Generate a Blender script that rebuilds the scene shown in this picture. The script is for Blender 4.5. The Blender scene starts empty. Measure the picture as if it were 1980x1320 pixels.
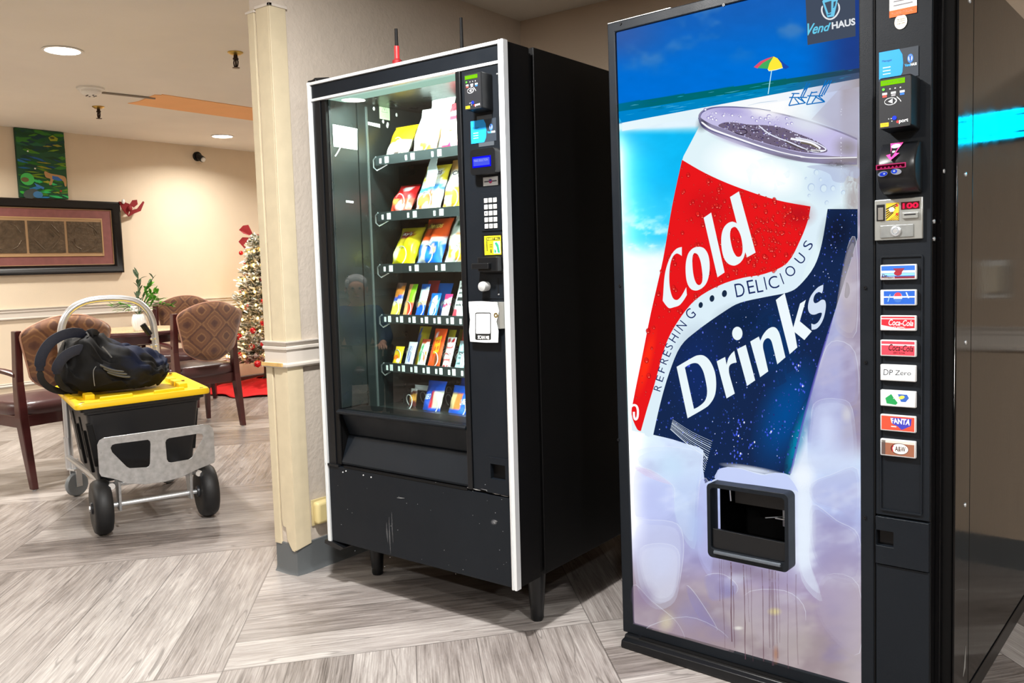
import bpy, bmesh, math, random
import numpy as np
from mathutils import Vector, Matrix
from mathutils.geometry import tessellate_polygon
random.seed(7)
sc = bpy.context.scene
COL = sc.collection
PI = math.pi

# ---------------------------------------------------------------- colour
def lin1(c):
    c = c / 255.0
    return c / 12.92 if c <= 0.04045 else ((c + 0.055) / 1.055) ** 2.4
def lin(c, k=1.0):
    return (lin1(c[0]) * k, lin1(c[1]) * k, lin1(c[2]) * k)

# ---------------------------------------------------------------- camera (solved from the photograph)
CF, CPITCH, CROLL, CYAW = 1650.5637, .0927, -.026, .6526
CPOS = np.array([2.4337, -2.0327, 1.1845])
_f = np.array([-math.sin(CYAW) * math.cos(CPITCH), math.cos(CYAW) * math.cos(CPITCH), -math.sin(CPITCH)])
_r = np.array([math.cos(CYAW), math.sin(CYAW), 0.0])
_u = np.cross(_r, _f)
_c, _s = math.cos(CROLL), math.sin(CROLL)
CR = _c * _r + _s * _u
CU = -_s * _r + _c * _u
CFW = _f
cam_d = bpy.data.cameras.new('camera')
cam = bpy.data.objects.new('camera', cam_d)
COL.objects.link(cam)
cam_d.sensor_fit = 'HORIZONTAL'; cam_d.sensor_width = 36.0
cam_d.lens = CF / 1980.0 * 36.0
cam_d.clip_start = 0.02; cam_d.clip_end = 60
M = Matrix.Identity(4)
for i in range(3):
    M[i][0] = CR[i]; M[i][1] = CU[i]; M[i][2] = -CFW[i]; M[i][3] = CPOS[i]
cam.matrix_world = M
sc.camera = cam

def ray(px, py):
    return CFW + CR * ((px - 990) / CF) - CU * ((py - 660) / CF)
def on(px, py, axis, val):
    """photo point -> the real point where that sight line meets a plane of the room"""
    d = ray(px, py)
    return CPOS + d * ((val - CPOS[axis]) / d[axis])
def onplane(px, py, n, k):
    d = ray(px, py); n = np.array(n, float)
    return CPOS + d * ((k - CPOS @ n) / (d @ n))
def snk(px, py, y=0.0):
    q = on(px, py, 1, y); return (q[0], q[2])

# frame of the drinks machine (it stands a touch askew)
_yw, _dr = -.0549, .0136
_ex = np.array([math.cos(_yw), math.sin(_yw), _dr]); _ex /= np.linalg.norm(_ex)
_ey = np.array([-math.sin(_yw), math.cos(_yw), 0.0])
_ez = np.cross(_ex, _ey); _ez /= np.linalg.norm(_ez)
_ey = np.cross(_ez, _ex)
DORG = np.array([1.169, .1901, 0.0])
DM = Matrix.Identity(4)
for i in range(3):
    DM[i][0] = _ex[i]; DM[i][1] = _ey[i]; DM[i][2] = _ez[i]; DM[i][3] = DORG[i]
def drk(px, py, dep=0.0):
    q = onplane(px, py, _ey, float(DORG @ _ey) + dep) - DORG
    return (float(q @ _ex), float(q @ _ez))

# ---------------------------------------------------------------- mesh builder
class MB:
    def __init__(s):
        s.v = []; s.f = []; s.c = None
    def add(s, vs, fs, col=None):
        b = len(s.v)
        s.v.extend([tuple(map(float, v)) for v in vs])
        s.f.extend([tuple(i + b for i in f) for f in fs])
        if col is not None:
            if s.c is None: s.c = []
            while len(s.c) < b: s.c.append((1, 1, 1, 1))
            if isinstance(col[0], (int, float)):
                s.c.extend([tuple(col)] * len(vs))
            else:
                s.c.extend([tuple(c) for c in col])
        return s
    def box(s, x0, x1, y0, y1, z0, z1, col=None):
        vs = [(x, y, z) for x in (x0, x1) for y in (y0, y1) for z in (z0, z1)]
        fs = [(0, 1, 3, 2), (4, 6, 7, 5), (0, 4, 5, 1), (2, 3, 7, 6), (0, 2, 6, 4), (1, 5, 7, 3)]
        return s.add(vs, fs, col)
    def obox(s, c, ax, ay, az, hx, hy, hz, col=None):
        c, ax, ay, az = map(lambda q: np.array(q, float), (c, ax, ay, az))
        vs = [c + ax * hx * i + ay * hy * j + az * hz * k for i in (-1, 1) for j in (-1, 1) for k in (-1, 1)]
        fs = [(0, 1, 3, 2), (4, 6, 7, 5), (0, 4, 5, 1), (2, 3, 7, 6), (0, 2, 6, 4), (1, 5, 7, 3)]
        return s.add(vs, fs, col)
    def rings(s, rings, cap=True, close=True, col=None, loop=False):
        n = len(rings[0]); vs = [p for r in rings for p in r]; fs = []
        m = len(rings)
        for i in range(m if loop else m - 1):
            a = i * n; b = ((i + 1) % m) * n
            for j in range(n if close else n - 1):
                k = (j + 1) % n
                fs.append((a + j, a + k, b + k, b + j))
        if cap and not loop:
            fs.append(tuple(range(n))[::-1]); fs.append(tuple(range((m - 1) * n, m * n)))
        return s.add(vs, fs, col)
    def tube(s, pts, r, n=8, closed=False, col=None, cap=True, up=None):
        pts = [np.array(p, float) for p in pts]; m = len(pts)
        rs = r if hasattr(r, '__len__') else [r] * m
        rings = []; prev = None
        for i in range(m):
            if closed: t = pts[(i + 1) % m] - pts[i - 1]
            else: t = pts[min(i + 1, m - 1)] - pts[max(i - 1, 0)]
            L = np.linalg.norm(t); t = t / (L if L > 1e-9 else 1)
            if prev is None:
                a = np.array([0, 0, 1.0]) if abs(t[2]) < .9 else np.array([1.0, 0, 0])
                prev = np.cross(t, a)
            u = prev - t * (prev @ t); nu = np.linalg.norm(u)
            u = u / (nu if nu > 1e-9 else 1); w = np.cross(t, u); prev = u
            rings.append([pts[i] + (u * math.cos(q) + w * math.sin(q)) * rs[i] for q in [2 * PI * j / n for j in range(n)]])
        return s.rings(rings, cap=cap, col=col, loop=closed)
    def cyl(s, p0, p1, r0, r1=None, n=20, col=None):
        return s.tube([p0, p1], [r0, r0 if r1 is None else r1], n, col=col)
    def lathe(s, prof, c, axis, n=28, col=None, cap=True):
        """prof: (distance along axis, radius)"""
        c = np.array(c, float); a = np.array(axis, float); a /= np.linalg.norm(a)
        t = np.array([0, 0, 1.0]) if abs(a[2]) < .9 else np.array([1.0, 0, 0])
        u = np.cross(a, t); u /= np.linalg.norm(u); w = np.cross(a, u)
        rings = [[c + a * h + (u * math.cos(q) + w * math.sin(q)) * r for q in [2 * PI * j / n for j in range(n)]] for h, r in prof]
        return s.rings(rings, cap=cap, col=col)
    def prism(s, poly, fn, d0, d1, col=None, holes=()):
        """poly: 2-D outline, fn(u, v, d) -> xyz; solid between depths d0 and d1"""
        loops = [list(poly)] + [list(h) for h in holes]
        flat = [p for l in loops for p in l]
        tris = tessellate_polygon([[Vector((p[0], p[1], 0)) for p in l] for l in loops])
        N = len(flat)
        vs = [fn(p[0], p[1], d0) for p in flat] + [fn(p[0], p[1], d1) for p in flat]
        fs = [tuple(t) for t in tris] + [tuple(i + N for i in t[::-1]) for t in tris]
        b = 0
        for l in loops:
            m = len(l)
            for i in range(m):
                j = (i + 1) % m
                fs.append((b + i, b + j, b + j + N, b + i + N))
            b += m
        return s.add(vs, fs, col)
    def grid(s, fn, nu, nv, col=None, closeu=False, double=False):
        vs = []; cs = []
        for j in range(nv + 1):
            for i in range(nu if closeu else nu + 1):
                u = i / nu; v = j / nv
                vs.append(fn(u, v))
                if callable(col): cs.append(col(u, v))
        w = nu if closeu else nu + 1
        fs = []
        for j in range(nv):
            for i in range(nu):
                k = (i + 1) % w if closeu else i + 1
                fs.append((j * w + i, j * w + k, (j + 1) * w + k, (j + 1) * w + i))
        return s.add(vs, fs, cs if callable(col) else col)
    def ball(s, c, r, n=12, m=8, col=None, sq=(1, 1, 1)):
        c = np.array(c, float)
        rings = []
        for i in range(1, m):
            t = PI * i / m
            rings.append([c + np.array([math.sin(t) * math.cos(q) * sq[0], math.sin(t) * math.sin(q) * sq[1], math.cos(t) * sq[2]]) * r
                          for q in [2 * PI * j / n for j in range(n)]])
        vs = [p for g in rings for p in g] + [c + np.array([0, 0, r * sq[2]]), c - np.array([0, 0, r * sq[2]])]
        fs = []
        for i in range(m - 2):
            for j in range(n):
                k = (j + 1) % n
                fs.append((i * n + j, i * n + k, (i + 1) * n + k, (i + 1) * n + j))
        T = len(vs) - 2
        for j in range(n):
            k = (j + 1) % n
            fs.append((T, k, j)); fs.append(((m - 2) * n + j, (m - 2) * n + k, T + 1))
        return s.add(vs, fs, col)
    def xform(s, fn, start=0):
        s.v[start:] = [tuple(fn(p)) for p in s.v[start:]]
        return s
    def build(s, name, mat, parent=None, smooth=35, bevel=0, bseg=2, sub=0):
        me = bpy.data.meshes.new(name)
        me.from_pydata(s.v, [], s.f)
        bm = bmesh.new(); bm.from_mesh(me)
        bmesh.ops.recalc_face_normals(bm, faces=bm.faces)
        bm.to_mesh(me); bm.free()
        if s.c is not None:
            while len(s.c) < len(s.v): s.c.append((1, 1, 1, 1))
            at = me.color_attributes.new('Col', 'FLOAT_COLOR', 'POINT')
            at.data.foreach_set('color', np.array(s.c, np.float32).ravel())
        if mat: me.materials.append(mat)
        if smooth:
            me.shade_smooth()
            try: me.set_sharp_from_angle(angle=math.radians(smooth))
            except Exception: pass
        o = bpy.data.objects.new(name, me); COL.objects.link(o)
        if bevel:
            b = o.modifiers.new('bevel', 'BEVEL'); b.width = bevel; b.segments = bseg; b.limit_method = 'ANGLE'; b.angle_limit = .6
            b.harden_normals = False
        if sub:
            m_ = o.modifiers.new('sub', 'SUBSURF'); m_.levels = sub; m_.render_levels = sub
        if parent is not None: o.parent = parent
        return o

def empty(name, loc=(0, 0, 0), mw=None):
    o = bpy.data.objects.new(name, None); COL.objects.link(o)
    o.empty_display_size = .1
    if mw is not None: o.matrix_world = mw
    else: o.location = loc
    return o
def tag(o, label=None, cat=None, group=None, kind=None):
    if label: o['label'] = label
    if cat: o['category'] = cat
    if group: o['group'] = group
    if kind: o['kind'] = kind
    return o
def struct(o):
    o['kind'] = 'structure'; return o
def copy_tree(o, parent=None):
    c = o.copy(); COL.objects.link(c)
    if parent is not None: c.parent = parent
    for ch in list(o.children): copy_tree(ch, c)
    return c

def spl(pts, k=5, closed=True):
    """smooth curve through points; a point given twice is a corner"""
    P = [np.array(p, float) for p in pts]; n = len(P); out = []
    rng = range(n) if closed else range(n - 1)
    for i in rng:
        p1 = P[i]; p2 = P[(i + 1) % n]
        if np.linalg.norm(p2 - p1) < 1e-6: continue
        p0 = P[i - 1] if (closed or i > 0) else p1
        p3 = P[(i + 2) % n] if (closed or i + 2 < n) else p2
        for j in range(k):
            t = j / k
            out.append(.5 * ((2 * p1) + (p2 - p0) * t + (2 * p0 - 5 * p1 + 4 * p2 - p3) * t * t + (3 * p1 - p0 - 3 * p2 + p3) * t ** 3))
    if not closed: out.append(P[-1])
    return [tuple(p) for p in out]
def zc(pts, ox, oy, k, corners=()):
    """points read off an enlarged view -> photo points (corner indices doubled)"""
    o = []
    for i, p in enumerate(pts):
        q = (ox + p[0] / k, oy + p[1] / k); o.append(q)
        if i in corners: o.append(q)
    return o
def rrect(x0, x1, z0, z1, r, n=4):
    o = []
    for cx, cz, a in ((x1 - r, z1 - r, 0), (x0 + r, z1 - r, 90), (x0 + r, z0 + r, 180), (x1 - r, z0 + r, 270)):
        for j in range(n + 1):
            t = math.radians(a + 90 * j / n); o.append((cx + r * math.cos(t), cz + r * math.sin(t)))
    return o
def circ(cx, cz, r, n=24, rz=None):
    return [(cx + r * math.cos(2 * PI * j / n), cz + (rz or r) * math.sin(2 * PI * j / n)) for j in range(n)]

# ---------------------------------------------------------------- lettering as real mesh
_tc = {}
def glyphs(text, bold=0.0, shear=0.0):
    key = (text, bold, shear)
    if key in _tc: return _tc[key]
    cu = bpy.data.curves.new('lettering', 'FONT'); cu.body = text; cu.size = 1; cu.offset = bold; cu.shear = shear
    cu.resolution_u = 4
    ob = bpy.data.objects.new('lettering', cu); COL.objects.link(ob)
    dg = bpy.context.evaluated_depsgraph_get()
    me = ob.evaluated_get(dg).to_mesh()
    vs = np.array([v.co[:2] for v in me.vertices]) if len(me.vertices) else np.zeros((0, 2))
    fs = [tuple(p.vertices) for p in me.polygons]
    ob.evaluated_get(dg).to_mesh_clear()
    bpy.data.objects.remove(ob); bpy.data.curves.remove(cu)
    if len(vs):
        lo = vs.min(0); hi = vs.max(0); vs = (vs - lo) / np.maximum(hi - lo, 1e-6)
        asp = (hi[0] - lo[0]) / (hi[1] - lo[1])
    else: asp = 1
    _tc[key] = (vs, fs, asp)
    return _tc[key]

# ---------------------------------------------------------------- flat printed artwork, several inks on one sheet
class Art:
    """fn(u, v, layer_height) -> xyz. Colours are RGBA (sRGB 0-255, alpha 0-1)."""
    def __init__(s, fn, step=.0003):
        s.fn = fn; s.m = MB(); s.h = 0.0; s.step = step; s.m.c = []
    def up(s, n=1): s.h += s.step * n
    def _c(s, c, a=1.0, k=1.0):
        l = lin(c, k); return (l[0], l[1], l[2], a)
    def poly(s, pts, c, holes=(), a=1.0, k=1.0, cols=None):
        loops = [list(pts)] + [list(h) for h in holes]
        flat = [p for l in loops for p in l]
        tr = tessellate_polygon([[Vector((p[0], p[1], 0)) for p in l] for l in loops])
        s.m.add([s.fn(p[0], p[1], s.h) for p in flat], [tuple(t) for t in tr], cols or s._c(c, a, k))
    def ell(s, cx, cy, rx, ry=None, rot=0, c=(255, 255, 255), a=1.0, n=16, k=1.0):
        ry = rx if ry is None else ry; t = math.radians(rot); ct, st = math.cos(t), math.sin(t)
        s.poly([(cx + rx * math.cos(q) * ct - ry * math.sin(q) * st, cy + rx * math.cos(q) * st + ry * math.sin(q) * ct)
                for q in [2 * PI * j / n for j in range(n)]], c, a=a, k=k)
    def blob(s, cx, cy, rx, ry, rot, c, a, k=1.0, n=20):
        """soft spot: ink density falls off to nothing at the rim"""
        t = math.radians(rot); ct, st = math.cos(t), math.sin(t); l = lin(c, k)
        vs = [s.fn(cx, cy, s.h)]; cs = [(*l, a)]; fs = []
        for ri, (f, g) in enumerate(((.35, .8), (.7, .3), (1, 0))):
            for j in range(n):
                q = 2 * PI * j / n; x = rx * f * math.cos(q); y = ry * f * math.sin(q)
                vs.append(s.fn(cx + x * ct - y * st, cy + x * st + y * ct, s.h)); cs.append((*l, a * g))
        for j in range(n):
            k2 = (j + 1) % n
            fs.append((0, 1 + j, 1 + k2))
            for r in range(2):
                fs.append((1 + r * n + j, 1 + (r + 1) * n + j, 1 + (r + 1) * n + k2, 1 + r * n + k2))
        s.m.add(vs, fs, cs)
    def line(s, pts, w, c, a=1.0, k=1.0, closed=False):
        P = [np.array(p, float) for p in pts]; n = len(P); L = []; R_ = []
        ws = w if hasattr(w, '__len__') else [w] * n
        for i in range(n):
            t = (P[(i + 1) % n] - P[i - 1]) if closed else P[min(i + 1, n - 1)] - P[max(i - 1, 0)]
            t = t / (np.linalg.norm(t) + 1e-9); q = np.array([-t[1], t[0]]) * ws[i] / 2
            L.append(P[i] + q); R_.append(P[i] - q)
        vs = [s.fn(p[0], p[1], s.h) for p in L + R_]; m = n
        fs = [(i, (i + 1) % n, m + (i + 1) % n, m + i) for i in range(n if closed else n - 1)]
        s.m.add(vs, fs, s._c(c, a, k))
    def text(s, t, quad, c, bold=0.0, shear=0.0, a=1.0, k=1.0):
        """quad: lower-left, lower-right, upper-right, upper-left"""
        vs, fs, asp = glyphs(t, bold, shear)
        q = [np.array(p, float) for p in quad]; out = []
        for (x, y) in vs:
            p = q[0] * (1 - x) * (1 - y) + q[1] * x * (1 - y) + q[2] * x * y + q[3] * (1 - x) * y
            out.append(s.fn(p[0], p[1], s.h))
        if len(out): s.m.add(out, fs, s._c(c, a, k))
    def rect(s, x0, x1, y0, y1, c, a=1.0, k=1.0):
        s.poly([(x0, y0), (x1, y0), (x1, y1), (x0, y1)], c, a=a, k=k)
    def build(s, name, mat, parent):
        return s.m.build(name, mat, parent, smooth=0)
# ---------------------------------------------------------------- materials
def nodes(name):
    m = bpy.data.materials.new(name); m.use_nodes = True
    nt = m.node_tree; nt.nodes.clear()
    out = nt.nodes.new('ShaderNodeOutputMaterial')
    return m, nt, out
def mat(name, c, rough=.5, metal=0.0, spec=.5, bump=0.0, bscale=80, var=0.0, vscale=6, rvar=0.0, coat=0.0, scratch=0.0):
    m, nt, out = nodes(name); N = nt.nodes; L = nt.links
    b = N.new('ShaderNodeBsdfPrincipled'); L.new(b.outputs[0], out.inputs[0])
    b.inputs['Base Color'].default_value = (*lin(c), 1); b.inputs['Roughness'].default_value = rough
    b.inputs['Metallic'].default_value = metal; b.inputs['Specular IOR Level'].default_value = spec
    if coat: b.inputs['Coat Weight'].default_value = coat; b.inputs['Coat Roughness'].default_value = .06
    tc = N.new('ShaderNodeTexCoord')
    if var:
        n = N.new('ShaderNodeTexNoise'); n.inputs['Scale'].default_value = vscale; n.inputs['Detail'].default_value = 5
        L.new(tc.outputs['Object'], n.inputs['Vector'])
        r = N.new('ShaderNodeMapRange'); r.inputs[1].default_value = .3; r.inputs[2].default_value = .7
        r.inputs[3].default_value = 1 - var; r.inputs[4].default_value = 1 + var
        L.new(n.outputs[0], r.inputs[0])
        mx = N.new('ShaderNodeVectorMath'); mx.operation = 'SCALE'; mx.inputs[0].default_value = lin(c)
        L.new(r.outputs[0], mx.inputs['Scale']); L.new(mx.outputs[0], b.inputs['Base Color'])
    if rvar:
        n = N.new('ShaderNodeTexNoise'); n.inputs['Scale'].default_value = 9; n.inputs['Detail'].default_value = 6
        L.new(tc.outputs['Object'], n.inputs['Vector'])
        r = N.new('ShaderNodeMapRange'); r.inputs[1].default_value = .3; r.inputs[2].default_value = .7
        r.inputs[3].default_value = max(0.02, rough - rvar); r.inputs[4].default_value = rough + rvar
        L.new(n.outputs[0], r.inputs[0]); L.new(r.outputs[0], b.inputs['Roughness'])
    if bump:
        n = N.new('ShaderNodeTexNoise'); n.inputs['Scale'].default_value = bscale; n.inputs['Detail'].default_value = 4
        L.new(tc.outputs['Object'], n.inputs['Vector'])
        bp = N.new('ShaderNodeBump'); bp.inputs['Strength'].default_value = bump; bp.inputs['Distance'].default_value = .01
        L.new(n.outputs[0], bp.inputs['Height']); L.new(bp.outputs[0], b.inputs['Normal'])
    return m
def emis(name, c, k=1.0):
    m, nt, out = nodes(name)
    e = nt.nodes.new('ShaderNodeEmission'); e.inputs[0].default_value = (*lin(c), 1); e.inputs[1].default_value = k
    nt.links.new(e.outputs[0], out.inputs[0]); return m
def printed(name, rough=.45, spec=.4, alpha=True, emit=0.0):
    """ink colours come from the sheet's own colour attribute"""
    m, nt, out = nodes(name); N = nt.nodes; L = nt.links
    a = N.new('ShaderNodeVertexColor'); a.layer_name = 'Col'
    if emit:
        sh = N.new('ShaderNodeEmission'); sh.inputs[1].default_value = emit; L.new(a.outputs['Color'], sh.inputs[0])
    else:
        sh = N.new('ShaderNodeBsdfPrincipled'); L.new(a.outputs['Color'], sh.inputs['Base Color'])
        sh.inputs['Roughness'].default_value = rough; sh.inputs['Specular IOR Level'].default_value = spec
    if alpha:
        t = N.new('ShaderNodeBsdfTransparent'); mx = N.new('ShaderNodeMixShader')
        L.new(a.outputs['Alpha'], mx.inputs[0]); L.new(t.outputs[0], mx.inputs[1]); L.new(sh.outputs[0], mx.inputs[2])
        L.new(mx.outputs[0], out.inputs[0])
    else: L.new(sh.outputs[0], out.inputs[0])
    return m
def pane(name, tint=(255, 255, 255), refl=1.0):
    m, nt, out = nodes(name); N = nt.nodes; L = nt.links
    t = N.new('ShaderNodeBsdfTransparent'); t.inputs[0].default_value = (*lin(tint), 1)
    g = N.new('ShaderNodeBsdfGlossy'); g.inputs['Roughness'].default_value = 0.0
    f = N.new('ShaderNodeFresnel'); f.inputs[0].default_value = 1.45
    mx = N.new('ShaderNodeMixShader')
    ml = N.new('ShaderNodeMath'); ml.operation = 'MULTIPLY'; ml.inputs[1].default_value = refl
    ge = N.new('ShaderNodeNewGeometry'); fr = N.new('ShaderNodeMath'); fr.operation = 'SUBTRACT'; fr.inputs[0].default_value = 1.0; L.new(ge.outputs['Backfacing'], fr.inputs[1])
    m2 = N.new('ShaderNodeMath'); m2.operation = 'MULTIPLY'; L.new(f.outputs[0], ml.inputs[0]); L.new(ml.outputs[0], m2.inputs[0]); L.new(fr.outputs[0], m2.inputs[1]); L.new(m2.outputs[0], mx.inputs[0])
    L.new(t.outputs[0], mx.inputs[1]); L.new(g.outputs[0], mx.inputs[2]); L.new(mx.outputs[0], out.inputs[0])
    return m

def floor_mat():
    m, nt, out = nodes('parquet_plank'); N = nt.nodes; L = nt.links
    def math_(op, a, b=None, c=None):
        n = N.new('ShaderNodeMath'); n.operation = op
        for i, x in enumerate((a, b, c)):
            if x is None: continue
            if isinstance(x, (int, float)): n.inputs[i].default_value = x
            else: L.new(x, n.inputs[i])
        return n.outputs[0]
    b = N.new('ShaderNodeBsdfPrincipled'); L.new(b.outputs[0], out.inputs[0])
    tc = N.new('ShaderNodeTexCoord'); sp = N.new('ShaderNodeSeparateXYZ'); L.new(tc.outputs['Object'], sp.inputs[0])
    # blocks of planks laid in alternating diagonal directions
    J = np.array([-.545, .187]); u = np.array([math.cos(math.radians(51.2)), math.sin(math.radians(51.2))])
    v = np.array([math.cos(math.radians(-45.8)), math.sin(math.radians(-45.8))])
    inv = np.linalg.inv(np.array([u, v]).T); LB = 1.15
    X, Y = sp.outputs[0], sp.outputs[1]
    def aff(r):
        k = r / LB; o = -(k @ J)
        return math_('MULTIPLY_ADD', X, float(k[0]), math_('MULTIPLY_ADD', Y, float(k[1]), float(o)))
    S, T = aff(inv[0]), aff(inv[1])
    bi, bj = math_('FLOOR', S), math_('FLOOR', T)
    fs, ft = math_('FRACT', S), math_('FRACT', T)
    par = math_('MODULO', math_('ADD', math_('ADD', bi, bj), 200.0), 2.0)   # 0/1 checker
    inv_par = math_('SUBTRACT', 1.0, par)
    def mixv(a, bb): return math_('ADD', math_('MULTIPLY', a, par), math_('MULTIPLY', bb, inv_par))
    # block just left-below the joint: s<0,t>0 -> bi=-1,bj=0 -> par=1 : grain along t
    along = mixv(ft, fs); across = mixv(fs, ft)
    pl = math_('MULTIPLY', across, 6.0); pid = math_('FLOOR', pl); pf = math_('FRACT', pl)
    cid = N.new('ShaderNodeCombineXYZ'); L.new(bi, cid.inputs[0]); L.new(bj, cid.inputs[1]); L.new(pid, cid.inputs[2])
    wn = N.new('ShaderNodeTexWhiteNoise'); wn.noise_dimensions = '3D'; L.new(cid.outputs[0], wn.inputs[0])
    rnd = wn.outputs['Value']
    # grain
    gx = math_('MULTIPLY_ADD', along, 3.4, math_('MULTIPLY', rnd, 37.0)); gy = math_('MULTIPLY', across, 40.0)
    gv = N.new('ShaderNodeCombineXYZ'); L.new(gx, gv.inputs[0]); L.new(gy, gv.inputs[1]); L.new(math_('MULTIPLY', rnd, 91.0), gv.inputs[2])
    n1 = N.new('ShaderNodeTexNoise'); n1.inputs['Scale'].default_value = 1.5; n1.inputs['Detail'].default_value = 8; n1.inputs['Roughness'].default_value = .7
    n1.inputs['Distortion'].default_value = .9; L.new(gv.outputs[0], n1.inputs['Vector'])
    gv2 = N.new('ShaderNodeCombineXYZ'); L.new(math_('MULTIPLY', gx, 1.1), gv2.inputs[0]); L.new(math_('MULTIPLY', across, 210.0), gv2.inputs[1]); L.new(rnd, gv2.inputs[2])
    n2 = N.new('ShaderNodeTexNoise'); n2.inputs['Scale'].default_value = 1.3; n2.inputs['Detail'].default_value = 4; n2.inputs['Distortion'].default_value = .5
    L.new(gv2.outputs[0], n2.inputs['Vector'])
    gv3 = N.new('ShaderNodeCombineXYZ'); L.new(math_('MULTIPLY', gx, .8), gv3.inputs[0]); L.new(math_('MULTIPLY', across, 11.0), gv3.inputs[1]); L.new(math_('MULTIPLY', rnd, 13.0), gv3.inputs[2])
    n3 = N.new('ShaderNodeTexNoise'); n3.inputs['Scale'].default_value = 1.0; n3.inputs['Detail'].default_value = 3; L.new(gv3.outputs[0], n3.inputs['Vector'])
    val = math_('ADD', math_('MULTIPLY', n1.outputs[0], .56), math_('MULTIPLY', n2.outputs[0], .44))
    val = math_('ADD', val, math_('MULTIPLY_ADD', rnd, .2, -.1))
    val = math_('ADD', val, math_('MULTIPLY_ADD', n3.outputs[0], .3, -.15))
    cr = N.new('ShaderNodeValToRGB'); L.new(val, cr.inputs[0]); e = cr.color_ramp.elements
    e[0].position = .25; e[0].color = (*lin((64, 58, 55)), 1); e[1].position = .76; e[1].color = (*lin((192, 187, 183)), 1)
    for p, c in ((.37, (108, 101, 97)), (.48, (136, 129, 125)), (.60, (160, 154, 150))):
        q = e.new(p); q.color = (*lin(c), 1)
    gv4 = N.new('ShaderNodeCombineXYZ'); L.new(math_('MULTIPLY', gx, .45), gv4.inputs[0]); L.new(math_('MULTIPLY', across, 17.0), gv4.inputs[1]); L.new(math_('MULTIPLY', rnd, 53.0), gv4.inputs[2])
    n4 = N.new('ShaderNodeTexNoise'); n4.inputs['Scale'].default_value = 1.0; n4.inputs['Detail'].default_value = 2; n4.inputs['Distortion'].default_value = .15; L.new(gv4.outputs[0], n4.inputs['Vector'])
    crk = math_('MAXIMUM', math_('SUBTRACT', 1.0, math_('MULTIPLY', math_('ABSOLUTE', math_('SUBTRACT', n4.outputs[0], .42)), 60.0)), 0.0)
    crk = math_('MULTIPLY', crk, math_('GREATER_THAN', n3.outputs[0], .5))
    # seams between planks (thin) and round the blocks
    sd = math_('MINIMUM', pf, math_('SUBTRACT', 1.0, pf)); sm = math_('LESS_THAN', sd, .010)
    ad = math_('MINIMUM', along, math_('SUBTRACT', 1.0, along)); sm2 = math_('LESS_THAN', ad, .0016)
    seam = math_('MAXIMUM', math_('MAXIMUM', math_('MULTIPLY', sm, .55), math_('MULTIPLY', sm2, .7)), math_('MULTIPLY', crk, .5))
    mx = N.new('ShaderNodeMix'); mx.data_type = 'RGBA'; L.new(seam, mx.inputs[0]); L.new(cr.outputs[0], mx.inputs[6])
    mx.inputs[7].default_value = (*lin((52, 46, 43)), 1); L.new(mx.outputs[2], b.inputs['Base Color'])
    L.new(math_('MULTIPLY_ADD', n2.outputs[0], .22, .22), b.inputs['Roughness'])
    bp = N.new('ShaderNodeBump'); bp.inputs['Strength'].default_value = .12; bp.inputs['Distance'].default_value = .004
    L.new(math_('SUBTRACT', val, seam), bp.inputs['Height']); L.new(bp.outputs[0], b.inputs['Normal'])
    return m

M_FLOOR = floor_mat()
M_CEIL = mat('ceiling_paint', (232, 226, 216), .9, bump=.05, bscale=120, var=.03, vscale=2)
M_DINE = mat('dining_wall_paint', (224, 208, 184), .85, bump=.04, bscale=90, var=.015)
M_WALL = mat('textured_wall_paint', (202, 191, 178), .85, bump=.25, bscale=60, var=.03, vscale=14)
M_LOBBY = mat('lobby_wall_paint', (188, 170, 150), .85, bump=.2, bscale=70)
M_TRIM = mat('trim_paint', (226, 214, 190), .5, var=.02, vscale=12)
M_TRIMW = mat('rail_paint', (212, 204, 194), .5)
M_COL = mat('corner_trim_paint', (208, 195, 166), .45, var=.04, vscale=20, bump=.05, bscale=30)
M_BASEG = mat('cove_base_vinyl', (92, 96, 98), .35, var=.05)
M_BASEB = mat('dark_baseboard', (74, 44, 34), .5)
M_ORANGE = mat('ceiling_patch_paint', (246, 184, 124), .8, var=.02)
M_WHITE = mat('white_plastic', (236, 234, 228), .4)
M_BLKF = mat('black_textured_front', (18, 23, 29), .46, spec=.22, bump=.05, bscale=400, var=.08, vscale=5, rvar=.08)
M_BLK = mat('black_plastic', (13, 15, 18), .35, spec=.4)
M_BLKM = mat('black_matte', (8, 8, 9), .6, spec=.25)
M_BLKS = mat('black_side_paint', (7, 7, 8), .5, spec=.2)
M_GLOSS = mat('black_gloss_paint', (9, 9, 11), .11, bump=.012, bscale=55, rvar=.04, spec=.24)
M_ALU = mat('brushed_trim', (226, 230, 232), .32, .55, var=.03)
M_SIL = mat('silver_panel', (176, 180, 178), .35, .8, var=.06, vscale=30)
M_STEEL = mat('steel_tube', (222, 226, 230), .3, .8)
M_WIRE = mat('white_coated_wire', (226, 228, 230), .3, .15)
M_INT_ = mat('machine_interior', (58, 64, 64), .38, var=.1, vscale=4, rvar=.12)
M_TRAY = mat('tray_front', (40, 46, 48), .4)
M_PRINT = printed('printed_sheet')
M_PRINTG = printed('printed_glossy', .25, .5)
M_WRAP = printed('snack_wrapper', .28, .55, alpha=False)
M_LIT = printed('backlit_print', emit=1.0)
M_GLASS = pane('window_glass')
M_CLEAR = pane('clear_plastic', refl=.8)
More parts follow.
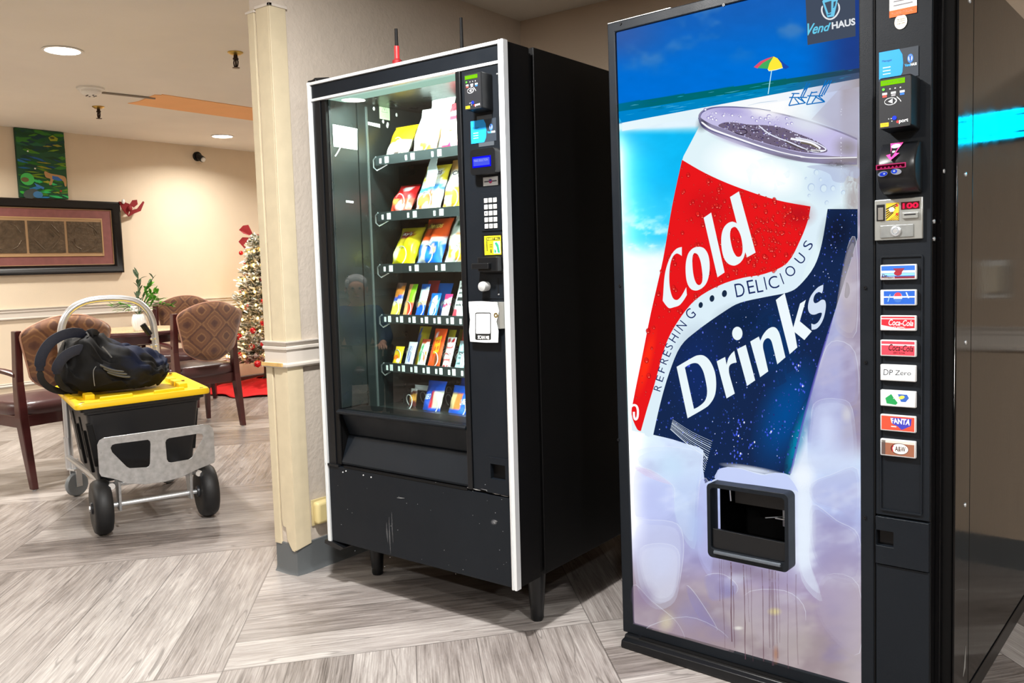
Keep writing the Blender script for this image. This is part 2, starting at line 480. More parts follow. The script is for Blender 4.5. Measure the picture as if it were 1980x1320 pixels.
# ================================================================= THE ROOM
FARX, STX0, STX1, BACKY, CEILZ = -5.12, -.31, -.19, 1.537, 2.39
def wbox(name, b, m):
    return struct(MB().box(*b).build(name, m, smooth=0))
wbox('floor', (-5.3, 6.2, -5.7, 5.4, -.06, 0), M_FLOOR)
wbox('ceiling', (-5.3, 6.2, -5.7, 5.4, CEILZ, CEILZ + .06), M_CEIL)
wbox('wall_far', (FARX - .12, FARX, -5.6, 5.3, 0, CEILZ), M_DINE)
wbox('wall_end', (FARX, STX0, 5.2, 5.32, 0, CEILZ), M_DINE)
wbox('wall_partition', (STX0, STX1, 0, 5.2, 0, CEILZ), M_WALL)
wbox('wall_back', (STX1, 6.1, BACKY, BACKY + .12, 0, CEILZ), M_LOBBY)
wbox('wall_right', (6.0, 6.12, -5.6, BACKY, 0, CEILZ), M_LOBBY)
wbox('wall_front', (FARX, 6.0, -5.72, -5.6, 0, CEILZ), M_LOBBY)

# chair rails, dado mouldings, baseboards
def rail_prof(z0, z1, d=.02):
    h = z1 - z0
    return [(0, z0), (d * .55, z0), (d * .9, z0 + h * .07), (d * .9, z0 + h * .14), (d * .45, z0 + h * .2), (d * .45, z0 + h * .66),
            (d * .75, z0 + h * .7), (d * .75, z0 + h * .78), (d * .5, z0 + h * .82), (d * .8, z0 + h * .92), (d, z0 + h * .96), (d, z1), (0, z1)]
def moulding(name, prof, p0, p1, nrm, m):
    """a profile (out, up) run from p0 to p1"""
    p0 = np.array([*p0, 0.0]); p1 = np.array([*p1, 0.0]); n = np.array([*nrm, 0.0])
    b = MB()
    b.rings([[p + n * q[0] + np.array([0, 0, q[1]]) for q in prof] for p in (p0, p1)])
    return struct(b.build(name, m, smooth=25))
moulding('trim_1', rail_prof(.815, .905, .022), (FARX, -5.6), (FARX, 5.2), (1, 0), M_TRIMW)
moulding('trim_2', [(0, .262), (.012, .262), (.018, .272), (.010, .284), (.014, .29), (0, .294)], (FARX, -5.6), (FARX, 5.2), (1, 0), M_TRIMW)
moulding('trim_3', rail_prof(.815, .905, .022), (STX1, BACKY), (6.0, BACKY), (0, -1), M_TRIMW)
RZ0, RZ1 = float(on(566, 710, 0, STX1)[2]), float(on(560, 659, 0, STX1)[2])
b = MB(); pr = rail_prof(RZ0, RZ1, .024)
b.rings([[(STX0 - q[0] * .3, 0 - q[0], q[1]) for q in pr], [(STX1 + q[0], 0 - q[0], q[1]) for q in pr], [(STX1 + q[0], BACKY - .01, q[1]) for q in pr]])
struct(b.build('trim_4', M_TRIMW, smooth=25))
moulding('baseboard_far', [(0, 0), (.014, 0), (.014, .075), (.008, .082), (0, .082)], (FARX, -5.6), (FARX, 5.2), (1, 0), M_BASEB)
moulding('baseboard_back', [(0, 0), (.010, 0), (.008, .01), (.005, .11), (0, .112)], (STX1, BACKY), (6.0, BACKY), (0, -1), M_BASEG)
cb = [(0.0, 0), (.016, 0), (.010, .008), (.006, .02), (.005, .118), (0.0, .12)]
b = MB()
b.rings([[(STX0, -q[0], q[1]) for q in cb], [(STX1 - .03, -q[0], q[1]) for q in cb], [(STX1 + q[0] * .5, -q[0] * .5, q[1]) for q in cb],
         [(STX1 + q[0], .03, q[1]) for q in cb], [(STX1 + q[0], BACKY - .005, q[1]) for q in cb]])
struct(b.build('baseboard_partition', M_BASEG, smooth=50))

# painted corner guards on the end of the partition, chipped at the foot, capped above
CT = 2.138
def guard(name, x0, x1, side):
    m_ = M_COL; t = .009; b = MB()
    for z0, z1 in ((.112, RZ0 + .004), (RZ1 - .002, CT)):
        foot = [(x0, z0), (x1, z0)] if z0 > .3 else [(x1, z0 - .012), (x1 - .004, z0 - .018), (x1 - .018, z0 - .015), (x1 - .03, z0 + .0), (x1 - .045, z0 + .025), (x1 - .05, z0 + .07), (x0 + .006, z0 + .075), (x0, z0 + .1)][::-1]
        if not side: foot = [(x0, z0), (x1, z0)]
        b.prism(foot + [(x1, z1), (x0, z1)], lambda u, v, d: (u, d, v), -t, 0.0)
        if side:
            b.prism([(0 - t, z0 - .012), (.064, z0), (.064, z1), (0 - t, z1)], lambda u, v, d: (d, u, v), STX1, STX1 + t)
    return struct(b.build(name, m_, smooth=0, bevel=.0015))
guard('trim_5', -.262, STX1, True)
guard('trim_6', STX0 - .002, -.274, False)
# worn bare strip on the lower bead of the rail
b = MB(); b.box(STX0 - .006, STX1 - .002, -.0268, -.02, RZ0 + .006, RZ0 + .02)
struct(b.build('trim_10', mat('bare_wood', (206, 168, 104), .6, var=.15, vscale=40), smooth=0, bevel=.001))
# the little capping pieces
b = MB(); b.box(-.264, STX1 + .013, -.013, 0, CT - .004, CT + .006); b.box(STX1, STX1 + .013, -.013, .068, CT - .004, CT + .006)
struct(b.build('trim_7', M_TRIMW, smooth=0, bevel=.001))
b = MB(); b.box(STX0 - .012, -.268, -.012, 0, CT - .012, CT - .004); struct(b.build('trim_8', M_TRIMW, smooth=0, bevel=.001))

# patch of the ceiling in another paint
b = MB()
b.prism([(-3.52, 1.295), (-3.40, 1.31), (-3.11, 1.262), (-3.09, 1.30), (-3.065, 1.29), (-3.03, 4.6), (-3.51, 4.6)], lambda u, v, d: (u, v, d), CEILZ - .004, CEILZ)
struct(b.build('trim_9', M_ORANGE, smooth=0))
# surface raceway from the detector to the patch
p0 = on(197, 179, 2, CEILZ - .006); p1 = on(300, 190, 2, CEILZ - .006)
M_RACE = mat('raceway_paint', (150, 140, 128), .6)
tag(MB().cyl((p0[0], p0[1], CEILZ - .007), (p1[0], p1[1], CEILZ - .007), .007, n=8).build('cable_raceway', M_RACE),
    'thin grey cable raceway along the ceiling from the smoke detector to the orange patch', 'raceway')
# smoke detector
sd_ = on(175, 170, 2, CEILZ)
t = tag(empty('smoke_detector', (sd_[0], sd_[1], CEILZ)), 'round white smoke detector on the ceiling', 'smoke detector')
MB().lathe([(0, .085), (-.012, .085), (-.016, .07)], (0, 0, 0), (0, 0, 1), 32).build('base', M_WHITE, t)
MB().lathe([(-.016, .066), (-.03, .064), (-.044, .05), (-.05, .03), (-.05, .001)], (0, 0, 0), (0, 0, 1), 32).build('sensor_head', M_WHITE, t)
b = MB()
for q in range(6): b.box(.028 * math.cos(q) - .006, .028 * math.cos(q) + .006, .028 * math.sin(q) - .004, .028 * math.sin(q) + .004, -.053, -.0495)
b.build('vent', M_BLK, t)
# sprinklers
M_BRASS = mat('brass', (196, 164, 84), .3, .9)
M_BULB = mat('dark_bronze', (54, 38, 30), .35, .6)
def sprinkler(px, py, label):
    p = on(px, py, 2, CEILZ)
    t = tag(empty('fire_sprinkler', (p[0], p[1], CEILZ)), label, 'sprinkler', 'ceiling sprinklers')
    MB().lathe([(0, .042), (-.004, .042), (-.014, .026), (-.016, .012)], (0, 0, 0), (0, 0, 1), 28).build('escutcheon', M_BRASS, t)
    b = MB().lathe([(-.012, .010), (-.03, .012), (-.034, .016), (-.04, .016), (-.044, .008)], (0, 0, 0), (0, 0, 1), 14)
    for s in (-1, 1):
        b.tube([(s * .013, 0, -.038), (s * .02, 0, -.055), (s * .016, 0, -.072), (s * .004, 0, -.084)], .004, 6)
    b.cyl((0, 0, -.04), (0, 0, -.08), .005, n=8)
    b.build('frame', M_BULB, t)
    b = MB().lathe([(-.084, .002), (-.084, .02), (-.087, .02), (-.087, .002)], (0, 0, 0), (0, 0, 1), 16); b.build('deflector', M_BULB, t)
sprinkler(455, 101, 'ceiling sprinkler head with a brass ring beside the painted corner trim')
sprinkler(190, 206, 'ceiling sprinkler head with a brass ring below the smoke detector')

# recessed downlights
M_LAMP = emis('lamp_disc', (255, 250, 240), 22)
M_RING = mat('lamp_ring', (240, 238, 232), .4)
def downlight(x, y, label, power, group='recessed ceiling lights', spread=150, col=(1, .955, .89)):
    t = tag(empty('ceiling_light', (x, y, CEILZ)), label, 'ceiling light', group)
    MB().lathe([(0, .098), (-.004, .104), (-.007, .1), (-.006, .088), (0.0, .086)], (0, 0, 0), (0, 0, 1), 36).build('trim_ring', M_RING, t)
    MB().lathe([(-.002, .087), (-.004, .087), (-.004, .0005)], (0, 0, 0), (0, 0, 1), 36, cap=False).build('lens', M_LAMP, t)
    ld = bpy.data.lights.new('lamp', 'AREA'); ld.shape = 'DISK'; ld.size = .17; ld.energy = power; ld.color = col; ld.spread = math.radians(spread)
    lo = bpy.data.objects.new('lamp', ld); COL.objects.link(lo); lo.location = (0, 0, -.012); lo.parent = t
    return t
p = on(121, 97, 2, CEILZ); downlight(p[0], p[1], 'round recessed ceiling light above the hand cart', 46)
p = on(430, 263, 2, CEILZ); downlight(p[0], p[1], 'round recessed ceiling light near the Christmas tree', 24)
# the same lights go on outside the picture
for i, (x, y, w) in enumerate([(-2.3, -2.3, 46), (-4.3, .3, 34), (-4.3, -2.2, 46), (-2.28, 2.75, 42), (-4.3, 4.6, 22), (.95, -.85, 92), (2.9, -1.1, 46), (1.2, -3.4, 34), (3.4, -3.4, 46), (4.9, -.9, 50)]):
    downlight(x, y, 'round recessed ceiling light outside the picture', w, group='recessed ceiling lights outside the picture', spread=(150 if x < 0 else 180), col=((1, .955, .89) if x < 0 else (1, .98, .95)))

# beige plug box low on the partition
p0 = on(604, 1004, 0, STX1); p1 = on(634, 969, 0, STX1)
t = tag(empty('wall_outlet_box', (STX1, float(p0[1] + .05), float((p0[2] + p1[2]) / 2))), 'beige plastic plug box low on the wall beside the snack machine', 'outlet')
b = MB().box(0, .036, -.05, .07, -.045, .045); b.build('cover', mat('beige_plastic', (226, 208, 150), .45), t, bevel=.014, bseg=4)
MB().box(0, .006, -.056, .076, -.052, .052).build('back_plate', mat('beige_plate', (206, 190, 144), .5), t, bevel=.002)
# outlet plate on the back wall (seen mirrored in the machine's glossy side)
t = tag(empty('wall_thermostat', (2.30, BACKY, 1.08)), 'cream wall thermostat on the back wall beyond the drinks machine', 'thermostat')
MB().box(-.045, .045, -.006, 0, -.07, .07).build('back_plate', M_WHITE, t, bevel=.003)
MB().box(-.03, .03, -.026, -.006, -.05, .05).build('cover', M_TRIM, t, bevel=.006)

# small black camera high on the far wall
p = on(384, 302, 0, FARX + .03)
t = tag(empty('security_camera', (FARX, p[1], p[2])), 'small black security camera high on the far wall', 'camera')
MB().lathe([(0, .045), (.02, .045), (.026, .04)], (0, 0, 0), (1, 0, 0), 20).build('mount', M_BLKM, t)
b = MB().cyl((.02, 0, 0), (.085, .01, -.035), .032, .03, 18); b.build('body', M_BLK, t, bevel=.003)
MB().cyl((.085, .01, -.035), (.096, .0115, -.041), .024, .02, 18).build('lens', M_STEEL, t)

# ---------------------------------------------------------------- green canvas painting
CV = FARX + .028
def far(px, py, x=CV):
    q = on(px, py, 0, x); return (q[1], q[2])
tl, tr, br, bl = far(29, 249), far(123, 258), far(133, 384), far(38, 383)
y0, y1 = (tl[0] + bl[0]) / 2, (tr[0] + br[0]) / 2; z0, z1 = (bl[1] + br[1]) / 2, CEILZ - .004
t = tag(empty('painting', (FARX, (y0 + y1) / 2, z0)), 'tall unframed green and blue abstract canvas with a tan animal shape, above the black frame', 'painting')
w2 = (y1 - y0) / 2; hh = z1 - z0
M_CANV = mat('canvas_edge', (30, 70, 48), .7)
MB().box(0, .027, -w2, w2, 0, hh).build('canvas', M_CANV, t, bevel=.002)
A = Art(lambda u, v, h: (.0275 + h, -w2 + u * 2 * w2, v * hh)); rr = random.Random(3)
A.rect(.004, .996, .003, .997, (18, 82, 50)); A.up()
def strok(n, pal, ulo, uhi, vlo, vhi, sl, sw):
    for _ in range(n):
        c = rr.choice(pal); x = rr.uniform(ulo, uhi); y = rr.uniform(vlo, vhi); L = rr.uniform(.4, 1) * sl; W = rr.uniform(.4, 1) * sw
        a = rr.uniform(-.5, .4); N_ = 7
        top = []; bot = []
        for i in range(N_):
            f = i / (N_ - 1); xx = x + (f - .5) * L * 2 * math.cos(a); yy = y + (f - .5) * L * math.sin(a)
            ww = W * math.sin(PI * min(max(f, .06), .94)) * rr.uniform(.6, 1.2)
            top.append((min(max(xx, .004), .996), min(max(yy + ww, .003), .997))); bot.append((min(max(xx, .004), .996), min(max(yy - ww, .003), .997)))
        A.poly(top + bot[::-1], c, a=.9); A.up(.15)
G = [(22, 96, 40), (40, 120, 30), (12, 66, 60), (70, 140, 30), (30, 104, 70), (16, 70, 36), (54, 130, 44)]
strok(26, [(8, 62, 70), (14, 88, 46), (10, 74, 40)], 0, 1, .7, 1, .3, .05)
strok(60, G, 0, 1, .0, 1, .22, .035)
strok(14, [(120, 160, 30), (150, 150, 40), (96, 140, 20)], .1, 1, .2, .8, .16, .018)
strok(9, [(20, 90, 160), (30, 110, 180), (14, 66, 120)], 0, 1, .42, .62, .2, .02)
strok(10, [(40, 130, 190), (50, 200, 110), (60, 190, 60)], .0, 1, .0, .3, .16, .03)
strok(6, [(110, 150, 40), (170, 170, 50)], .5, 1, .05, .25, .1, .02)
A.up(1)
A.poly([(.66, .9), (.75, .94), (.86, .9), (.84, .86), (.7, .85)], (150, 160, 30)); A.up(.3); A.ell(.74, .9, .05, .015, 0, (60, 70, 20)); A.up(.5)
A.ell(.17, .27, .14, .09, 0, (70, 190, 90)); A.up(.3); A.ell(.12, .26, .08, .035, 0, (110, 96, 60)); A.up(.3)
A.poly(spl([(.52, .38), (.55, .40), (.66, .37), (.9, .35), (.97, .31), (.97, .2), (.93, .2), (.9, .27), (.72, .29), (.66, .21), (.6, .21), (.64, .29), (.55, .31)], 3), (190, 150, 100)); A.up(.3)
A.poly([(.68, .34), (.8, .33), (.9, .28), (.8, .27), (.68, .29)], (50, 110, 190)); A.up(.3)
A.poly([(.3, .22), (.5, .16), (.48, .13), (.34, .17)], (60, 120, 190)); A.up(.3)
A.ell(.22, .06, .16, .07, 10, (70, 80, 80)); A.up(.3); A.ell(.36, .05, .1, .05, 0, (60, 120, 170)); A.up(.3)
A.ell(.22, .675, .018, .011, 0, (250, 250, 240)); A.ell(.34, .43, .02, .012, 0, (250, 250, 240)); A.ell(.84, .12, .025, .015, 0, (150, 40, 30))
A.build('paint_layer', printed('oil_paint', .45, .5), t)

# ---------------------------------------------------------------- long black framed art
FW = FARX + .045
tr, br = far(233, 390, FW), far(241, 527, FW)
yr = (tr[0] + br[0]) / 2; z0 = br[1]; z1 = tr[1]
fb = .078
L_ = 1.62; yl = yr - L_
t = tag(empty('framed_art', (FARX, (yl + yr) / 2, z0)), 'long black framed picture of embossed brown squares on a wine red mat', 'picture frame')
h2 = L_ / 2; hz = z1 - z0
b = MB()
prof = [(0, .0), (.045, .004), (.05, .016), (.046, .03), (.036, .05), (.034, .066), (.02, fb), (0, fb)]
rings = []
for cx, cz in ((-1, 0), (1, 0), (1, 1), (-1, 1)):
    rings.append([(d, cx * (h2 - s_), (s_ if cz == 0 else hz - s_)) for d, s_ in prof])
b.rings(rings, loop=True); b.build('frame', mat('black_lacquer', (14, 13, 14), .18), t, smooth=25)
M_MAT = mat('wine_mat', (128, 78, 74), .8, var=.1, vscale=20); M_GOLD = mat('tan_fillet', (172, 138, 96), .5)
MB().box(.004, .014, -h2 + fb - .01, h2 - fb + .01, fb - .01, hz - fb + .01).build('mat_board', M_MAT, t, smooth=0)
b = MB()
def rim(y0, y1, z0, z1, w, d0, d1):
    b.box(d0, d1, y0, y1, z0, z0 + w); b.box(d0, d1, y0, y1, z1 - w, z1); b.box(d0, d1, y0, y0 + w, z0 + w, z1 - w); b.box(d0, d1, y1 - w, y1, z0 + w, z1 - w)
rim(-h2 + fb - .004, h2 - fb + .004, fb - .004, hz - fb + .004, .008, .014, .02)
m1 = .165; rim(-h2 + m1, h2 - m1, m1 - .012, hz - m1 + .012, .012, .014, .02)
b.build('fillet', M_GOLD, t, smooth=0, bevel=.001)
MB().box(.012, .017, -h2 + m1 + .004, h2 - m1 - .004, m1 - .002, hz - m1 + .002).build('backing', mat('tan_backing', (160, 128, 92), .7), t, smooth=0)
M_EMB = mat('embossed_metal', (92, 78, 62), .42, .5, var=.25, vscale=25, bump=.5, bscale=40)
n_p = 4; gap = .022; pz0, pz1 = m1 + .02, hz - m1 - .02; span = 2 * h2 - 2 * m1 - .03; pw = (span - gap * (n_p - 1)) / n_p
for i in range(n_p):
    ya = -h2 + m1 + .015 + i * (pw + gap); b = MB(); b.box(.015, .022, ya, ya + pw, pz0, pz1)
    yc, zc_ = ya + pw / 2, (pz0 + pz1) / 2; r_ = min(pw, pz1 - pz0) / 2
    if i % 2 == 0:
        for k_ in (1, .55): b.tube([(.0225, yc + r_ * k_ * .8 * math.cos(q), zc_ + r_ * k_ * .8 * math.sin(q)) for q in [PI / 2 * j for j in range(4)]], .004, 6, closed=True)
        for s_ in (-1, 1):
            b.tube([(.0225, yc + s_ * r_ * .2, zc_ - r_ * .8), (.0225, yc + s_ * r_ * .75, zc_ - r_ * .2)], .004, 6)
            b.tube([(.0225, yc + s_ * r_ * .75, zc_ + r_ * .3), (.0225, yc + s_ * r_ * .3, zc_ + r_ * .8)], .004, 6)
    else:
        for s_ in (-1, 1):
            for s2 in (-1, 1):
                b.tube([(.0225, yc + s_ * r_ * .85, zc_ + s2 * r_ * .25), (.0225, yc + s_ * r_ * .68, zc_ + s2 * r_ * .5), (.0225, yc + s_ * r_ * .6, zc_ + s2 * r_ * .62), (.0225, yc + s_ * r_ * .3, zc_ + s2 * r_ * .78)], .004, 6)
                b.tube([(.0225, yc + s_ * r_ * .7, zc_ + s2 * r_ * .1), (.0225, yc + s_ * r_ * .62, zc_ + s2 * r_ * .45)], .003, 6)
    b.build('embossed_panel', M_EMB, t, smooth=40)

# red ribbon bow tucked on the frame's corner
M_RED = mat('red_velvet', (132, 10, 18), .7, bump=.2, bscale=60)
q = far(237, 396, FARX + .06)
t = tag(empty('ribbon_bow', (FARX + .055, q[0], q[1])), 'dark red ribbon bow on the corner of the black frame', 'bow')
def petal(b, pts, th=.004):
    b.prism(pts, lambda u, v, d: (d + .02 * math.sin(9 * u + 5 * v), u, v), -th, th)
b = MB(); petal(b, [(-.03, .03), (.02, .025), (.06, .01), (.055, -.05), (.05, -.1), (.02, -.07), (-.01, -.02)])
b.build('loop', M_RED, t)
b = MB(); petal(b, [(.06, .0), (.09, .045), (.13, .05), (.135, .01), (.1, -.02)]); b.build('loop', M_RED, t)
b = MB(); petal(b, [(.07, -.05), (.13, -.03), (.19, .04), (.2, .03), (.16, -.05), (.1, -.075), (.05, -.105)]); b.build('tail', M_RED, t)
b = MB().ball((.012, .062, -.03), .024, sq=(.7, 1, 1.2)); b.build('knot', M_RED, t)
MB().ball((.012, .005, .03), .016, sq=(.6, 1, 1.4)).build('white_tuft', M_WHITE, t)

# lit cyan wall sign further along the back wall; the machine's glossy side mirrors it
t = tag(empty('lit_wall_sign', (2.92, BACKY, 1.632)), 'cyan backlit wall sign with diamond outlines on the back wall, outside the picture', 'sign')
MB().box(-.8, .8, -.03, 0, -.056, .056).build('casing', M_BLK, t, bevel=.005)
MB().box(-.785, .785, -.034, -.03, -.049, .049).build('lit_face', emis('cyan_sign', (0, 206, 255), 9.0), t, smooth=0)
b = MB(); y_ = -.0355
for cx in (-.62, -.3, 0, .3, .62):
    b.tube([(cx - .1, y_, 0), (cx, y_, .034), (cx + .1, y_, 0), (cx, y_, -.034)], .0035, 6, closed=True)
for x0, x1 in ((-.77, -.68), (-.56, -.36), (-.24, -.06), (.06, .24), (.36, .56), (.68, .77)):
    for s in (-1, 1): b.tube([(x0, y_, s * .03), (x1, y_, s * .03)], .0035, 6)
b.build('diamond_outline', emis('blue_line', (0, 90, 200), .8), t)
# ================================================================= DRINKS MACHINE
DK = tag(empty('drink_machine', mw=DM), 'tall black drinks vending machine with a lit beach and cola can picture on its door', 'vending machine')
DW = .849
# cabinet behind the door
CW = .889
b = MB().box(-.024, CW, .214, 1.30, .05, 1.853); b.box(CW - .007, CW, .068, .214, .05, 1.853)
b.build('cabinet', M_GLOSS, DK, bevel=.006)
b = MB().box(-.015, CW - .016, .185, .216, .06, 1.84); b.box(DW + .010, CW - .006, .075, .2, .06, 1.85); b.build('door_gasket', M_BLKM, DK, smooth=0)
MB().box(DW - .001, DW + .012, .052, .135, .04, 1.866).build('door_edge', M_GLOSS, DK, smooth=0, bevel=.002)
SL = [drk(1380, 926), drk(1537, 1099)]
sa0, sa1, sz1, sz0 = .286, .519, .558, .348
b = MB()
b.prism([(-.030, .037), (DW, .037), (DW, 1.868), (-.030, 1.868)], lambda u, v, d: (u, d, v), .012, .19,
        holes=[rrect(sa0 + .012, sa1 - .012, sz0 + .012, sz1 - .012, .01)])
b.build('door', M_GLOSS, DK, smooth=0, bevel=.004)
# door frame round the picture
b = MB()
b.prism([(-.031, .036), (.721, .036), (.721, 1.87), (-.031, 1.87)], lambda u, v, d: (u, d, v), 0.0, .02,
        holes=[[(-.005, 1.842), (.687, 1.842), (.689, .071), (.006, .069)]])
b.build('door_frame', M_BLKF, DK, smooth=0, bevel=.003)
for px, py in ((1200, 46), (1400, 10), (1673, 556), (1199, 552), (1673, 1000), (1196, 850), (1674, 700)):
    b = MB(); a, z = drk(px, py); b.lathe([(-.001, .0045), (-.003, .004), (-.003, .0012), (-.001, .001)], (a, 0, z), (0, 1, 0), 12); b.build('screw', M_BLK, DK)
b = MB().tube([(-.022, .03, 1.873), (.0, .03, 1.878), (.03, .06, 1.878)], .006, 8); b.build('top_hinge', M_BLK, DK)
b = MB(); a0 = drk(1182, 45)[0]
b.box(-.028, .18, -.0012, .012, 1.8695, 1.8712); b.build('edge_strip', M_ALU, DK, smooth=0)

# ---- kick plinth
def sl(a): return -_dr * a
b = MB()
b.rings([[(a, -.034, sl(a)), (a, -.037, .008), (a, -.033, .024), (a, -.016, .028), (a, -.012, .036), (a, 1.28, .036), (a, 1.28, sl(a))] for a in (-.016, CW - .002)])
b.build('plinth', M_BLK, DK, smooth=30, bevel=.002)
b = MB().box(  .035, DW - .02, -.0135, .02, .028, .0365); b.build('plinth_slot', M_BLKM, DK, smooth=0)
for a in (.05, .82):
    for d in (.1, 1.2): MB().cyl((a, d, sl(a)), (a, d, .06), .025, n=14).build('levelling_foot', M_BLK, DK)

# ---- the backlit picture, its tubes' uneven glow painted into the colours
PD = .0085
def dfn(px, py, h):
    a, z = drk(px, py, PD); return (a, PD - h, z)
def vnoise(x, y, seed):
    r = np.random.RandomState(seed); g = r.rand(64, 64)
    xi = np.floor(x).astype(int); yi = np.floor(y).astype(int); fx = x - xi; fy = y - yi
    fx = fx * fx * (3 - 2 * fx); fy = fy * fy * (3 - 2 * fy)
    G = lambda i, j: g[i % 64, j % 64]
    return (G(xi, yi) * (1 - fx) + G(xi + 1, yi) * fx) * (1 - fy) + (G(xi, yi + 1) * (1 - fx) + G(xi + 1, yi + 1) * fx) * fy
def fbm(x, y, seed): return (vnoise(x, y, seed) * .5 + vnoise(2 * x, 2 * y, seed + 1) * .27 + vnoise(4.1 * x, 4.1 * y, seed + 2) * .15 + vnoise(8.3 * x, 8.3 * y, seed + 3) * .08)
def ss(a, b_, x):
    t = np.clip((x - a) / (b_ - a), 0, 1); return t * t * (3 - 2 * t)
NA, NZ = 170, 430
ga = np.linspace(-.006, .6885, NA + 1); gz = np.linspace(.068, 1.843, NZ + 1)
GA, GZ = np.meshgrid(ga, gz)
W3 = DORG + GA[..., None] * _ex + PD * _ey + GZ[..., None] * _ez - CPOS
dep = W3 @ CFW
X = 990 + CF * (W3 @ CR) / dep; Y = 660 - CF * (W3 @ CU) / dep
def mixc(c, d, t): return c * (1 - t[..., None]) + np.array(d, float) * t[..., None]
Yh = 200 - (X - 1200) * .148 ; Ys = 237 - (X - 1205) * .187
n1 = fbm(X / 90, Y / 60, 1); n2 = fbm(X / 26, Y / 14, 9); n3 = fbm(X / 60 + Y / 120, Y / 40, 21)
sky = np.zeros(X.shape + (3,)) + np.array([26, 108, 208.])
sky = mixc(sky, (0, 124, 238), ss(40, 170, Y + (X - 1200) * .15)); sky = mixc(sky, (62, 104, 186), (1 - ss(1190, 1330, X)) * (1 - ss(60, 150, Y)) * .9)
sky = mixc(sky, (90, 150, 215), ss(.55, .8, n1) * (1 - ss(100, 170, Y + (X - 1200) * .15)) * .7)
sky = mixc(sky, (38, 66, 146), ss(1540, 1650, X) * .92)
c = sky * .9
s_ = (Y - Yh) / (Ys - Yh)
sea = np.zeros_like(sky) + np.array([0, 104, 110.]); sea = mixc(sea, (0, 128, 196), ss(.38, .55, s_)); sea = mixc(sea, (0, 110, 176), 1 - ss(1200, 1260, X))
sea = mixc(sea, (30, 180, 230), ss(.5, .65, n2) * .6 * ss(.35, .55, s_)); sea = mixc(sea, (52, 74, 108), ss(1540, 1650, X) * .85)
sea = sea * (.86 + .28 * n2[..., None])
c = np.where((s_ > 0)[..., None], sea, c)
sand = np.zeros_like(sky) + np.array([226, 242, 252.]); sand = mixc(sand, (255, 255, 255), ss(1360, 1440, X) * (1 - ss(1500, 1600, X)))
sand = mixc(sand, (196, 206, 234), ss(1560, 1610, X)); sand = mixc(sand, (166, 158, 162), ss(1620, 1634, X))  # duller strip at the right where the backlight weakens, painted in
sand = mixc(sand, (186, 190, 216), ss(1500, 1580, X) * ss(40, 150, Y - (230 - (X - 1500) * 1.0)) * .8)
c = np.where((s_ > 1)[..., None], sand, c)
wat = np.zeros_like(sky) + np.array([14, 184, 243.]); wat = mixc(wat, (70, 214, 250), ss(330, 440, Y) * .7)
wat = mixc(wat, (190, 240, 252), ss(.45, .7, n2) * ss(370, 470, Y)); wat = mixc(wat, (238, 246, 255), ss(455, 505, Y))
wat = mixc(wat, (170, 232, 250), (1 - ss(247, 262, Y)) * .8)
c = mixc(c, (0, 0, 0), np.zeros_like(X)); tw = ss(246, 254, Y + (X - 1240) * .04) * (X < 1420)
c = c * (1 - tw[..., None]) + wat * tw[..., None]
c = mixc(c, (205, 255, 255), np.exp(-np.clip(X - 1202, 0, 999) / 22.) * ss(215, 300, Y) * .95)  # tube glow along the left edge, painted in
# right of the can
rt = ss(395, 420, Y) * (X > 1500)
low = np.zeros_like(sky) + np.array([176, 180, 218.]); low = mixc(low, (188, 208, 246), ss(740, 860, Y) * (1 - ss(1590, 1620, X)))
low = mixc(low, (162, 150, 172), ss(1618, 1640, X)); low = mixc(low, (200, 196, 216), ss(.5, .75, n3) * .6); low = mixc(low, (140, 136, 190), ss(.5, .75, 1 - n3) * .4)
c = c * (1 - rt[..., None]) + low * rt[..., None]
# ice at the foot
ic = np.zeros_like(sky) + np.array([212, 228, 252.]); ic = mixc(ic, (186, 200, 242), ss(880, 960, Y)); ic = mixc(ic, (172, 172, 214), ss(960, 1060, Y))
ic = mixc(ic, (168, 152, 184), ss(1050, 1150, Y)); ic = mixc(ic, (160, 144, 150), ss(1090, 1230, Y + (X - 1430) * -.25))
ic = mixc(ic, (232, 240, 255), ss(.5, .8, n3) * .55 * (1 - ss(1080, 1250, Y))); ic = mixc(ic, (134, 124, 172), ss(.52, .8, 1 - n1) * .4)
ic = mixc(ic, (196, 186, 186), ss(.5, .75, n1) * ss(1050, 1200, Y) * .6)
ic = mixc(ic, (236, 244, 255), np.exp(-((X - 1552) / 22.) ** 2) * ss(840, 930, Y) * (1 - ss(1050, 1150, Y)) * .9)  # upright stripe of tube light, painted in
ic = mixc(ic, (255, 255, 255), (1 - ss(1215, 1262, X)) * (1 - ss(980, 1130, Y)))
ic = mixc(ic, (190, 180, 184), ss(1600, 1660, X) * ss(1000, 1200, Y) * .7)
ti = ss(800, 850, Y - (X > 1500) * 40 * 0) * (X < 1561) + ss(840, 900, Y) * (X >= 1561); ti = np.clip(ti, 0, 1)
c = c * (1 - ti[..., None]) + ic * ti[..., None]
c = c * (.97 + .06 * n2[..., None])
c = np.clip(c, 0, 255) / 255.
cl = np.where(c <= .04045, c / 12.92, ((c + .055) / 1.055) ** 2.4)
boost = 1 + .7 * np.exp(-np.clip(X - 1205, 0, 999) / 35.) * ss(230, 330, Y) * (1 - ss(1000, 1120, Y)); cl = cl * boost[..., None]  # painted brightening where a tube shines through the left edge
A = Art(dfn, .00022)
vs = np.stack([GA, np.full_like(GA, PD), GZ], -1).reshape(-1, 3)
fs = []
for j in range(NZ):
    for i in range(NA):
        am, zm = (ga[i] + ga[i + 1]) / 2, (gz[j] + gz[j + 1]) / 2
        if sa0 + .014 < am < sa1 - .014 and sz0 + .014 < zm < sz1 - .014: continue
        a_ = j * (NA + 1) + i; fs.append((a_, a_ + 1, a_ + NA + 2, a_ + NA + 1))
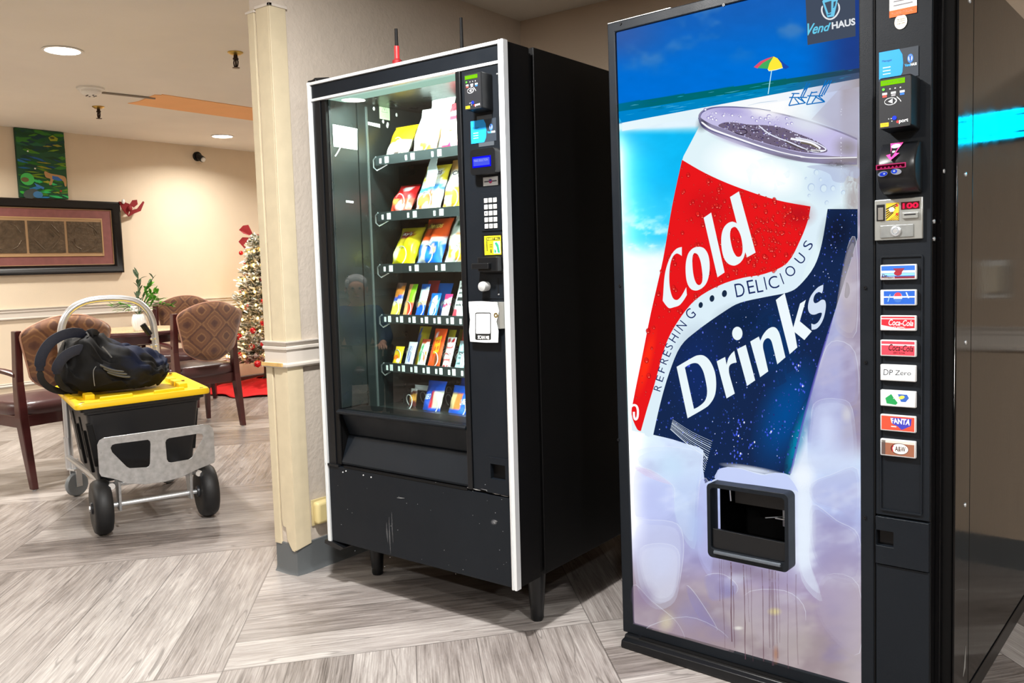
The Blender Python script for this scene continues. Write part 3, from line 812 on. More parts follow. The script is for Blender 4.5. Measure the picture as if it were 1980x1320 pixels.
A.m.v = [tuple(v) for v in vs]; A.m.f = fs; A.m.c = [(*p, 1.0) for p in cl.reshape(-1, 3)]
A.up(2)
rd = random.Random(11)
# crisp horizon, sea and shore
HZ = [(1191, 201.5), (1260, 191.2), (1330, 180.8), (1400, 170.4), (1470, 160), (1540, 149.7), (1600, 140.8), (1662, 131.6)]
SHO = [(1203, 237.5), (1260, 226.5), (1330, 213.5), (1400, 200.5), (1470, 187.5), (1540, 174.5), (1600, 163.2), (1662, 151.6)]
def vcol(x, stops):
    for (x0, c0), (x1, c1) in zip(stops, stops[1:]):
        if x <= x1: f = min(max((x - x0) / (x1 - x0), 0), 1); return tuple(a * (1 - f) + b_ * f for a, b_ in zip(c0, c1))
    return stops[-1][1]
def ribbonpoly(top, bot, st):
    P_ = top + bot[::-1]
    for i in range(len(top) - 1):
        q = [top[i], top[i + 1], bot[i + 1], bot[i]]; A.poly(q, (0, 0, 0), cols=[(*lin(vcol(p[0], st)), 1.0) for p in q])
mid_ = [(a[0] * .45 + b_[0] * .55 if False else a[0], a[1] + (b_[1] - a[1]) * .42) for a, b_ in zip(HZ, SHO)]
ribbonpoly(HZ, mid_, [(1191, (0, 112, 150)), (1260, (0, 104, 120)), (1500, (0, 108, 104)), (1590, (30, 78, 96)), (1662, (46, 60, 84))])
ribbonpoly(mid_, SHO, [(1191, (0, 132, 206)), (1300, (0, 134, 200)), (1500, (0, 132, 186)), (1590, (40, 96, 140)), (1662, (70, 82, 110))])
ribbonpoly(SHO, [(p[0], p[1] + 16) for p in SHO], [(1191, (235, 250, 255)), (1330, (226, 243, 251)), (1440, (252, 254, 255)), (1540, (240, 245, 252)), (1600, (190, 198, 224)), (1662, (166, 158, 164))])
A.up(.5)
for k in range(70):
    x = rd.uniform(1200, 1640); f = rd.uniform(.08, .95); h_ = 201 - (x - 1191) * .1484; s2 = 237.5 - (x - 1203) * .187; y = h_ + (s2 - h_) * f; L = rd.uniform(6, 30)
    A.line([(x, y), (x + L / 2, y - L * .082 + rd.uniform(-.6, .6)), (x + L, y - L * .16)], [.3, rd.uniform(.8, 1.8), .3], rd.choice([(40, 176, 226), (0, 92, 150), (90, 200, 236), (0, 110, 130)]), a=.55 if x < 1560 else .25)
A.up(.5)
# beach umbrella and deck chairs
z6 = lambda p: zc(p, 1440, 90, 6.6)
A.line(z6([(345, 300), (300, 605)]), 1.6, (190, 240, 250)); A.up(.5)
A.poly(z6([(118, 262), (200, 190), (290, 150), (370, 127), (310, 168), (230, 212), (165, 280)]), (226, 80, 110)); A.up(.4)
A.poly(z6([(165, 275), (230, 210), (320, 160), (370, 127), (330, 190), (298, 285), (230, 280)]), (66, 176, 96)); A.up(.4)
A.poly(z6([(370, 127), (440, 155), (500, 210), (572, 262), (520, 290), (487, 272)]), (26, 76, 176)); A.up(.4)
A.poly(z6([(370, 127), (420, 150), (470, 215), (487, 272), (400, 296), (312, 312), (296, 288), (318, 215)]), (255, 236, 60)); A.up(.4)
A.line(z6([(298, 290), (312, 312), (400, 297), (487, 272)]), 1.2, (255, 255, 230))
for p in ([(565, 755), (630, 600)], [(570, 650), (800, 650)], [(600, 600), (700, 600)], [(715, 650), (800, 460)], [(740, 650), (830, 470)], [(680, 655), (780, 720)], [(565, 755), (770, 720)], [(640, 660), (700, 735)], [(770, 720), (715, 650)], [(760, 560), (840, 470)],
          [(790, 740), (860, 575)], [(800, 630), (1000, 630)], [(850, 590), (930, 580)], [(950, 630), (1040, 430)], [(980, 630), (1080, 430)], [(1010, 620), (1110, 430)], [(900, 640), (1020, 705)], [(790, 740), (1025, 705)], [(860, 720), (920, 630)], [(1025, 705), (940, 630)], [(1000, 520), (1080, 440)]):
    A.line(z6(p), 2.2, (16, 112, 190))
A.line(z6([(40, 752), (200, 715), (420, 690)]), [.5, 1.6, .5], (120, 170, 210), a=.6)
A.poly(z6([(850, 930), (1250, 500), (1300, 488), (1450, 580), (1452, 1200), (1250, 1080)]), (176, 168, 184), a=.45); A.up(1)
# can body: pale base, then red and navy printing
EDGE = [(1353, 243), (1338, 272), (1322, 302), (1319, 312), (1300, 400), (1283, 500), (1259, 606), (1241, 697), (1226, 770), (1221, 800), (1222, 832), (1264, 842)]
NAVB = [(1528.7, 918), (1516, 914), (1500, 913), (1479, 916), (1455, 911), (1432, 904), (1408, 902), (1394, 905), (1389, 911), (1387, 924), (1380, 927), (1371, 930), (1364, 934), (1360, 903), (1361, 871), (1353, 864), (1327, 857), (1302, 849), (1290, 846), (1264, 840)]
NAVR = [(1659, 404), (1659, 459), (1645, 507), (1612, 612), (1584, 705), (1562, 784), (1546, 845), (1535, 890), (1528.7, 918)]
A.poly(EDGE + NAVB[::-1][1:] + NAVR[::-1][1:] + [(1659, 300)], (226, 244, 250)); A.up()
A.blob(1440, 320, 90, 55, 12, (255, 255, 255), .95, 1.15); A.blob(1500, 345, 60, 40, 10, (255, 255, 255), .9, 1.1); A.up(.5)
A.blob(1600, 350, 50, 60, 20, (176, 196, 236), .6); A.blob(1650, 350, 26, 80, 0, (168, 158, 160), .95); A.blob(1650, 390, 22, 40, 0, (170, 160, 160), .9); A.up()
A.poly(spl([(1268, 838), (1278, 778), (1294, 720), (1316, 669), (1349, 638), (1400, 603), (1432, 586), (1480, 574), (1523, 566), (1546, 552), (1557, 520), (1588, 446), (1597, 404), (1563, 398), (1563, 425), (1549, 462), (1523, 508), (1479, 529), (1436, 537), (1393, 551), (1345, 579), (1310, 622), (1286, 669), (1265, 744), (1245, 832)], 4), (222, 240, 250)); A.up()
# long drip on the neck
A.poly(spl([(1560, 322), (1590, 330), (1606, 338), (1612, 350), (1632, 353), (1640, 340), (1659, 345), (1659, 322), (1600, 318)], 3), (176, 184, 214), a=.6); A.up()
RED = [(1319.6, 309)] * 2 + [(1300, 400), (1283, 500), (1259, 606), (1241, 697), (1226, 770), (1222, 800), (1232, 828), (1240, 833)] + [(1240, 833)] + [(1252, 790), (1266, 744), (1287, 669), (1311, 622), (1346, 579), (1393, 551), (1437, 537), (1480, 529), (1523, 508), (1549, 462), (1563, 425), (1568, 399)] + [(1568, 399)] + [(1500, 386), (1422, 360), (1365, 335)]
REDP = spl(RED, 4); A.poly(REDP, (234, 24, 28)); A.up()
A.blob(1250, 700, 14, 80, 14, (255, 50, 20), .8, 1.1); A.blob(1545, 415, 40, 30, 0, (170, 20, 30), .7); A.blob(1370, 400, 60, 50, 0, (200, 18, 26), .6); A.up(.5)
NAVL = [(1264, 840)] * 2 + [(1278, 778), (1295, 720), (1317, 669), (1350, 638), (1401, 602), (1432, 585), (1480, 574), (1524, 565), (1547, 551), (1575, 515), (1590, 470), (1601, 404)]
NAVP = spl(NAVL[1:], 4, False) + NAVR + NAVB[1:-1]
A.poly(NAVP, (22, 40, 78)); A.up()
A.blob(1520, 800, 60, 130, 20, (0, 84, 160), .75); A.blob(1500, 660, 60, 90, 10, (6, 60, 120), .6); A.blob(1545, 850, 18, 90, 16, (0, 150, 190), .8); A.blob(1350, 720, 60, 110, 0, (20, 46, 110), .6)
A.blob(1440, 620, 70, 40, 0, (12, 34, 66), .6); A.blob(1620, 450, 40, 60, 20, (18, 22, 40), .8); A.up()
A.line(spl([(1612, 612), (1584, 705), (1562, 784), (1546, 845), (1530, 915)], 3, False), [1, 3] + [4] * 10 + [2], (96, 90, 190), a=.7); A.up(.5)
# droplets
def inside(p, poly):
    r = False; n = len(poly); j = n - 1
    for i in range(n):
        if (poly[i][1] > p[1]) != (poly[j][1] > p[1]) and p[0] < (poly[j][0] - poly[i][0]) * (p[1] - poly[i][1]) / (poly[j][1] - poly[i][1] + 1e-9) + poly[i][0]: r = not r
        j = i
    return r
cnt = 0
while cnt < 520:
    p = (rd.uniform(1225, 1568), rd.uniform(310, 830))
    if rd.random() > .25 + .75 * ss(1280, 1480, np.array(p[0])): continue
    if not inside(p, REDP): continue
    cnt += 1; r = rd.choice((.9, 1.2, 1.7, 2.3, 3.1, 4.2)) * rd.uniform(.8, 1.15)
    A.ell(p[0], p[1], r, r * 1.3, -10, (160, 10, 20), a=.75, n=9); A.ell(p[0] - r * .12, p[1] - r * .2, r * .74, r * .95, -10, (236, 40, 34), n=9, a=.95)
    A.h += .00002
    A.ell(p[0] + r * .1, p[1] + r * .6, r * .45, r * .28, -10, (255, 110, 96), n=7, a=.9); A.h -= .00002
A.up(.6)
cnt = 0
while cnt < 900:
    p = (rd.uniform(1264, 1658), rd.uniform(405, 930))
    if not inside(p, NAVP): continue
    cnt += 1; r = rd.choice((.45, .55, .7, .9, 1.2, 1.6))
    col = rd.choice([(44, 62, 150), (60, 84, 190), (30, 52, 120), (88, 108, 220), (38, 70, 140)])
    A.ell(p[0], p[1], r, r * 1.4, -8, col, n=7)
    if rd.random() < .05: A.h += .00002; A.ell(p[0] + .6, p[1] - .6, .75, 1.0, 0, (226, 232, 255), n=6); A.h -= .00002
for px, py in ((1340, 700), (1435, 820), (1455, 858), (1540, 710), (1428, 880), (1487, 838), (1548, 750), (1424, 846)):
    for k in range(7): A.ell(px + rd.uniform(-9, 9), py + rd.uniform(-9, 9), rd.uniform(.9, 2.1), rd.uniform(1.5, 3.2), 0, rd.choice([(70, 96, 235), (110, 130, 250), (40, 60, 190)]), n=8)
    A.h += .00002; A.ell(px + 5, py - 4, 1.3, 2.2, 0, (240, 244, 255), n=7); A.h -= .00002
A.up(1.2)
for pl_, c_ in (([(1636, 553), (1638, 545), (1643, 552), (1644, 566), (1639, 576), (1634, 572)], (20, 22, 40)), ([(1645, 492), (1650, 488), (1650, 497)], (30, 32, 60))):
    A.poly(spl(pl_, 4), c_)
A.up()
# lettering
K1 = lambda p, cr=(): zc(p, 1260, 360, 5.5, cr)
WHT = (236, 248, 252)
Cc = K1([(328, 645), (328, 740), (300, 722), (270, 715), (235, 745), (210, 810), (197, 900), (195, 1010), (205, 1100), (225, 1170), (250, 1203), (285, 1205), (320, 1170), (350, 1120), (375, 1072), (382, 1155), (345, 1215), (300, 1265), (240, 1286), (195, 1295), (160, 1265), (125, 1215), (130, 1150), (140, 1000), (155, 900), (185, 800), (225, 715), (275, 662)], (0, 1, 14, 15, 18, 21))
A.poly(spl(Cc, 4), WHT)
A.poly(spl(K1([(530, 645), (570, 665), (605, 720), (622, 800), (622, 900), (605, 990), (575, 1050), (530, 1090), (480, 1108), (430, 1095), (395, 1050), (375, 980), (368, 880), (375, 790), (400, 710), (445, 660), (490, 645)]), 4), WHT,
       holes=[spl(K1([(475, 710), (500, 730), (525, 790), (540, 870), (548, 950), (545, 1010), (530, 1040), (510, 1050), (485, 1035), (462, 985), (447, 910), (440, 820), (442, 750), (455, 715)]), 4)])
A.poly(K1([(560, 335), (640, 280), (783, 915), (707, 967)]), WHT)
A.poly(spl(K1([(840, 115), (935, 55), (1112, 705), (1022, 755), (1003, 700), (985, 760), (950, 810), (905, 838), (870, 842), (825, 825), (785, 780), (758, 700), (747, 600), (752, 510), (775, 440), (815, 395), (860, 377), (895, 385), (913, 397)], (0, 1, 2, 3, 4, 18)), 4), WHT,
       holes=[spl(K1([(885, 432), (912, 445), (940, 490), (960, 550), (973, 630), (972, 700), (955, 740), (930, 750), (905, 740), (875, 690), (855, 620), (842, 550), (842, 490), (855, 450)]), 4)])
K2 = lambda p, cr=(): zc(p, 1300, 540, 4.7125, cr)
K3 = lambda p, cr=(): zc(p, 1440, 530, 5.739, cr)
A.poly(spl(K2([(45, 795), (190, 710), (240, 690), (290, 692), (335, 725), (370, 780), (395, 850), (405, 930), (402, 1010), (385, 1075), (350, 1130), (305, 1170), (145, 1263)], (0, 12)), 4), WHT,
       holes=[spl(K2([(120, 800), (170, 770), (215, 760), (250, 775), (285, 830), (305, 900), (320, 980), (322, 1040), (310, 1090), (285, 1125), (240, 1160), (203, 1178)], (0, 11)), 4)])
A.poly(spl(K2([(410, 745), (487, 705), (500, 778), (515, 720), (540, 680), (570, 650), (592, 755), (560, 762), (535, 775), (522, 800), (522, 840), (530, 880), (575, 1038), (500, 1082)], (0, 1, 2, 5, 6, 12, 13)), 4), WHT)
A.poly([(1426.3, 674.7), (1443.2, 666.3), (1461.4, 734.7), (1445.7, 745.5)], WHT)
A.ell(1426.9, 644.2, 10, 13, 0, WHT, n=24)
A.poly(spl(K3([(68, 745), (163, 690), (180, 740), (205, 680), (250, 620), (300, 588), (345, 590), (380, 630), (405, 700), (458, 920), (368, 997), (320, 800), (300, 735), (270, 708), (235, 720), (212, 760), (210, 810), (222, 870), (268, 1075), (178, 1140)], (0, 1, 2, 9, 10, 18, 19)), 4), WHT)
A.poly(K3([(352, 285), (450, 210), (545, 590), (620, 325), (685, 283), (617, 520), (750, 632), (668, 728), (560, 640), (590, 810), (505, 885)]), (240, 250, 255))
A.poly(spl(K3([(878, 115), (875, 170), (862, 212), (835, 197), (805, 205), (778, 240), (768, 290), (785, 320), (820, 310), (860, 282), (895, 290), (907, 340), (900, 410), (880, 490), (845, 560), (800, 605), (748, 615), (745, 545), (780, 555), (820, 530), (850, 480), (862, 440), (855, 425), (825, 430), (790, 445), (750, 445), (720, 420), (708, 370), (715, 310), (735, 250), (775, 190), (825, 140)], (0, 2, 16, 17)), 3), (212, 226, 246))
# curved slogan: one glyph at a time along the pale band
def letter(ch, cx, cy, ang, w, h, col=(24, 40, 96)):
    t_ = math.radians(ang); ux = np.array([math.cos(t_), math.sin(t_)]); uy = np.array([math.sin(t_), -math.cos(t_)])
    cc = np.array([cx, cy]); q = [cc - ux * w / 2 - uy * h / 2, cc + ux * w / 2 - uy * h / 2, cc + ux * w / 2 + uy * h / 2, cc - ux * w / 2 + uy * h / 2]
    A.text(ch, q, col, bold=-.004)
K4 = lambda x, y: (1250 + x / 4.126, 450 + y / 4.126)
for ch, x, y, ang, w, h in (('R', 95, 1235, -72, 11, 14), ('E', 112, 1160, -71, 10, 14), ('F', 128, 1092, -69, 9, 14), ('R', 146, 1020, -67, 11, 14.5), ('E', 168, 960, -64, 9.5, 15), ('S', 186, 905, -62, 9, 15), ('H', 222, 838, -57, 13, 16), ('I', 250, 786, -53, 1.7, 16), ('N', 285, 738, -50, 14, 17), ('G', 355, 645, -42, 15, 20),
                            ('D', 750, 455, -10, 18, 26), ('E', 838, 430, -11, 13, 26), ('L', 905, 422, -11, 12, 25), ('I', 953, 402, -12, 2.2, 25), ('C', 1018, 395, -14, 19, 24), ('I', 1085, 365, -20, 2.0, 22), ('O', 1152, 305, -38, 19, 20), ('U', 1232, 205, -50, 16, 19), ('S', 1293, 98, -58, 14, 18)):
    px, py = K4(x, y); letter(ch, px, py, ang, w, h)
for x, y, r in ((438, 575, 17), (528, 523, 19), (627, 484, 20)):
    px, py = K4(x, y); A.ell(px, py, r / 4.126, r * 1.4 / 4.126, 8, (26, 44, 70), n=18)
# curl of the next word at the left rim
A.line(spl(zc([(130, 60), (180, 20), (225, 30), (245, 90), (240, 180), (215, 215), (195, 180), (190, 110)], 1200, 780, 7.07), 4, False), 4.2, (255, 255, 255))
# barcode
z5 = lambda p: zc(p, 1200, 780, 7.07)
for i in range(17):
    f = i / 17.0
    l0 = np.array([720, 215]) * (1 - f) + np.array([655, 490]) * f * 1.0; r0 = np.array([1262, 515]) * (1 - f) + np.array([1140, 985]) * f
    if f > .5: l0 = np.array([1135, 640 + (f - .5) * 700])
    w_ = rd.choice((1.0, .7, 1.3, .5))
    mid = (l0 + r0) / 2 + np.array([-10, 18]) * (f < .5)
    A.line(spl(z5([tuple(l0), tuple(mid), tuple(r0)]), 3, False), w_, (226, 240, 252))
A.up()
# rim and lid of the can
z7 = lambda p: zc(p, 1300, 180, 5.21)
A.poly(spl(z7([(270, 245), (285, 200), (330, 165), (410, 142), (540, 135), (700, 140), (900, 165), (1100, 205), (1300, 255), (1500, 315), (1700, 385), (1868, 455), (1868, 455), (1868, 722), (1868, 722), (1700, 722), (1500, 712), (1300, 690), (1100, 645), (900, 590), (700, 525), (500, 450), (380, 395), (300, 335)]), 4), (142, 136, 168)); A.up(.6)
A.blob(1635, 300, 60, 30, 8, (140, 130, 132), .9); A.blob(1362, 238, 16, 22, 30, (64, 62, 84), .9); A.blob(1420, 275, 60, 8, 19, (200, 196, 226), .8); A.blob(1530, 305, 60, 7, 9, (118, 112, 130), .8); A.blob(1620, 318, 40, 8, 3, (96, 92, 96), .9); A.up(.6)
A.poly(spl(z7([(290, 242), (320, 195), (420, 157), (560, 149), (750, 158), (1000, 198), (1250, 258), (1500, 333), (1700, 403), (1868, 475), (1868, 475), (1868, 640), (1868, 640), (1700, 640), (1550, 630), (1300, 600), (1100, 552), (900, 498), (700, 432), (500, 352), (380, 305)]), 4), (198, 192, 232)); A.up(.6)
A.blob(1480, 215, 50, 20, 12, (255, 255, 255), .85); A.blob(1560, 240, 60, 26, 14, (226, 232, 240), .8); A.blob(1640, 285, 36, 30, 10, (150, 142, 146), .95); A.blob(1410, 215, 46, 12, 5, (160, 150, 210), .7); A.up(.6)
LIDP = spl(z7([(470, 330), (540, 296), (640, 298), (780, 318), (950, 325), (1100, 345), (1300, 420), (1450, 480), (1560, 560), (1540, 600), (1350, 600), (1100, 548), (900, 492), (700, 428), (560, 372)]), 4)
A.poly(LIDP, (112, 100, 124)); A.up(.5)
for k in range(620):
    p = z7([(rd.uniform(470, 1560), rd.uniform(296, 605))])[0]
    if inside(p, LIDP): A.ell(p[0], p[1], rd.uniform(.5, 2.2), rd.uniform(.4, 1.3), 15, rd.choice([(70, 58, 96), (236, 236, 255), (96, 84, 150), (60, 52, 70), (200, 200, 240), (110, 100, 110)]), n=7); A.h += .0000015
A.up(.5)
for pts, w_, c_ in (([(1200, 460), (1400, 500), (1500, 560)], 4, (250, 250, 255)), ([(880, 330), (1000, 420), (1200, 500), (1420, 590), (1540, 580), (1540, 550), (1400, 480), (1250, 450)], 2.2, (235, 238, 255)), ([(1150, 490), (1300, 560), (1500, 590)], 2.6, (86, 76, 80)), ([(1300, 500), (1400, 520), (1480, 560)], 3, (110, 100, 84)),
                    ([(640, 400), (700, 420), (760, 400), (740, 370), (680, 368)], 2, (60, 50, 70)), ([(800, 380), (880, 385)], 3, (70, 60, 86)), ([(1400, 575), (1550, 580)], 2, (255, 255, 255))):
    A.line(spl(z7(pts), 4, False), w_, c_)
A.up(.5)
A.line(spl(z7([(300, 290), (380, 350), (500, 400), (700, 470), (900, 540), (1100, 600), (1300, 640), (1500, 655), (1868, 648)]), 4, False), [1] + [3.4] * 24 + [2] * 8, (250, 250, 255)); A.up(.3)
A.line(spl(z7([(272, 250), (300, 320), (400, 380), (600, 450), (900, 550), (1100, 605), (1300, 648)]), 4, False), 1.2, (40, 46, 120), a=.8)
A.line(spl(z7([(290, 240), (320, 190), (420, 150), (560, 140), (800, 150), (1000, 180)]), 4, False), 1.3, (44, 60, 130), a=.8)
for k in range(70):
    u_ = rd.random(); x = 330 + 900 * u_; y = 200 + 90 * u_ + rd.uniform(-40, 60)
    p = z7([(x, y)])[0]; r = rd.choice((.8, 1.2, 1.8, 3.2)); A.ell(p[0], p[1], r, r * .9, 0, (150, 140, 200), a=.8, n=9); A.h += .00002; A.ell(p[0] + r * .2, p[1] + r * .2, r * .6, r * .55, 0, (246, 246, 255), n=8); A.h -= .00002
for px, py, r in ((1570, 362, 7), (1594, 364, 7), (1580, 333, 5), (1588, 347, 3), (1612, 364, 5), (1600, 392, 4), (1560, 345, 2.4), (1566, 378, 3), (1632, 372, 4)):
    A.ell(px, py, r, r * 1.15, 10, (176, 196, 226), n=14, a=.8); A.h += .00002; A.ell(px + .5, py + .8, r * .8, r * .95, 10, (216, 234, 246), n=14); A.h -= .00002
for k in range(26): A.ell(1628 + rd.uniform(-.8, .8), rd.uniform(200, 405), .7, .9, 0, (236, 238, 255), n=6)
A.up()
# ice cubes, bright edges and drips
ICE = [([(1225, 880), (1270, 862), (1352, 872), (1358, 900), (1352, 960), (1345, 1060), (1310, 1010), (1300, 940), (1260, 915)], (206, 226, 250), .55),
       ([(1226, 902), (1270, 918), (1302, 936), (1306, 960), (1298, 1000), (1240, 1004), (1224, 990)], (196, 204, 246), .6),
       ([(1226, 902), (1262, 908), (1302, 936), (1260, 924)], (226, 206, 232), .55),
       ([(1228, 1010), (1262, 1004), (1312, 1012), (1324, 1052), (1318, 1112), (1306, 1162), (1270, 1176), (1236, 1140), (1226, 1070)], (214, 222, 248), .5),
       ([(1240, 1060), (1290, 1050), (1316, 1072), (1306, 1150), (1270, 1160), (1246, 1120)], (232, 236, 252), .4),
       ([(1226, 1130), (1262, 1160), (1310, 1200), (1326, 1240), (1290, 1250), (1226, 1215)], (158, 140, 166), .5),
       ([(1352, 940), (1372, 930), (1382, 1010), (1380, 1090), (1372, 1112), (1350, 1060)], (188, 192, 240), .55),
       ([(1548, 930), (1566, 925), (1572, 1000), (1566, 1080), (1592, 1160), (1552, 1120), (1544, 1020)], (228, 240, 255), .65),
       ([(1570, 935), (1610, 916), (1660, 906), (1660, 1000), (1620, 985), (1575, 970)], (178, 178, 218), .5),
       ([(1572, 975), (1620, 1005), (1662, 1034), (1662, 1120), (1600, 1110), (1570, 1050)], (160, 150, 188), .5),
       ([(1600, 1110), (1662, 1130), (1664, 1260), (1610, 1230), (1580, 1170)], (176, 164, 182), .5),
       ([(1570, 810), (1580, 776), (1620, 770), (1650, 790), (1656, 900), (1600, 915), (1566, 900)], (206, 214, 244), .5),
       ([(1584, 716), (1610, 660), (1655, 680), (1658, 780), (1600, 770), (1572, 790)], (170, 168, 216), .45),
       ([(1640, 480), (1658, 470), (1658, 640), (1622, 640), (1618, 600)], (206, 198, 204), .45),
       ([(1366, 1112), (1400, 1108), (1428, 1130), (1420, 1150), (1380, 1160), (1368, 1140)], (150, 146, 196), .5),
       ([(1330, 1130), (1350, 1150), (1390, 1215), (1360, 1200), (1336, 1160)], (140, 132, 180), .5),
       ([(1440, 1150), (1520, 1140), (1560, 1180), (1540, 1250), (1470, 1240)], (180, 168, 180), .45),
       ([(1250, 1215), (1330, 1190), (1400, 1220), (1420, 1260), (1330, 1235)], (172, 152, 158), .5)]
for pts, c_, a_ in ICE:
    P_ = spl(pts, 4); cx = sum(p[0] for p in P_) / len(P_); cy = sum(p[1] for p in P_) / len(P_)
    A.poly(P_, c_, a=a_ * .45); A.up(.25); A.poly([(cx + (p[0] - cx) * .88, cy + (p[1] - cy) * .88) for p in P_], c_, a=a_ * .5); A.up(.25)
    L = len(P_); A.line(P_[:L // 2], [.4] + [1.4] * (L // 2 - 2) + [.4], (236, 242, 255), a=.35); A.up(.2)
for px, py, rx, ry, rot, c_, a_ in ((1262, 960, 30, 50, 0, (190, 196, 240), .5), (1300, 900, 40, 40, 0, (200, 226, 250), .8), (1280, 1080, 46, 60, 10, (206, 214, 244), .6), (1292, 1200, 20, 26, 20, (214, 204, 176), .7), (1410, 1140, 30, 22, 30, (110, 104, 170), .45), (1250, 1150, 30, 34, 0, (140, 120, 160), .5), (1350, 1020, 24, 60, 0, (176, 196, 240), .6), (1555, 920, 30, 30, 0, (240, 248, 255), .9), (1560, 1020, 22, 90, 0, (232, 242, 255), .8), (1455, 1170, 80, 40, 0, (176, 164, 178), .5),
                                    (1500, 1180, 16, 10, 0, (230, 216, 150), .8), (1430, 1212, 12, 5, 0, (236, 232, 224), .9), (1390, 1210, 60, 30, 30, (140, 128, 170), .4), (1540, 1240, 70, 40, 0, (172, 160, 160), .6), (1620, 1120, 50, 90, 0, (176, 166, 190), .5), (1335, 1180, 40, 50, 30, (150, 144, 190), .4), (1600, 830, 26, 60, 0, (214, 222, 250), .6), (1640, 800, 14, 20, 0, (222, 220, 220), .6), (1640, 560, 14, 50, 0, (196, 188, 196), .6),
                                    (1460, 907, 70, 8, 10, (226, 236, 255), .9)):
    A.blob(px, py, rx, ry, rot, c_, a_); A.h += .00002
A.up()
A.poly(spl([(1387, 925), (1389, 911), (1394, 905), (1408, 902), (1432, 904), (1455, 911), (1479, 917), (1500, 913), (1520, 915), (1536, 930), (1546, 950), (1536, 945), (1480, 938), (1430, 932)], 4), (198, 210, 250), a=.9); A.up()
for px, w_, y0_, y1_, a_ in ((1393, 1.2, 1075, 1160, .5), (1398, 1.0, 1080, 1215, .6), (1402, 1, 1078, 1250, .4), (1416, 1.8, 1085, 1238, .9), (1420, 1.4, 1130, 1250, .7), (1440, 1.8, 1090, 1272, .8), (1446, 1, 1092, 1200, .5), (1454, 1.2, 1095, 1276, .6), (1476, 1.6, 1098, 1276, .7), (1490, 3, 1098, 1250, .45), (1496, 5, 1100, 1284, .45), (1502, 2, 1102, 1270, .5), (1508, 1.2, 1105, 1240, .5), (1525, 1.2, 1105, 1290, .6), (1542, 2.6, 1108, 1282, .3)):
    pts = []; x = px
    for k in range(9): pts.append((x + (k / 8.) * 3, y0_ + (y1_ - y0_) * k / 8.)); x += rd.uniform(-.8, .8)
    A.line(pts, [w_ * rd.uniform(.6, 1.3) for _ in range(9)], (108, 78, 88), a=a_)
A.blob(1445, 1100, 90, 26, 12, (120, 98, 104), .55); A.blob(1503, 1262, 8, 22, 0, (170, 116, 80), .7)
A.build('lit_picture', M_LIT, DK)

# ---- clear sticker with the operator's mark
A = Art(lambda px, py, h: (lambda q: (q[0], PD - .0072 - h, q[1]))(drk(px, py, PD - .0072)), .00015)
z11 = lambda p: zc(p, 1540, 0, 11.0)
tl_, tr_, br_, bl_ = drk(1560, -12), drk(1654, -35), z11([(1258, 770)])[0], z11([(237, 958)])[0]
A.poly([(1557, -14), (1653, -34), br_, bl_], (72, 82, 100)); A.up()
gl = [(1590, -14), (1621, -19)]
A.line(spl(zc([(560, 120), (540, 180), (545, 260), (590, 350), (660, 400), (740, 405), (820, 360), (880, 280), (910, 200), (905, 120), (880, 60)], 1540, 0, 11), 4, False), [1, 1.6] + [3] * 36 + [1.5] * 3, (244, 248, 252)); A.up()
A.poly(zc([(550, 30), (640, -90), (905, -130), (870, 50), (800, 350), (660, 370)], 1540, 0, 11), (120, 214, 250)); A.up()
A.poly(zc([(600, 60), (745, 15), (740, 260), (680, 285)], 1540, 0, 11), (76, 88, 106)); A.poly(zc([(790, 40), (845, 22), (822, 130), (785, 145)], 1540, 0, 11), (76, 88, 106)); A.poly(zc([(660, 305), (740, 285), (735, 310), (668, 330)], 1540, 0, 11), (60, 96, 140)); A.poly(zc([(780, 150), (815, 135), (805, 160), (778, 170)], 1540, 0, 11), (40, 80, 130))
A.text('Vend', zc([(225, 760), (735, 640), (735, 480), (235, 500)], 1540, 0, 11), (110, 216, 250), bold=.02, shear=.35)
A.text('HAUS', zc([(755, 625), (1255, 530), (1250, 380), (750, 475)], 1540, 0, 11), (244, 248, 252), bold=.035)
A.build('logo_sticker', printed('sticker_print', emit=.9), DK)

# ---- delivery opening
fo = rrect(sa0, sa1, sz0, sz1, .014, 5); fi = rrect(sa0 + .010, sa1 - .010, sz0 + .024, sz1 - .012, .01, 5)
b = MB().prism(fo, lambda u, v, d: (u, d, v), -.042, .004, holes=[fi]); b.build('delivery_frame', M_BLKF, DK, smooth=30, bevel=.003)
b = MB(); b.box(sa0 + .012, sa1 - .012, .18, .2, sz0 + .012, sz1 - .012); b.build('delivery_well', M_BLKM, DK, smooth=0)
z_m = drk(1400, 1016)[1]
b = MB(); b.prism([(sa0 + .010, sz0 + .024), (sa1 - .010, sz0 + .024), (sa1 - .010, z_m - .006), (sa0 + .010, z_m - .002)], lambda u, v, d: (u, d, v), -.034, -.024); b.build('delivery_flap', M_BLK, DK, smooth=0, bevel=.002)
b = MB(); b.tube([(sa0 + .022, -.046, sz0 + .018), (sa1 - .02, -.046, sz0 + .018)], .005, 8); b.build('flap_lip', mat('grey_lip', (110, 118, 128), .25, .6), DK)
b = MB(); b.box(sa0 + .05, sa1 - .016, .03, .04, sz1 - .066, sz1 - .018); b.build('delivery_hood', M_BLK, DK, smooth=0)
for nm, pts_, r_ in (('chute_wire', [(sa0 + .04, .02, sz1 - .03), (sa0 + .042, .02, sz1 - .06)], .0022), ('chute_wire', [(sa0 + .12, .07, z_m + .02), (sa0 + .16, .10, z_m + .022)], .002), ('chute_post', [(sa1 - .05, .06, z_m + .01), (sa1 - .05, .06, z_m + .06)], .008), ('chute_wire', [(sa1 - .075, .05, z_m + .03), (sa1 - .02, .05, z_m + .03)], .002)):
    MB().tube(pts_, r_, 8).build(nm, M_STEEL, DK)

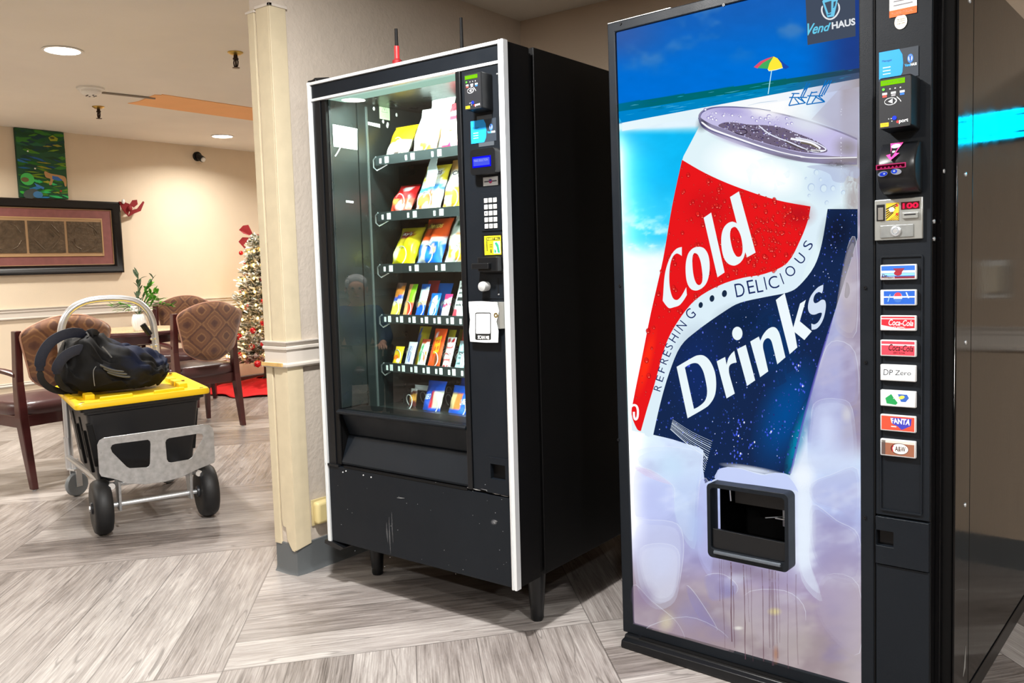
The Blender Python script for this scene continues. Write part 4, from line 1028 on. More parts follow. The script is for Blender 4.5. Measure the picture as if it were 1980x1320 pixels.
# ---- control column
def plate(name, px0, py0, px1, py1, d0, d1, m, parent=DK, bev=.002):
    a0, z1_ = drk(px0, py0); a1, z0_ = drk(px1, py1); return MB().box(a0, a1, d0, d1, z0_, z1_).build(name, m, parent, smooth=0, bevel=bev)
zs = drk(1750, 1005)[1]; zq = drk(1740, 1098)[1]
MB().box(.726, DW, .001, .014, zs + .004, 1.868).build('control_panel', M_BLKF, DK, smooth=0, bevel=.0015)
ch0, cz1 = drk(1695, 1023); ch1, cz0 = drk(1728, 1058)
MB().prism([(.726, zq + .003), (DW, zq + .003), (DW, zs), (.726, zs)], lambda u, v, d: (u, d, v), -.004, .014, holes=[[(ch0, cz0), (ch1, cz0), (ch1, cz1), (ch0, cz1)]]).build('coin_return_panel', M_BLKF, DK, smooth=0, bevel=.0015)
MB().box(ch0 - .004, ch1 + .004, .0125, .0135, cz0 - .004, cz1 + .004).build('coin_return_cup', M_BLKM, DK, smooth=0)
MB().box(.726, DW, .001, .014, .037, zq).build('lower_panel', M_BLKF, DK, smooth=0, bevel=.0015)
b = MB(); b.tube([(.722, .004, .04), (.722, .004, 1.86)], .002, 6); b.build('seam', M_BLKM, DK)
# selection window frame
b0, b1 = drk(1703, 495), drk(1781, 997)
ba0, ba1, bz1, bz0 = .737, .833, b0[1], b1[1]
MB().prism(rrect(ba0, ba1, bz0, bz1, .004), lambda u, v, d: (u, d, v), -.003, .002, holes=[rrect(ba0 + .003, ba1 - .003, bz0 + .004, bz1 - .004, .003)]).build('selection_bezel', M_BLKF, DK, smooth=0, bevel=.001)
# selection buttons with their cards
bt = [(512, 541), (560, 590), (609, 638), (656, 687), (703, 734), (752, 783), (799, 830), (846, 878)]
names = ['blue and maroon drink card', 'blue drink card with a red and white ball', 'red drink card with white script', 'red drink card with dark script', 'white card handwritten DP Zero', 'white drink card with green and blue blocks', 'orange drink card with blue patch', 'brown drink card with white oval']
def button(i, y0, y1):
    zt, zb = drk(1705, y0)[1], drk(1705, y1)[1]; a0, a1 = .7395, .8205
    bo = MB().box(a0, a1, -.010, .001, zb, zt).build('selection_button', mat('button_backing', (210, 212, 214), .4), DK, bevel=.002)
    bo['label'] = names[i]
    w, h = a1 - a0, zt - zb
    A = Art(lambda u, v, hh: (a0 + .003 + u * (w - .006), -.0102 - hh, zb + .003 + v * (h - .006)), .00012)
    if i == 0:
        A.rect(0, 1, 0, 1, (44, 104, 196)); A.up(); A.rect(0, 1, .45, .62, (236, 244, 252)); A.rect(0, 1, 0, .16, (122, 28, 52)); A.rect(.02, .4, .0, .16, (240, 240, 240)); A.up()
        A.poly([(.35, .8), (.7, .8), (.55, .2)], (140, 40, 60)); A.rect(0, 1, .22, .42, (130, 190, 236)); A.up(); A.ell(.5, .42, .12, .2, 0, (150, 30, 50)); A.up()
        A.text('Dr Pepper', [(.04, .02), (.4, .02), (.4, .15), (.04, .15)], (60, 20, 30)); A.text('Dr', [(.02, .1), (.18, .1), (.18, .36), (.02, .36)], (80, 20, 40), bold=.02)
    elif i == 1:
        A.rect(0, 1, 0, 1, (30, 92, 190)); A.up(); A.rect(0, .07, 0, 1, (230, 238, 248)); A.ell(.5, .52, .13, .38, 0, (240, 244, 250), n=24); A.up(); A.poly([(.5 + .12 * math.cos(q), .56 + .34 * math.sin(q)) for q in [PI * j / 12 for j in range(13)]], (206, 60, 80)); A.poly([(.5 + .12 * math.cos(q), .42 + .3 * math.sin(q)) for q in [PI + PI * j / 12 for j in range(13)]], (60, 110, 190)); A.up(); A.rect(0, 1, .5, .6, (240, 246, 252)); A.up()
        A.line([(.2, .2), (.27, .75)], .03, (140, 180, 226)); A.line([(.75, .9), (.82, .45)], .04, (200, 220, 244))
    elif i in (2, 3):
        A.rect(0, 1, 0, 1, (204, 34, 50) if i == 2 else (222, 66, 84)); A.up()
        if i == 2: A.poly([(0, 0), (1, 0), (1, .12), (.6, .06), (0, .34)], (238, 226, 228)); A.rect(0, 1, .8, .88, (238, 210, 214)); A.up()
        else: A.rect(0, 1, .7, .8, (244, 210, 216)); A.up()
        A.text('Coca-Cola', [(.22, .32), (.96, .28), (.96, .72), (.22, .8)], (250, 240, 242) if i == 2 else (50, 14, 20), bold=.012, shear=.3)
        A.text('CLASSIC' if i == 2 else 'ZERO SUGAR', [(.36, .1), (.72, .1), (.72, .22), (.36, .24)], (250, 240, 240) if i == 2 else (60, 14, 20), bold=.01)
    elif i == 4:
        A.rect(0, 1, 0, 1, (232, 238, 242)); A.up(); A.text('DP Zero', [(.06, .3), (.9, .38), (.9, .68), (.06, .74)], (30, 34, 44), shear=.1)
    elif i == 5:
        A.rect(0, 1, 0, 1, (226, 234, 232)); A.up(); A.poly([(.12, .5), (.3, .82), (.5, .2), (.44, .05), (.16, .12)], (30, 150, 80)); A.poly([(.5, .84), (.78, .84), (.84, .6), (.74, .3), (.6, .3)], (50, 96, 180)); A.up(); A.ell(.62, .62, .08, .14, -20, (246, 226, 80)); A.up()
        A.text('Sprite', [(.32, .62), (.52, .08), (.62, .24), (.42, .84)], (250, 252, 252), bold=.02)
    elif i == 6:
        A.rect(0, 1, 0, 1, (226, 76, 52)); A.up(); A.poly([(.28, .9), (.92, .9), (.9, .4), (.62, .06), (.5, .3), (.34, .45)], (56, 60, 176)); A.up(); A.text('FANTA', [(.32, .5), (.86, .44), (.9, .88), (.28, .86)], (252, 250, 250), bold=.03); A.rect(.3, .46, .22, .3, (246, 220, 214))
    else:
        A.rect(0, 1, 0, 1, (150, 96, 72)); A.up(); A.rect(0, .12, 0, 1, (90, 74, 70)); A.rect(0, 1, .84, 1, (214, 206, 198)); A.up(); A.ell(.56, .48, .27, .4, 0, (60, 22, 20), n=24); A.up(); A.ell(.57, .48, .25, .36, 0, (244, 238, 232), n=24); A.up()
        A.text('A&W', [(.42, .3), (.74, .3), (.74, .66), (.42, .66)], (52, 22, 20), bold=.02); A.line([(.36, .25), (.33, .5), (.37, .7)], .03, (190, 30, 40))
    A.build('drink_card', M_PRINT, bo)
    b = MB(); b.prism(rrect(a0, a1, zb, zt, .003), lambda u, v, d: (u, d, v), -.0135, -.0108); b.build('clear_cover', M_CLEAR, bo, smooth=0, bevel=.001)
for i, (y0, y1) in enumerate(bt): button(i, y0, y1)

# card reader
M_SCRG = emis('green_lcd', (140, 226, 20), 1.0); M_LEDB = emis('blue_led', (40, 60, 255), 2.2); M_LEDG = emis('green_led', (120, 255, 80), 1.5)
def card_reader(parent, fn, p, w, h, xr, z0, with_text=True):
    """w x h face, standing p proud; xr right edge, z0 foot; fn(x, d, z)"""
    x0 = xr - w
    b = MB(); pr = [(0, 0), (-p, .004), (-p, h - .004), (-p + .006, h), (0, h)]
    b.rings([[fn(x, d, z0 + q) for d, q in pr] for x in (x0, xr)])
    ro = b.build('card_reader', M_BLK, parent, smooth=0, bevel=.004, bseg=3)
    A = Art(lambda u, v, hh: fn(x0 + u * w, -p - .0004 - hh, z0 + v * h), .00015)
    A.rect(.02, .98, .03, .97, (30, 32, 36)); A.up()
    for k, cc in enumerate(((236, 240, 240), (236, 240, 240), (220, 230, 240))): A.rect(.12 + .27 * k, .27 + .27 * k, .665, .705, cc)
    for k, cc in enumerate(((226, 70, 60), (150, 150, 156), (40, 110, 220))): A.rect(.13 + .27 * k, .26 + .27 * k, .62, .655, cc)
    for k in range(3): A.ell(.36 + .16 * k, .765, .025, .013, 0, (190, 194, 198), n=8)
    A.line([(.38 + .19 * math.cos(q), .53 + .065 * math.sin(q)) for q in [2 * PI * j / 20 for j in range(20)]], .012, (200, 204, 208), closed=True); A.up()
    A.poly([(.3, .53), (.44, .575), (.44, .485)], (236, 240, 244)); A.line([(.5, .575), (.56, .53), (.5, .485)], .018, (236, 240, 244)); A.line([(.57, .6), (.66, .54), (.7, .5)], .018, (226, 230, 234))
    A.rect(.06, .32, .06, .135, (244, 184, 30)); A.text('PUSH', [(.1, .08), (.28, .08), (.28, .115), (.1, .115)], (120, 80, 0))
    A.text('e', [(.56, .1), (.63, .1), (.63, .15), (.56, .15)], (230, 60, 60), bold=.02); A.text('port', [(.64, .08), (.92, .085), (.92, .165), (.64, .16)], (246, 248, 250), bold=.02)
    for u_, v_ in ((.32, .2), (.4, .2), (.42, .15)): A.ell(u_, v_, .018, .01, 0, (200, 206, 214), n=8)
    A.build('face_print', M_PRINT, ro)
    b = MB(); b.box(*sorted((0, 1)), 0, 1, 0, 1); b = MB()
    q = [fn(x0 + w * u_, -p - .001, z0 + h * v_) for u_, v_ in ((.07, .84), (.82, .84), (.82, .94), (.07, .94))]; b.add(q, [(0, 1, 2, 3)]); b.build('display', M_SCRG, ro, smooth=0)
    A = Art(lambda u, v, hh: fn(x0 + u * w, -p - .0014 - hh, z0 + v * h), .0001); A.text('Swipe or Tap', [(.13, .87), (.74, .87), (.74, .91), (.13, .91)], (70, 110, 20)); A.build('display_text', M_PRINT, ro)
    q = fn(x0 + w * .16, -p - .001, z0 + h * .77); MB().lathe([(0, .0028), (-.001, .0028), (-.0014, .001)], q, (0, 1, 0), 12).build('indicator_light', M_LEDG, ro)
    q = fn(x0 + w * .5, -p - .001, z0 + h * .205); MB().lathe([(0, .0045), (-.001, .0045), (-.0014, .002)], q, (0, 1, 0), 12).build('indicator_light', M_LEDB, ro)
    return ro
card_reader(DK, lambda x, d, z: (x, d, z), .075, .070, .118, .826, 1.453)
# bill acceptor: bulging hood
b = MB(); a0, a1, z0, z1 = .748, .832, 1.312, 1.426
prof = [(0, z0 - .004), (-.02, z0), (-.05, z0 + .012), (-.068, z0 + .03), (-.072, z0 + .055), (-.070, z0 + .07), (-.05, z0 + .1), (-.03, z1), (0, z1 + .002)]
b.rings([[(a, d * k, z) for d, z in prof] for a, k in ((a0, .93), (a0 + .008, 1), (a1 - .012, 1), (a1, .9))])
BA = b.build('bill_acceptor', M_BLK, DK, smooth=30, bevel=.003)
A = Art(lambda u, v, h: (a0 + u * (a1 - a0), -.0735 - h, z0 + v * (z1 - z0)), .0002)
A.rect(.02, .8, .46, .56, (230, 70, 130)); A.up(); A.rect(.05, .77, .475, .54, (60, 6, 20)); A.up()
for k in range(6): A.poly([(.12 + k * .1, .48), (.2 + k * .1, .48), (.16 + k * .1, .515)], (220, 50, 120))
A.ell(.2, .37, .13, .055, 4, (160, 168, 190)); A.ell(.55, .39, .14, .06, -4, (190, 190, 200)); A.up(); A.ell(.22, .365, .1, .04, 4, (40, 70, 235)); A.ell(.5, .4, .08, .045, -4, (50, 90, 245)); A.up(); A.ell(.24, .37, .03, .015, 0, (220, 230, 255)); A.ell(.5, .405, .03, .02, 0, (220, 230, 255))
A.build('bill_slot', printed('lit_slot', emit=.8), BA)
def hood(u, v, h): # sloping top face
    t_ = (v - .62) / .33; d = -.0716 + t_ * .036; return (a0 + u * (a1 - a0), d - .0055 - h, z0 + .073 + t_ * .038)
A = Art(hood, .0003)
A.poly([(.28, .97), (.62, .97), (.5, .75), (.6, .74), (.42, .6), (.26, .72), (.38, .74)], (232, 70, 150)); A.up(); A.poly([(.34, .93), (.56, .93), (.46, .72), (.42, .66), (.38, .7)], (24, 20, 26)); A.up(); A.ell(.45, .9, .12, .045, 0, (226, 226, 232)); A.poly([(.4, .8), (.48, .8), (.46, .76), (.41, .76)], (226, 226, 232))
A.build('arrow_decal', M_PRINT, BA)
# coin mechanism plate
c0, c1 = drk(1692, 387), drk(1786, 464)
ca0, ca1, cz0, cz1 = .7255, .8335, 1.203, 1.3
CP = MB().box(ca0, ca1, -.008, .002, cz0, cz1).build('coin_plate', M_SIL, DK, bevel=.002)
cw, ch_ = ca1 - ca0, cz1 - cz0
def cbox(name, u0, u1, v0, v1, d0, d1, m, bev=.0005): return MB().box(ca0 + u0 * cw, ca0 + u1 * cw, d0, d1, cz0 + v0 * ch_, cz0 + v1 * ch_).build(name, m, CP, smooth=0, bevel=bev)
cbox('coin_slot', .05, .22, .48, .88, -.0095, -.007, M_BLK); cbox('coin_lever', .09, .2, .5, .8, -.013, -.009, mat('worn_grey', (120, 116, 110), .5, .4))
A = Art(lambda u, v, h: (ca0 + u * cw, -.0088 - h, cz0 + v * ch_), .0002)
A.rect(.25, .52, .48, .9, (222, 176, 40)); A.up()
for k in range(5): A.poly([(.25, .5 + k * .06), (.25, .53 + k * .06), (.40 + k * .02, .68 + k * .05), (.41 + k * .02, .66 + k * .05)], (24, 22, 18))
for k in range(5): A.poly([(.3 + k * .045, .48), (.32 + k * .045, .48), (.52, .66 - k * .045), (.52, .64 - k * .045)], (24, 22, 18))
A.up(); A.ell(.37, .74, .06, .06, 0, (214, 208, 196)); A.ell(.48, .83, .025, .03, 0, (190, 30, 30)); A.ell(.48, .62, .025, .03, 0, (190, 30, 30))
A.build('instruction_decal', M_PRINT, CP)
cbox('price_display', .56, .94, .72, .9, -.0095, -.007, mat('smoked_red', (70, 16, 24), .2))
A = Art(lambda u, v, h: (ca0 + u * cw, -.0098 - h, cz0 + v * ch_), .0002); A.text('100', [(.6, .74), (.92, .74), (.92, .87), (.6, .87)], (255, 30, 70), bold=.03); A.build('price_digits', printed('red_digits', emit=1.6), CP)
cbox('coin_return_lever', .6, .92, .5, .64, -.014, -.007, M_SIL, .001); cbox('lever_slot', .64, .88, .575, .605, -.0145, -.0135, M_BLK)
cbox('lock_plate', .13, .82, .06, .36, -.011, -.007, mat('worn_steel', (150, 154, 154), .4, .7, var=.1, vscale=60), .001)
b = MB().lathe([(0, .012), (-.004, .012), (-.006, .009), (-.003, .007), (-.007, .005), (-.007, .0005)], (ca0 + .46 * cw, -.010, cz0 + .21 * ch_), (0, 1, 0), 24); b.build('lock', M_STEEL, CP)
# paper notices at the top
def sheet(name, px0, py0, px1, py1, d, paint, base=(232, 232, 230), m=None):
    a0, z1_ = drk(px0, py0); a1, z0_ = drk(px1, py1)
    A = Art(lambda u, v, h: (a0 + u * (a1 - a0), d - h, z0_ + v * (z1_ - z0_)), .0002); A.rect(0, 1, 0, 1, base); A.up(); paint(A); A.build(name, m or M_PRINT, DK)
def pn(A):
    A.rect(0, 1, 0, .22, (228, 96, 30)); A.text('IN CASE OF EMERGENCY', [(.08, .08), (.9, .08), (.9, .16), (.08, .16)], (250, 230, 210)); A.up()
    for k in range(4): A.line([(.15, .36 + k * .13), (.85, .36 + k * .13)], .04, (120, 120, 126))
    A.rect(.3, .7, .86, .95, (240, 160, 160))
sheet('warning_notice', 1720, -25, 1773, 24, -.0008, pn)
def rp(A):
    A.up(); A.ell(.5, .5, .5, .5, 0, (226, 220, 202), n=32); A.up(); 
    for t_, v_ in (('This machine', .62), ('accepts', .48), ('cards', .34)): A.text(t_, [(.2, v_), (.82, v_ + .02), (.82, v_ + .1), (.2, v_ + .08)], (90, 80, 60), bold=.01)
a_, z_ = drk(1742, 42)
A = Art(lambda u, v, h: (a_ - .014 + u * .028, -.0008 - h, z_ - .017 + v * .034), .0002); rp(A); A.build('round_sticker', M_PRINT, DK)
def bc(A):
    A.up(); A.poly([(.0, .0), (.52, .0), (.6, .2), (.62, .5), (.6, .8), (.52, 1), (0, 1)], (26, 146, 220)); A.up()
    A.text('Manager', [(.08, .62), (.34, .62), (.34, .72), (.08, .72)], (20, 60, 110)); 
    for k in range(3): A.line([(.1, .45 - k * .11), (.3, .45 - k * .11)], .03, (190, 226, 246))
    A.ell(.8, .62, .075, .15, 0, (60, 120, 200), n=18); A.up(); A.ell(.8, .63, .05, .1, 0, (214, 230, 244), n=16); A.up(); A.poly([(.765, .72), (.835, .72), (.815, .52), (.785, .52)], (40, 90, 170))
    A.text('Vend', [(.66, .36), (.8, .36), (.8, .46), (.66, .46)], (60, 170, 240), bold=.02); A.text('HAUS', [(.81, .36), (.96, .36), (.96, .45), (.81, .45)], (240, 244, 248), bold=.03)
sheet('business_card', 1700, 102, 1776, 146, -.0008, bc, base=(44, 52, 62))
# rivets along the machine's side
def rivet(px, py, pl=DW):
    k = float(DORG @ _ex) + pl; q = onplane(px, py, _ex, k) - DORG
    return (pl, float(q @ _ey), float(q @ _ez))
for px, py in ((1825, 331), (1837, 332), (1806, 428), (1806, 462), (1820, 676), (1832, 672), (1820, 860), (1812, 1021), (1822, 1010), (1832, 1002), (1812, 1095)):
    MB().lathe([(-.001, .0055), (.002, .005), (.003, .002)], rivet(px, py, DW if px < 1824 else DW + .012), (1, 0, 0), 12).build('rivet', M_STEEL, DK)
for px, py in ((1867, 337), (1867, 662), (1866, 976), (1875, 2)):
    MB().lathe([(0, .0055), (.002, .005), (.003, .002)], rivet(px, py, CW), (1, 0, 0), 12).build('rivet', M_STEEL, DK)

def sfn(px, py, h):
    q = onplane(px, py, _ex, float(DORG @ _ex) + CW) - DORG; return (CW + .0004 + h, float(q @ _ey), float(q @ _ez))
A = Art(sfn, .0001)
A.line([(1867, 1248), (1866, 1270), (1865, 1290), (1862, 1308)], [.4, 2.2, 3.2, .6], (150, 152, 150), a=.8)
A.line([(1845, 1142), (1856, 1138), (1870, 1141)], [.4, 1.2, .4], (110, 112, 112), a=.5)
A.build('scratch_marking', M_PRINT, DK)
# ================================================================= SNACK MACHINE
SM = tag(empty('snack_machine', (0, 0, 0)), 'black glass-fronted snack vending machine with silver edge trim on stubby legs', 'vending machine')
SW, SH, SB = .876, 1.831, .176
WX0, WX1, WZ0, WZ1 = .094, .685, .674, 1.764
CX0, CX1 = .712, .857
M_INTW = mat('inner_wall_paint', (31, 35, 35), .32, var=.12, vscale=5, rvar=.1)
# cabinet shell behind the door
b = MB(); Y0, Y1 = .152, .92
b.box(.012, .03, Y0, Y1, SB, SH + .006); b.box(SW - .02, SW - .001, Y0, Y1, SB, SH + .006); b.box(.03, SW - .02, Y1 - .02, Y1, SB, SH + .006)
b.box(.03, SW - .02, Y0, Y1 - .02, SH - .02, SH + .006); b.box(.03, SW - .02, Y0, Y1 - .02, SB, SB + .03)
b.build('cabinet', M_BLKS, SM, smooth=0, bevel=.002)
# door shell
DSL = [(WX0 - .014, .467), (WX1 + .006, .467), (WX1 + .006, .66), (WX0 - .014, .66)]
b = MB().prism([(0.001, SB), (SW - .0005, SB), (SW - .0005, SH - .001), (0.001, SH - .001)], lambda u, v, d: (u, d, v), .014, .125,
               holes=[[(WX0 - .022, WZ0 - .004), (WX1, WZ0 - .004), (WX1, WZ1 + .012), (WX0 - .022, WZ1 + .012)], DSL])
b.build('door', M_BLKS, SM, smooth=0)
b = MB(); b.box(.016, WX0 - .014, .02, .12, .46, .47); b.box(.02, SW - .02, .124, .153, SB + .01, SH - .02) if 0 else None
for x0, x1 in ((.012, .03), (SW - .03, SW - .012)): b.box(x0, x1, .124, .153, SB + .01, SH - .012)
b.box(.03, SW - .03, .124, .153, SH - .03, SH - .012)
b.build('door_gasket', M_BLKM, SM, smooth=0)
# inner liner
b = MB(); LX0, LX1, LY1, LZ0, LZ1 = .081, .70, .655, .655, 1.775
b.box(LX0 - .006, LX0, .155, LY1, LZ0, LZ1); b.box(LX1, LX1 + .006, .126, LY1, LZ0, LZ1); b.box(LX0, LX1, LY1, LY1 + .006, LZ0, LZ1)
b.box(LX0, LX1, .126, LY1, LZ1, LZ1 + .006); b.box(LX0, LX1, .126, LY1, LZ0 - .006, LZ0)
b.build('inner_liner', M_INTW, SM, smooth=0)
MB().box(LX0, LX1, .022, .10, WZ1 + .004, WZ1 + .010).build('lamp_diffuser', emis('machine_diffuser', (206, 242, 226), .8), SM, smooth=0)
b = MB().box(LX0 - .0075, LX0 - .001, .022, .15, WZ0, WZ1 + .01); b.build('door_liner', M_INTW, SM, smooth=0)
b = MB().box(LX0 - .002, LX0 + .004, .194, .202, LZ0, LZ1 - .01); b.build('liner_seam', mat('seam_grey', (96, 102, 102), .4, .4), SM, smooth=0)
# header, front faces
def face(name, poly, d0, d1, m, holes=(), bev=.0015): return MB().prism(poly, lambda u, v, d: (u, d, v), d0, d1, holes=holes).build(name, m, SM, smooth=0, bevel=bev)
R4 = lambda x0, x1, z0, z1: [(x0, z0), (x1, z0), (x1, z1), (x0, z1)]
face('header_panel', R4(.017, CX1, 1.776, 1.822), .001, .016, M_BLKF)
face('left_stile', R4(.017, .056, .466, 1.766), .003, .016, M_BLK)
face('left_stile_rib', R4(.058, WX0 - .014, .468, 1.766), .007, .018, M_BLKM)
face('window_stile', R4(WX1 + .004, CX0 - .003, .467, 1.766), -.003, .016, M_BLK, bev=.003)
face('control_panel', R4(CX0, CX1, .470, 1.766), .001, .016, M_BLKF, holes=[R4(.784, .842, .513, .561)])
face('kick_panel', R4(.017, CX1, SB, .460), .001, .016, M_BLKF)
M_EDGE = mat('silver_edge_trim', (232, 236, 238), .3, .35)
def strip(name, x0, x1):
    b = MB(); zs_ = (SB - .004, SH + .002)
    n_ = [(x0, .016), (x0, -.004), (x0 + (x1 - x0) * .34, -.007), (x0 + (x1 - x0) * .42, -.003), (x0 + (x1 - x0) * .6, -.003), (x0 + (x1 - x0) * .68, -.007), (x1, -.004), (x1, .018)]
    b.rings([[(x, y, z) for x, y in n_] for z in zs_]); return b.build(name, M_EDGE, SM, smooth=0)
strip('edge_trim', -.001, .016); strip('edge_trim', .858, SW + .002)
b = MB().box(.0, SW, -.006, .014, SH - .009, SH + .001); b.build('edge_trim', M_EDGE, SM, smooth=0, bevel=.001)
b = MB().box(.017, CX1, -.003, .014, 1.766, 1.775); b.build('edge_trim', M_EDGE, SM, smooth=0, bevel=.001)
# rivets, hinges
b = MB().tube([(-.012, .03, SH + .008), (.02, .02, SH + .012), (.07, .04, SH + .010)], .009, 8); b.box(-.016, .03, .012, .05, SH + .001, SH + .014); b.build('top_hinge', M_BLK, SM, bevel=.003)
b = MB().prism([(-.016, SB - .014), (.02, SB - .02), (.07, SB - .026), (.088, SB - .014), (.03, SB - .002), (-.014, SB - .001)], lambda u, v, d: (u, d, v), -.008, .05); b.build('bottom_hinge', M_BLK, SM, smooth=0)
# legs
for x in (.059, .817):
    for y in (.182, .86):
        MB().lathe([(0, .019), (.006, .021), (.008, .022), (.02, .022), (SB * .95, .032), (SB + .004, .032)], (x, y, 0), (0, 0, 1), 20).build('leg', M_BLK, SM)
# glass
MB().box(WX0 - .008, WX1 - .001, .0195, .0205, WZ0 - .002, WZ1).build('window_glass', M_SG if 'M_SG' in globals() else pane('vend_glass', (240, 248, 245), 2.2), SM, smooth=0)
# light inside the top
ld = bpy.data.lights.new('machine_lamp', 'AREA'); ld.shape = 'RECTANGLE'; ld.size = .55; ld.size_y = .03; ld.energy = 12; ld.color = (.86, 1, .95)
lo = bpy.data.objects.new('machine_lamp', ld); COL.objects.link(lo); lo.location = (.4, .072, 1.755); lo.rotation_euler = (math.radians(24), 0, 0); lo.parent = SM
ld = bpy.data.lights.new('side_fill', 'AREA'); ld.shape = 'RECTANGLE'; ld.size = .03; ld.size_y = .85; ld.energy = 9; ld.color = (.92, 1, .97)  # unseen fill light, added to brighten the lower trays
lo = bpy.data.objects.new('side_fill', ld); COL.objects.link(lo); lo.location = (.682, .10, 1.15); lo.parent = SM
lo.rotation_euler = Vector((-.8, .55, 0)).to_track_quat('-Z', 'Y').to_euler()
# delivery bin
z_a = .668
b = MB(); b.box(WX0 - .012, WX1 + .004, -.002, .014, z_a - .012, z_a + .004); b.tube([(WX0 - .012, -.003, z_a - .004), (WX1 + .004, -.003, z_a - .004)], .006, 8); b.build('delivery_sill', M_BLKF, SM, smooth=40, bevel=.002)
b = MB(); b.rings([[(x, .018, .655), (x, .052, .572), (x, .06, .572), (x, .03, .66)] for x in (WX0 - .013, WX1 + .004)]); b.build('delivery_apron', M_BLKF, SM, smooth=0)
b = MB(); b.rings([[(x, .05, .572), (x, .044, .568), (x, .008, .478), (x, .01, .469), (x, .02, .470), (x, .055, .565)] for x in (WX0 - .013, WX1 + .004)]); b.build('delivery_door', M_BLKF, SM, smooth=0, bevel=.002)
b = MB().box(WX0 - .013, WX1 + .005, .08, .12, .468, .66); b.build('delivery_back', M_BLKM, SM, smooth=0)
face('ledge', R4(-.001, .074, .4595, .4675), -.004, .014, M_BLK)
b = MB(); b.box(.10, .684, .0, .012, .4605, .466); b.build('ledge_gap', M_BLKM, SM, smooth=0)
for x, z in ((.093, .443), (.11, .449), (.2, .446), (.24, .444), (.85, 1.737), (.853, 1.47)): MB().lathe([(0, .003), (-.002, .002), (-.0025, .0005)], (x, .001, z), (0, 1, 0), 10).build('screw', M_STEEL, SM)
# scuffs on the kick panel
A = Art(lambda px, py, h: (lambda q: (q[0], .0006 - h, q[1]))(snk(px, py)), .0001); rs = random.Random(5)
for px, py, L_, w_, a_ in ((752, 1000, 70, 2.5, .25), (747, 1010, 40, 3, .2), (757, 990, 60, 1.5, .25)): A.line([(px, py), (px + 1, py + L_ * .5), (px + 3, py + L_)], [.5, w_, .4], (150, 152, 156), a=a_)
for px, py, dx_, dy_ in ((767, 962, 15, 1), (954, 1008, 3, 4), (955, 1006, 7, 2), (930, 945, 60, 13), (845, 935, 12, 3)): A.line([(px, py), (px + dx_ / 2, py + dy_ / 2), (px + dx_, py + dy_)], [.4, 1.4, .4], (186, 188, 190), a=.6)
for k in range(40): A.ell(rs.uniform(650, 985), rs.uniform(930, 1110), rs.uniform(.4, .9), None, 0, (180, 184, 188), a=.6, n=6)
A.blob(955, 1009, 7, 6, 0, (170, 172, 176), .35)
for px, py, w_ in ((903, 942, 4), (915, 945, 5), (940, 949, 5), (952, 953, 4), (968, 957, 3)): A.line([(px, py), (px + 6, py + 1.4), (px + 14, py + 3)], [.5, w_ * .4, .4], (190, 190, 188), a=.6)
A.build('scuff_stain', M_PRINT, SM)['kind'] = 'stuff'

# ---- control column fittings
def sxz(px, py, d=0.0): return snk(px, py, d)
card_reader(SM, lambda x, d, z: (x, d + .001, z), .055, .064, .108, .832, 1.632)
def cardfn(x0, x1, z0, z1, d=.0): return lambda u, v, h: (x0 + u * (x1 - x0), d - h, z0 + v * (z1 - z0))
A = Art(cardfn(.744, .842, 1.545, 1.612), .0002)
A.rect(.25, .85, .98, 1.18, (70, 76, 82)); A.rect(.3, .9, -.18, .0, (70, 76, 82)); A.up(); A.rect(0, 1, 0, 1, (44, 52, 62)); A.up(); bc(A); A.build('business_card', M_PRINT, SM)
b = MB().prism(rrect(.762, .858, 1.447, 1.523, .012), lambda u, v, d: (u, d, v), -.03, .002); DPY = b.build('display_unit', M_BLK, SM, smooth=0, bevel=.006, bseg=3)
MB().box(.772, .842, -.0312, -.030, 1.468, 1.5).build('screen', emis('blue_lcd', (20, 20, 255), 1.0), DPY, smooth=0)
A = Art(cardfn(.776, .838, 1.473, 1.495, -.0314), .0002); A.rect(0, 1, 0, 1, (84, 100, 255)); A.up(); A.text('MAKE SELECTION', [(.04, .55), (.9, .55), (.9, .85), (.04, .85)], (190, 200, 255)); A.build('screen_text', printed('blue_text', emit=.9), DPY)
A = Art(cardfn(.786, .843, 1.415, 1.441), .0002); A.rect(0, 1, 0, 1, (184, 188, 190)); A.up(); A.rect(.08, .92, .42, .56, (70, 74, 84)); A.up(); A.ell(.5, .5, .12, .26, 0, (150, 50, 90), n=14); A.up(); A.ell(.5, .6, .08, .12, 0, (60, 80, 140), n=14); A.build('maker_badge', M_PRINT, SM)
KP = face('keypad', rrect(.776, .856, 1.28, 1.393, .005), -.002, .004, M_BLKF); 
b = MB()
for i in range(3):
    for j in range(5): x = .797 + .0175 * i; z = 1.371 - .0192 * j; b.box(x - .0065, x + .0065, -.005, -.001, z - .007, z + .007)
b.build('keys', mat('key_grey', (206, 208, 206), .4), KP, smooth=0, bevel=.0012)
A = Art(lambda u, v, h: (u, -.0053 - h, v), .0001)
for i in range(3):
    for j in range(5):
        x = .797 + .0175 * i; z = 1.371 - .0192 * j; A.text('ABCDEF123456789'[j * 3 + i], [(x - .002, z - .003), (x + .002, z - .003), (x + .002, z + .003), (x - .002, z + .003)], (70, 72, 76))
A.build('key_print', M_PRINT, KP)
BV = face('bill_acceptor', R4(.776, .856, 1.155, 1.272), -.002, .004, M_BLK)
A = Art(cardfn(.786, .85, 1.208, 1.265, -.0025), .0002); A.rect(0, 1, 0, 1, (240, 224, 30)); A.up(); A.rect(.12, .94, .76, .92, (24, 24, 20)); A.up(); A.text('INSERT BILL', [(.16, .79), (.9, .79), (.9, .89), (.16, .89)], (240, 230, 60), bold=.02); A.rect(.14, .19, .2, .74, (24, 24, 20)); A.rect(.56, .96, .06, .7, (226, 240, 226)); A.up()
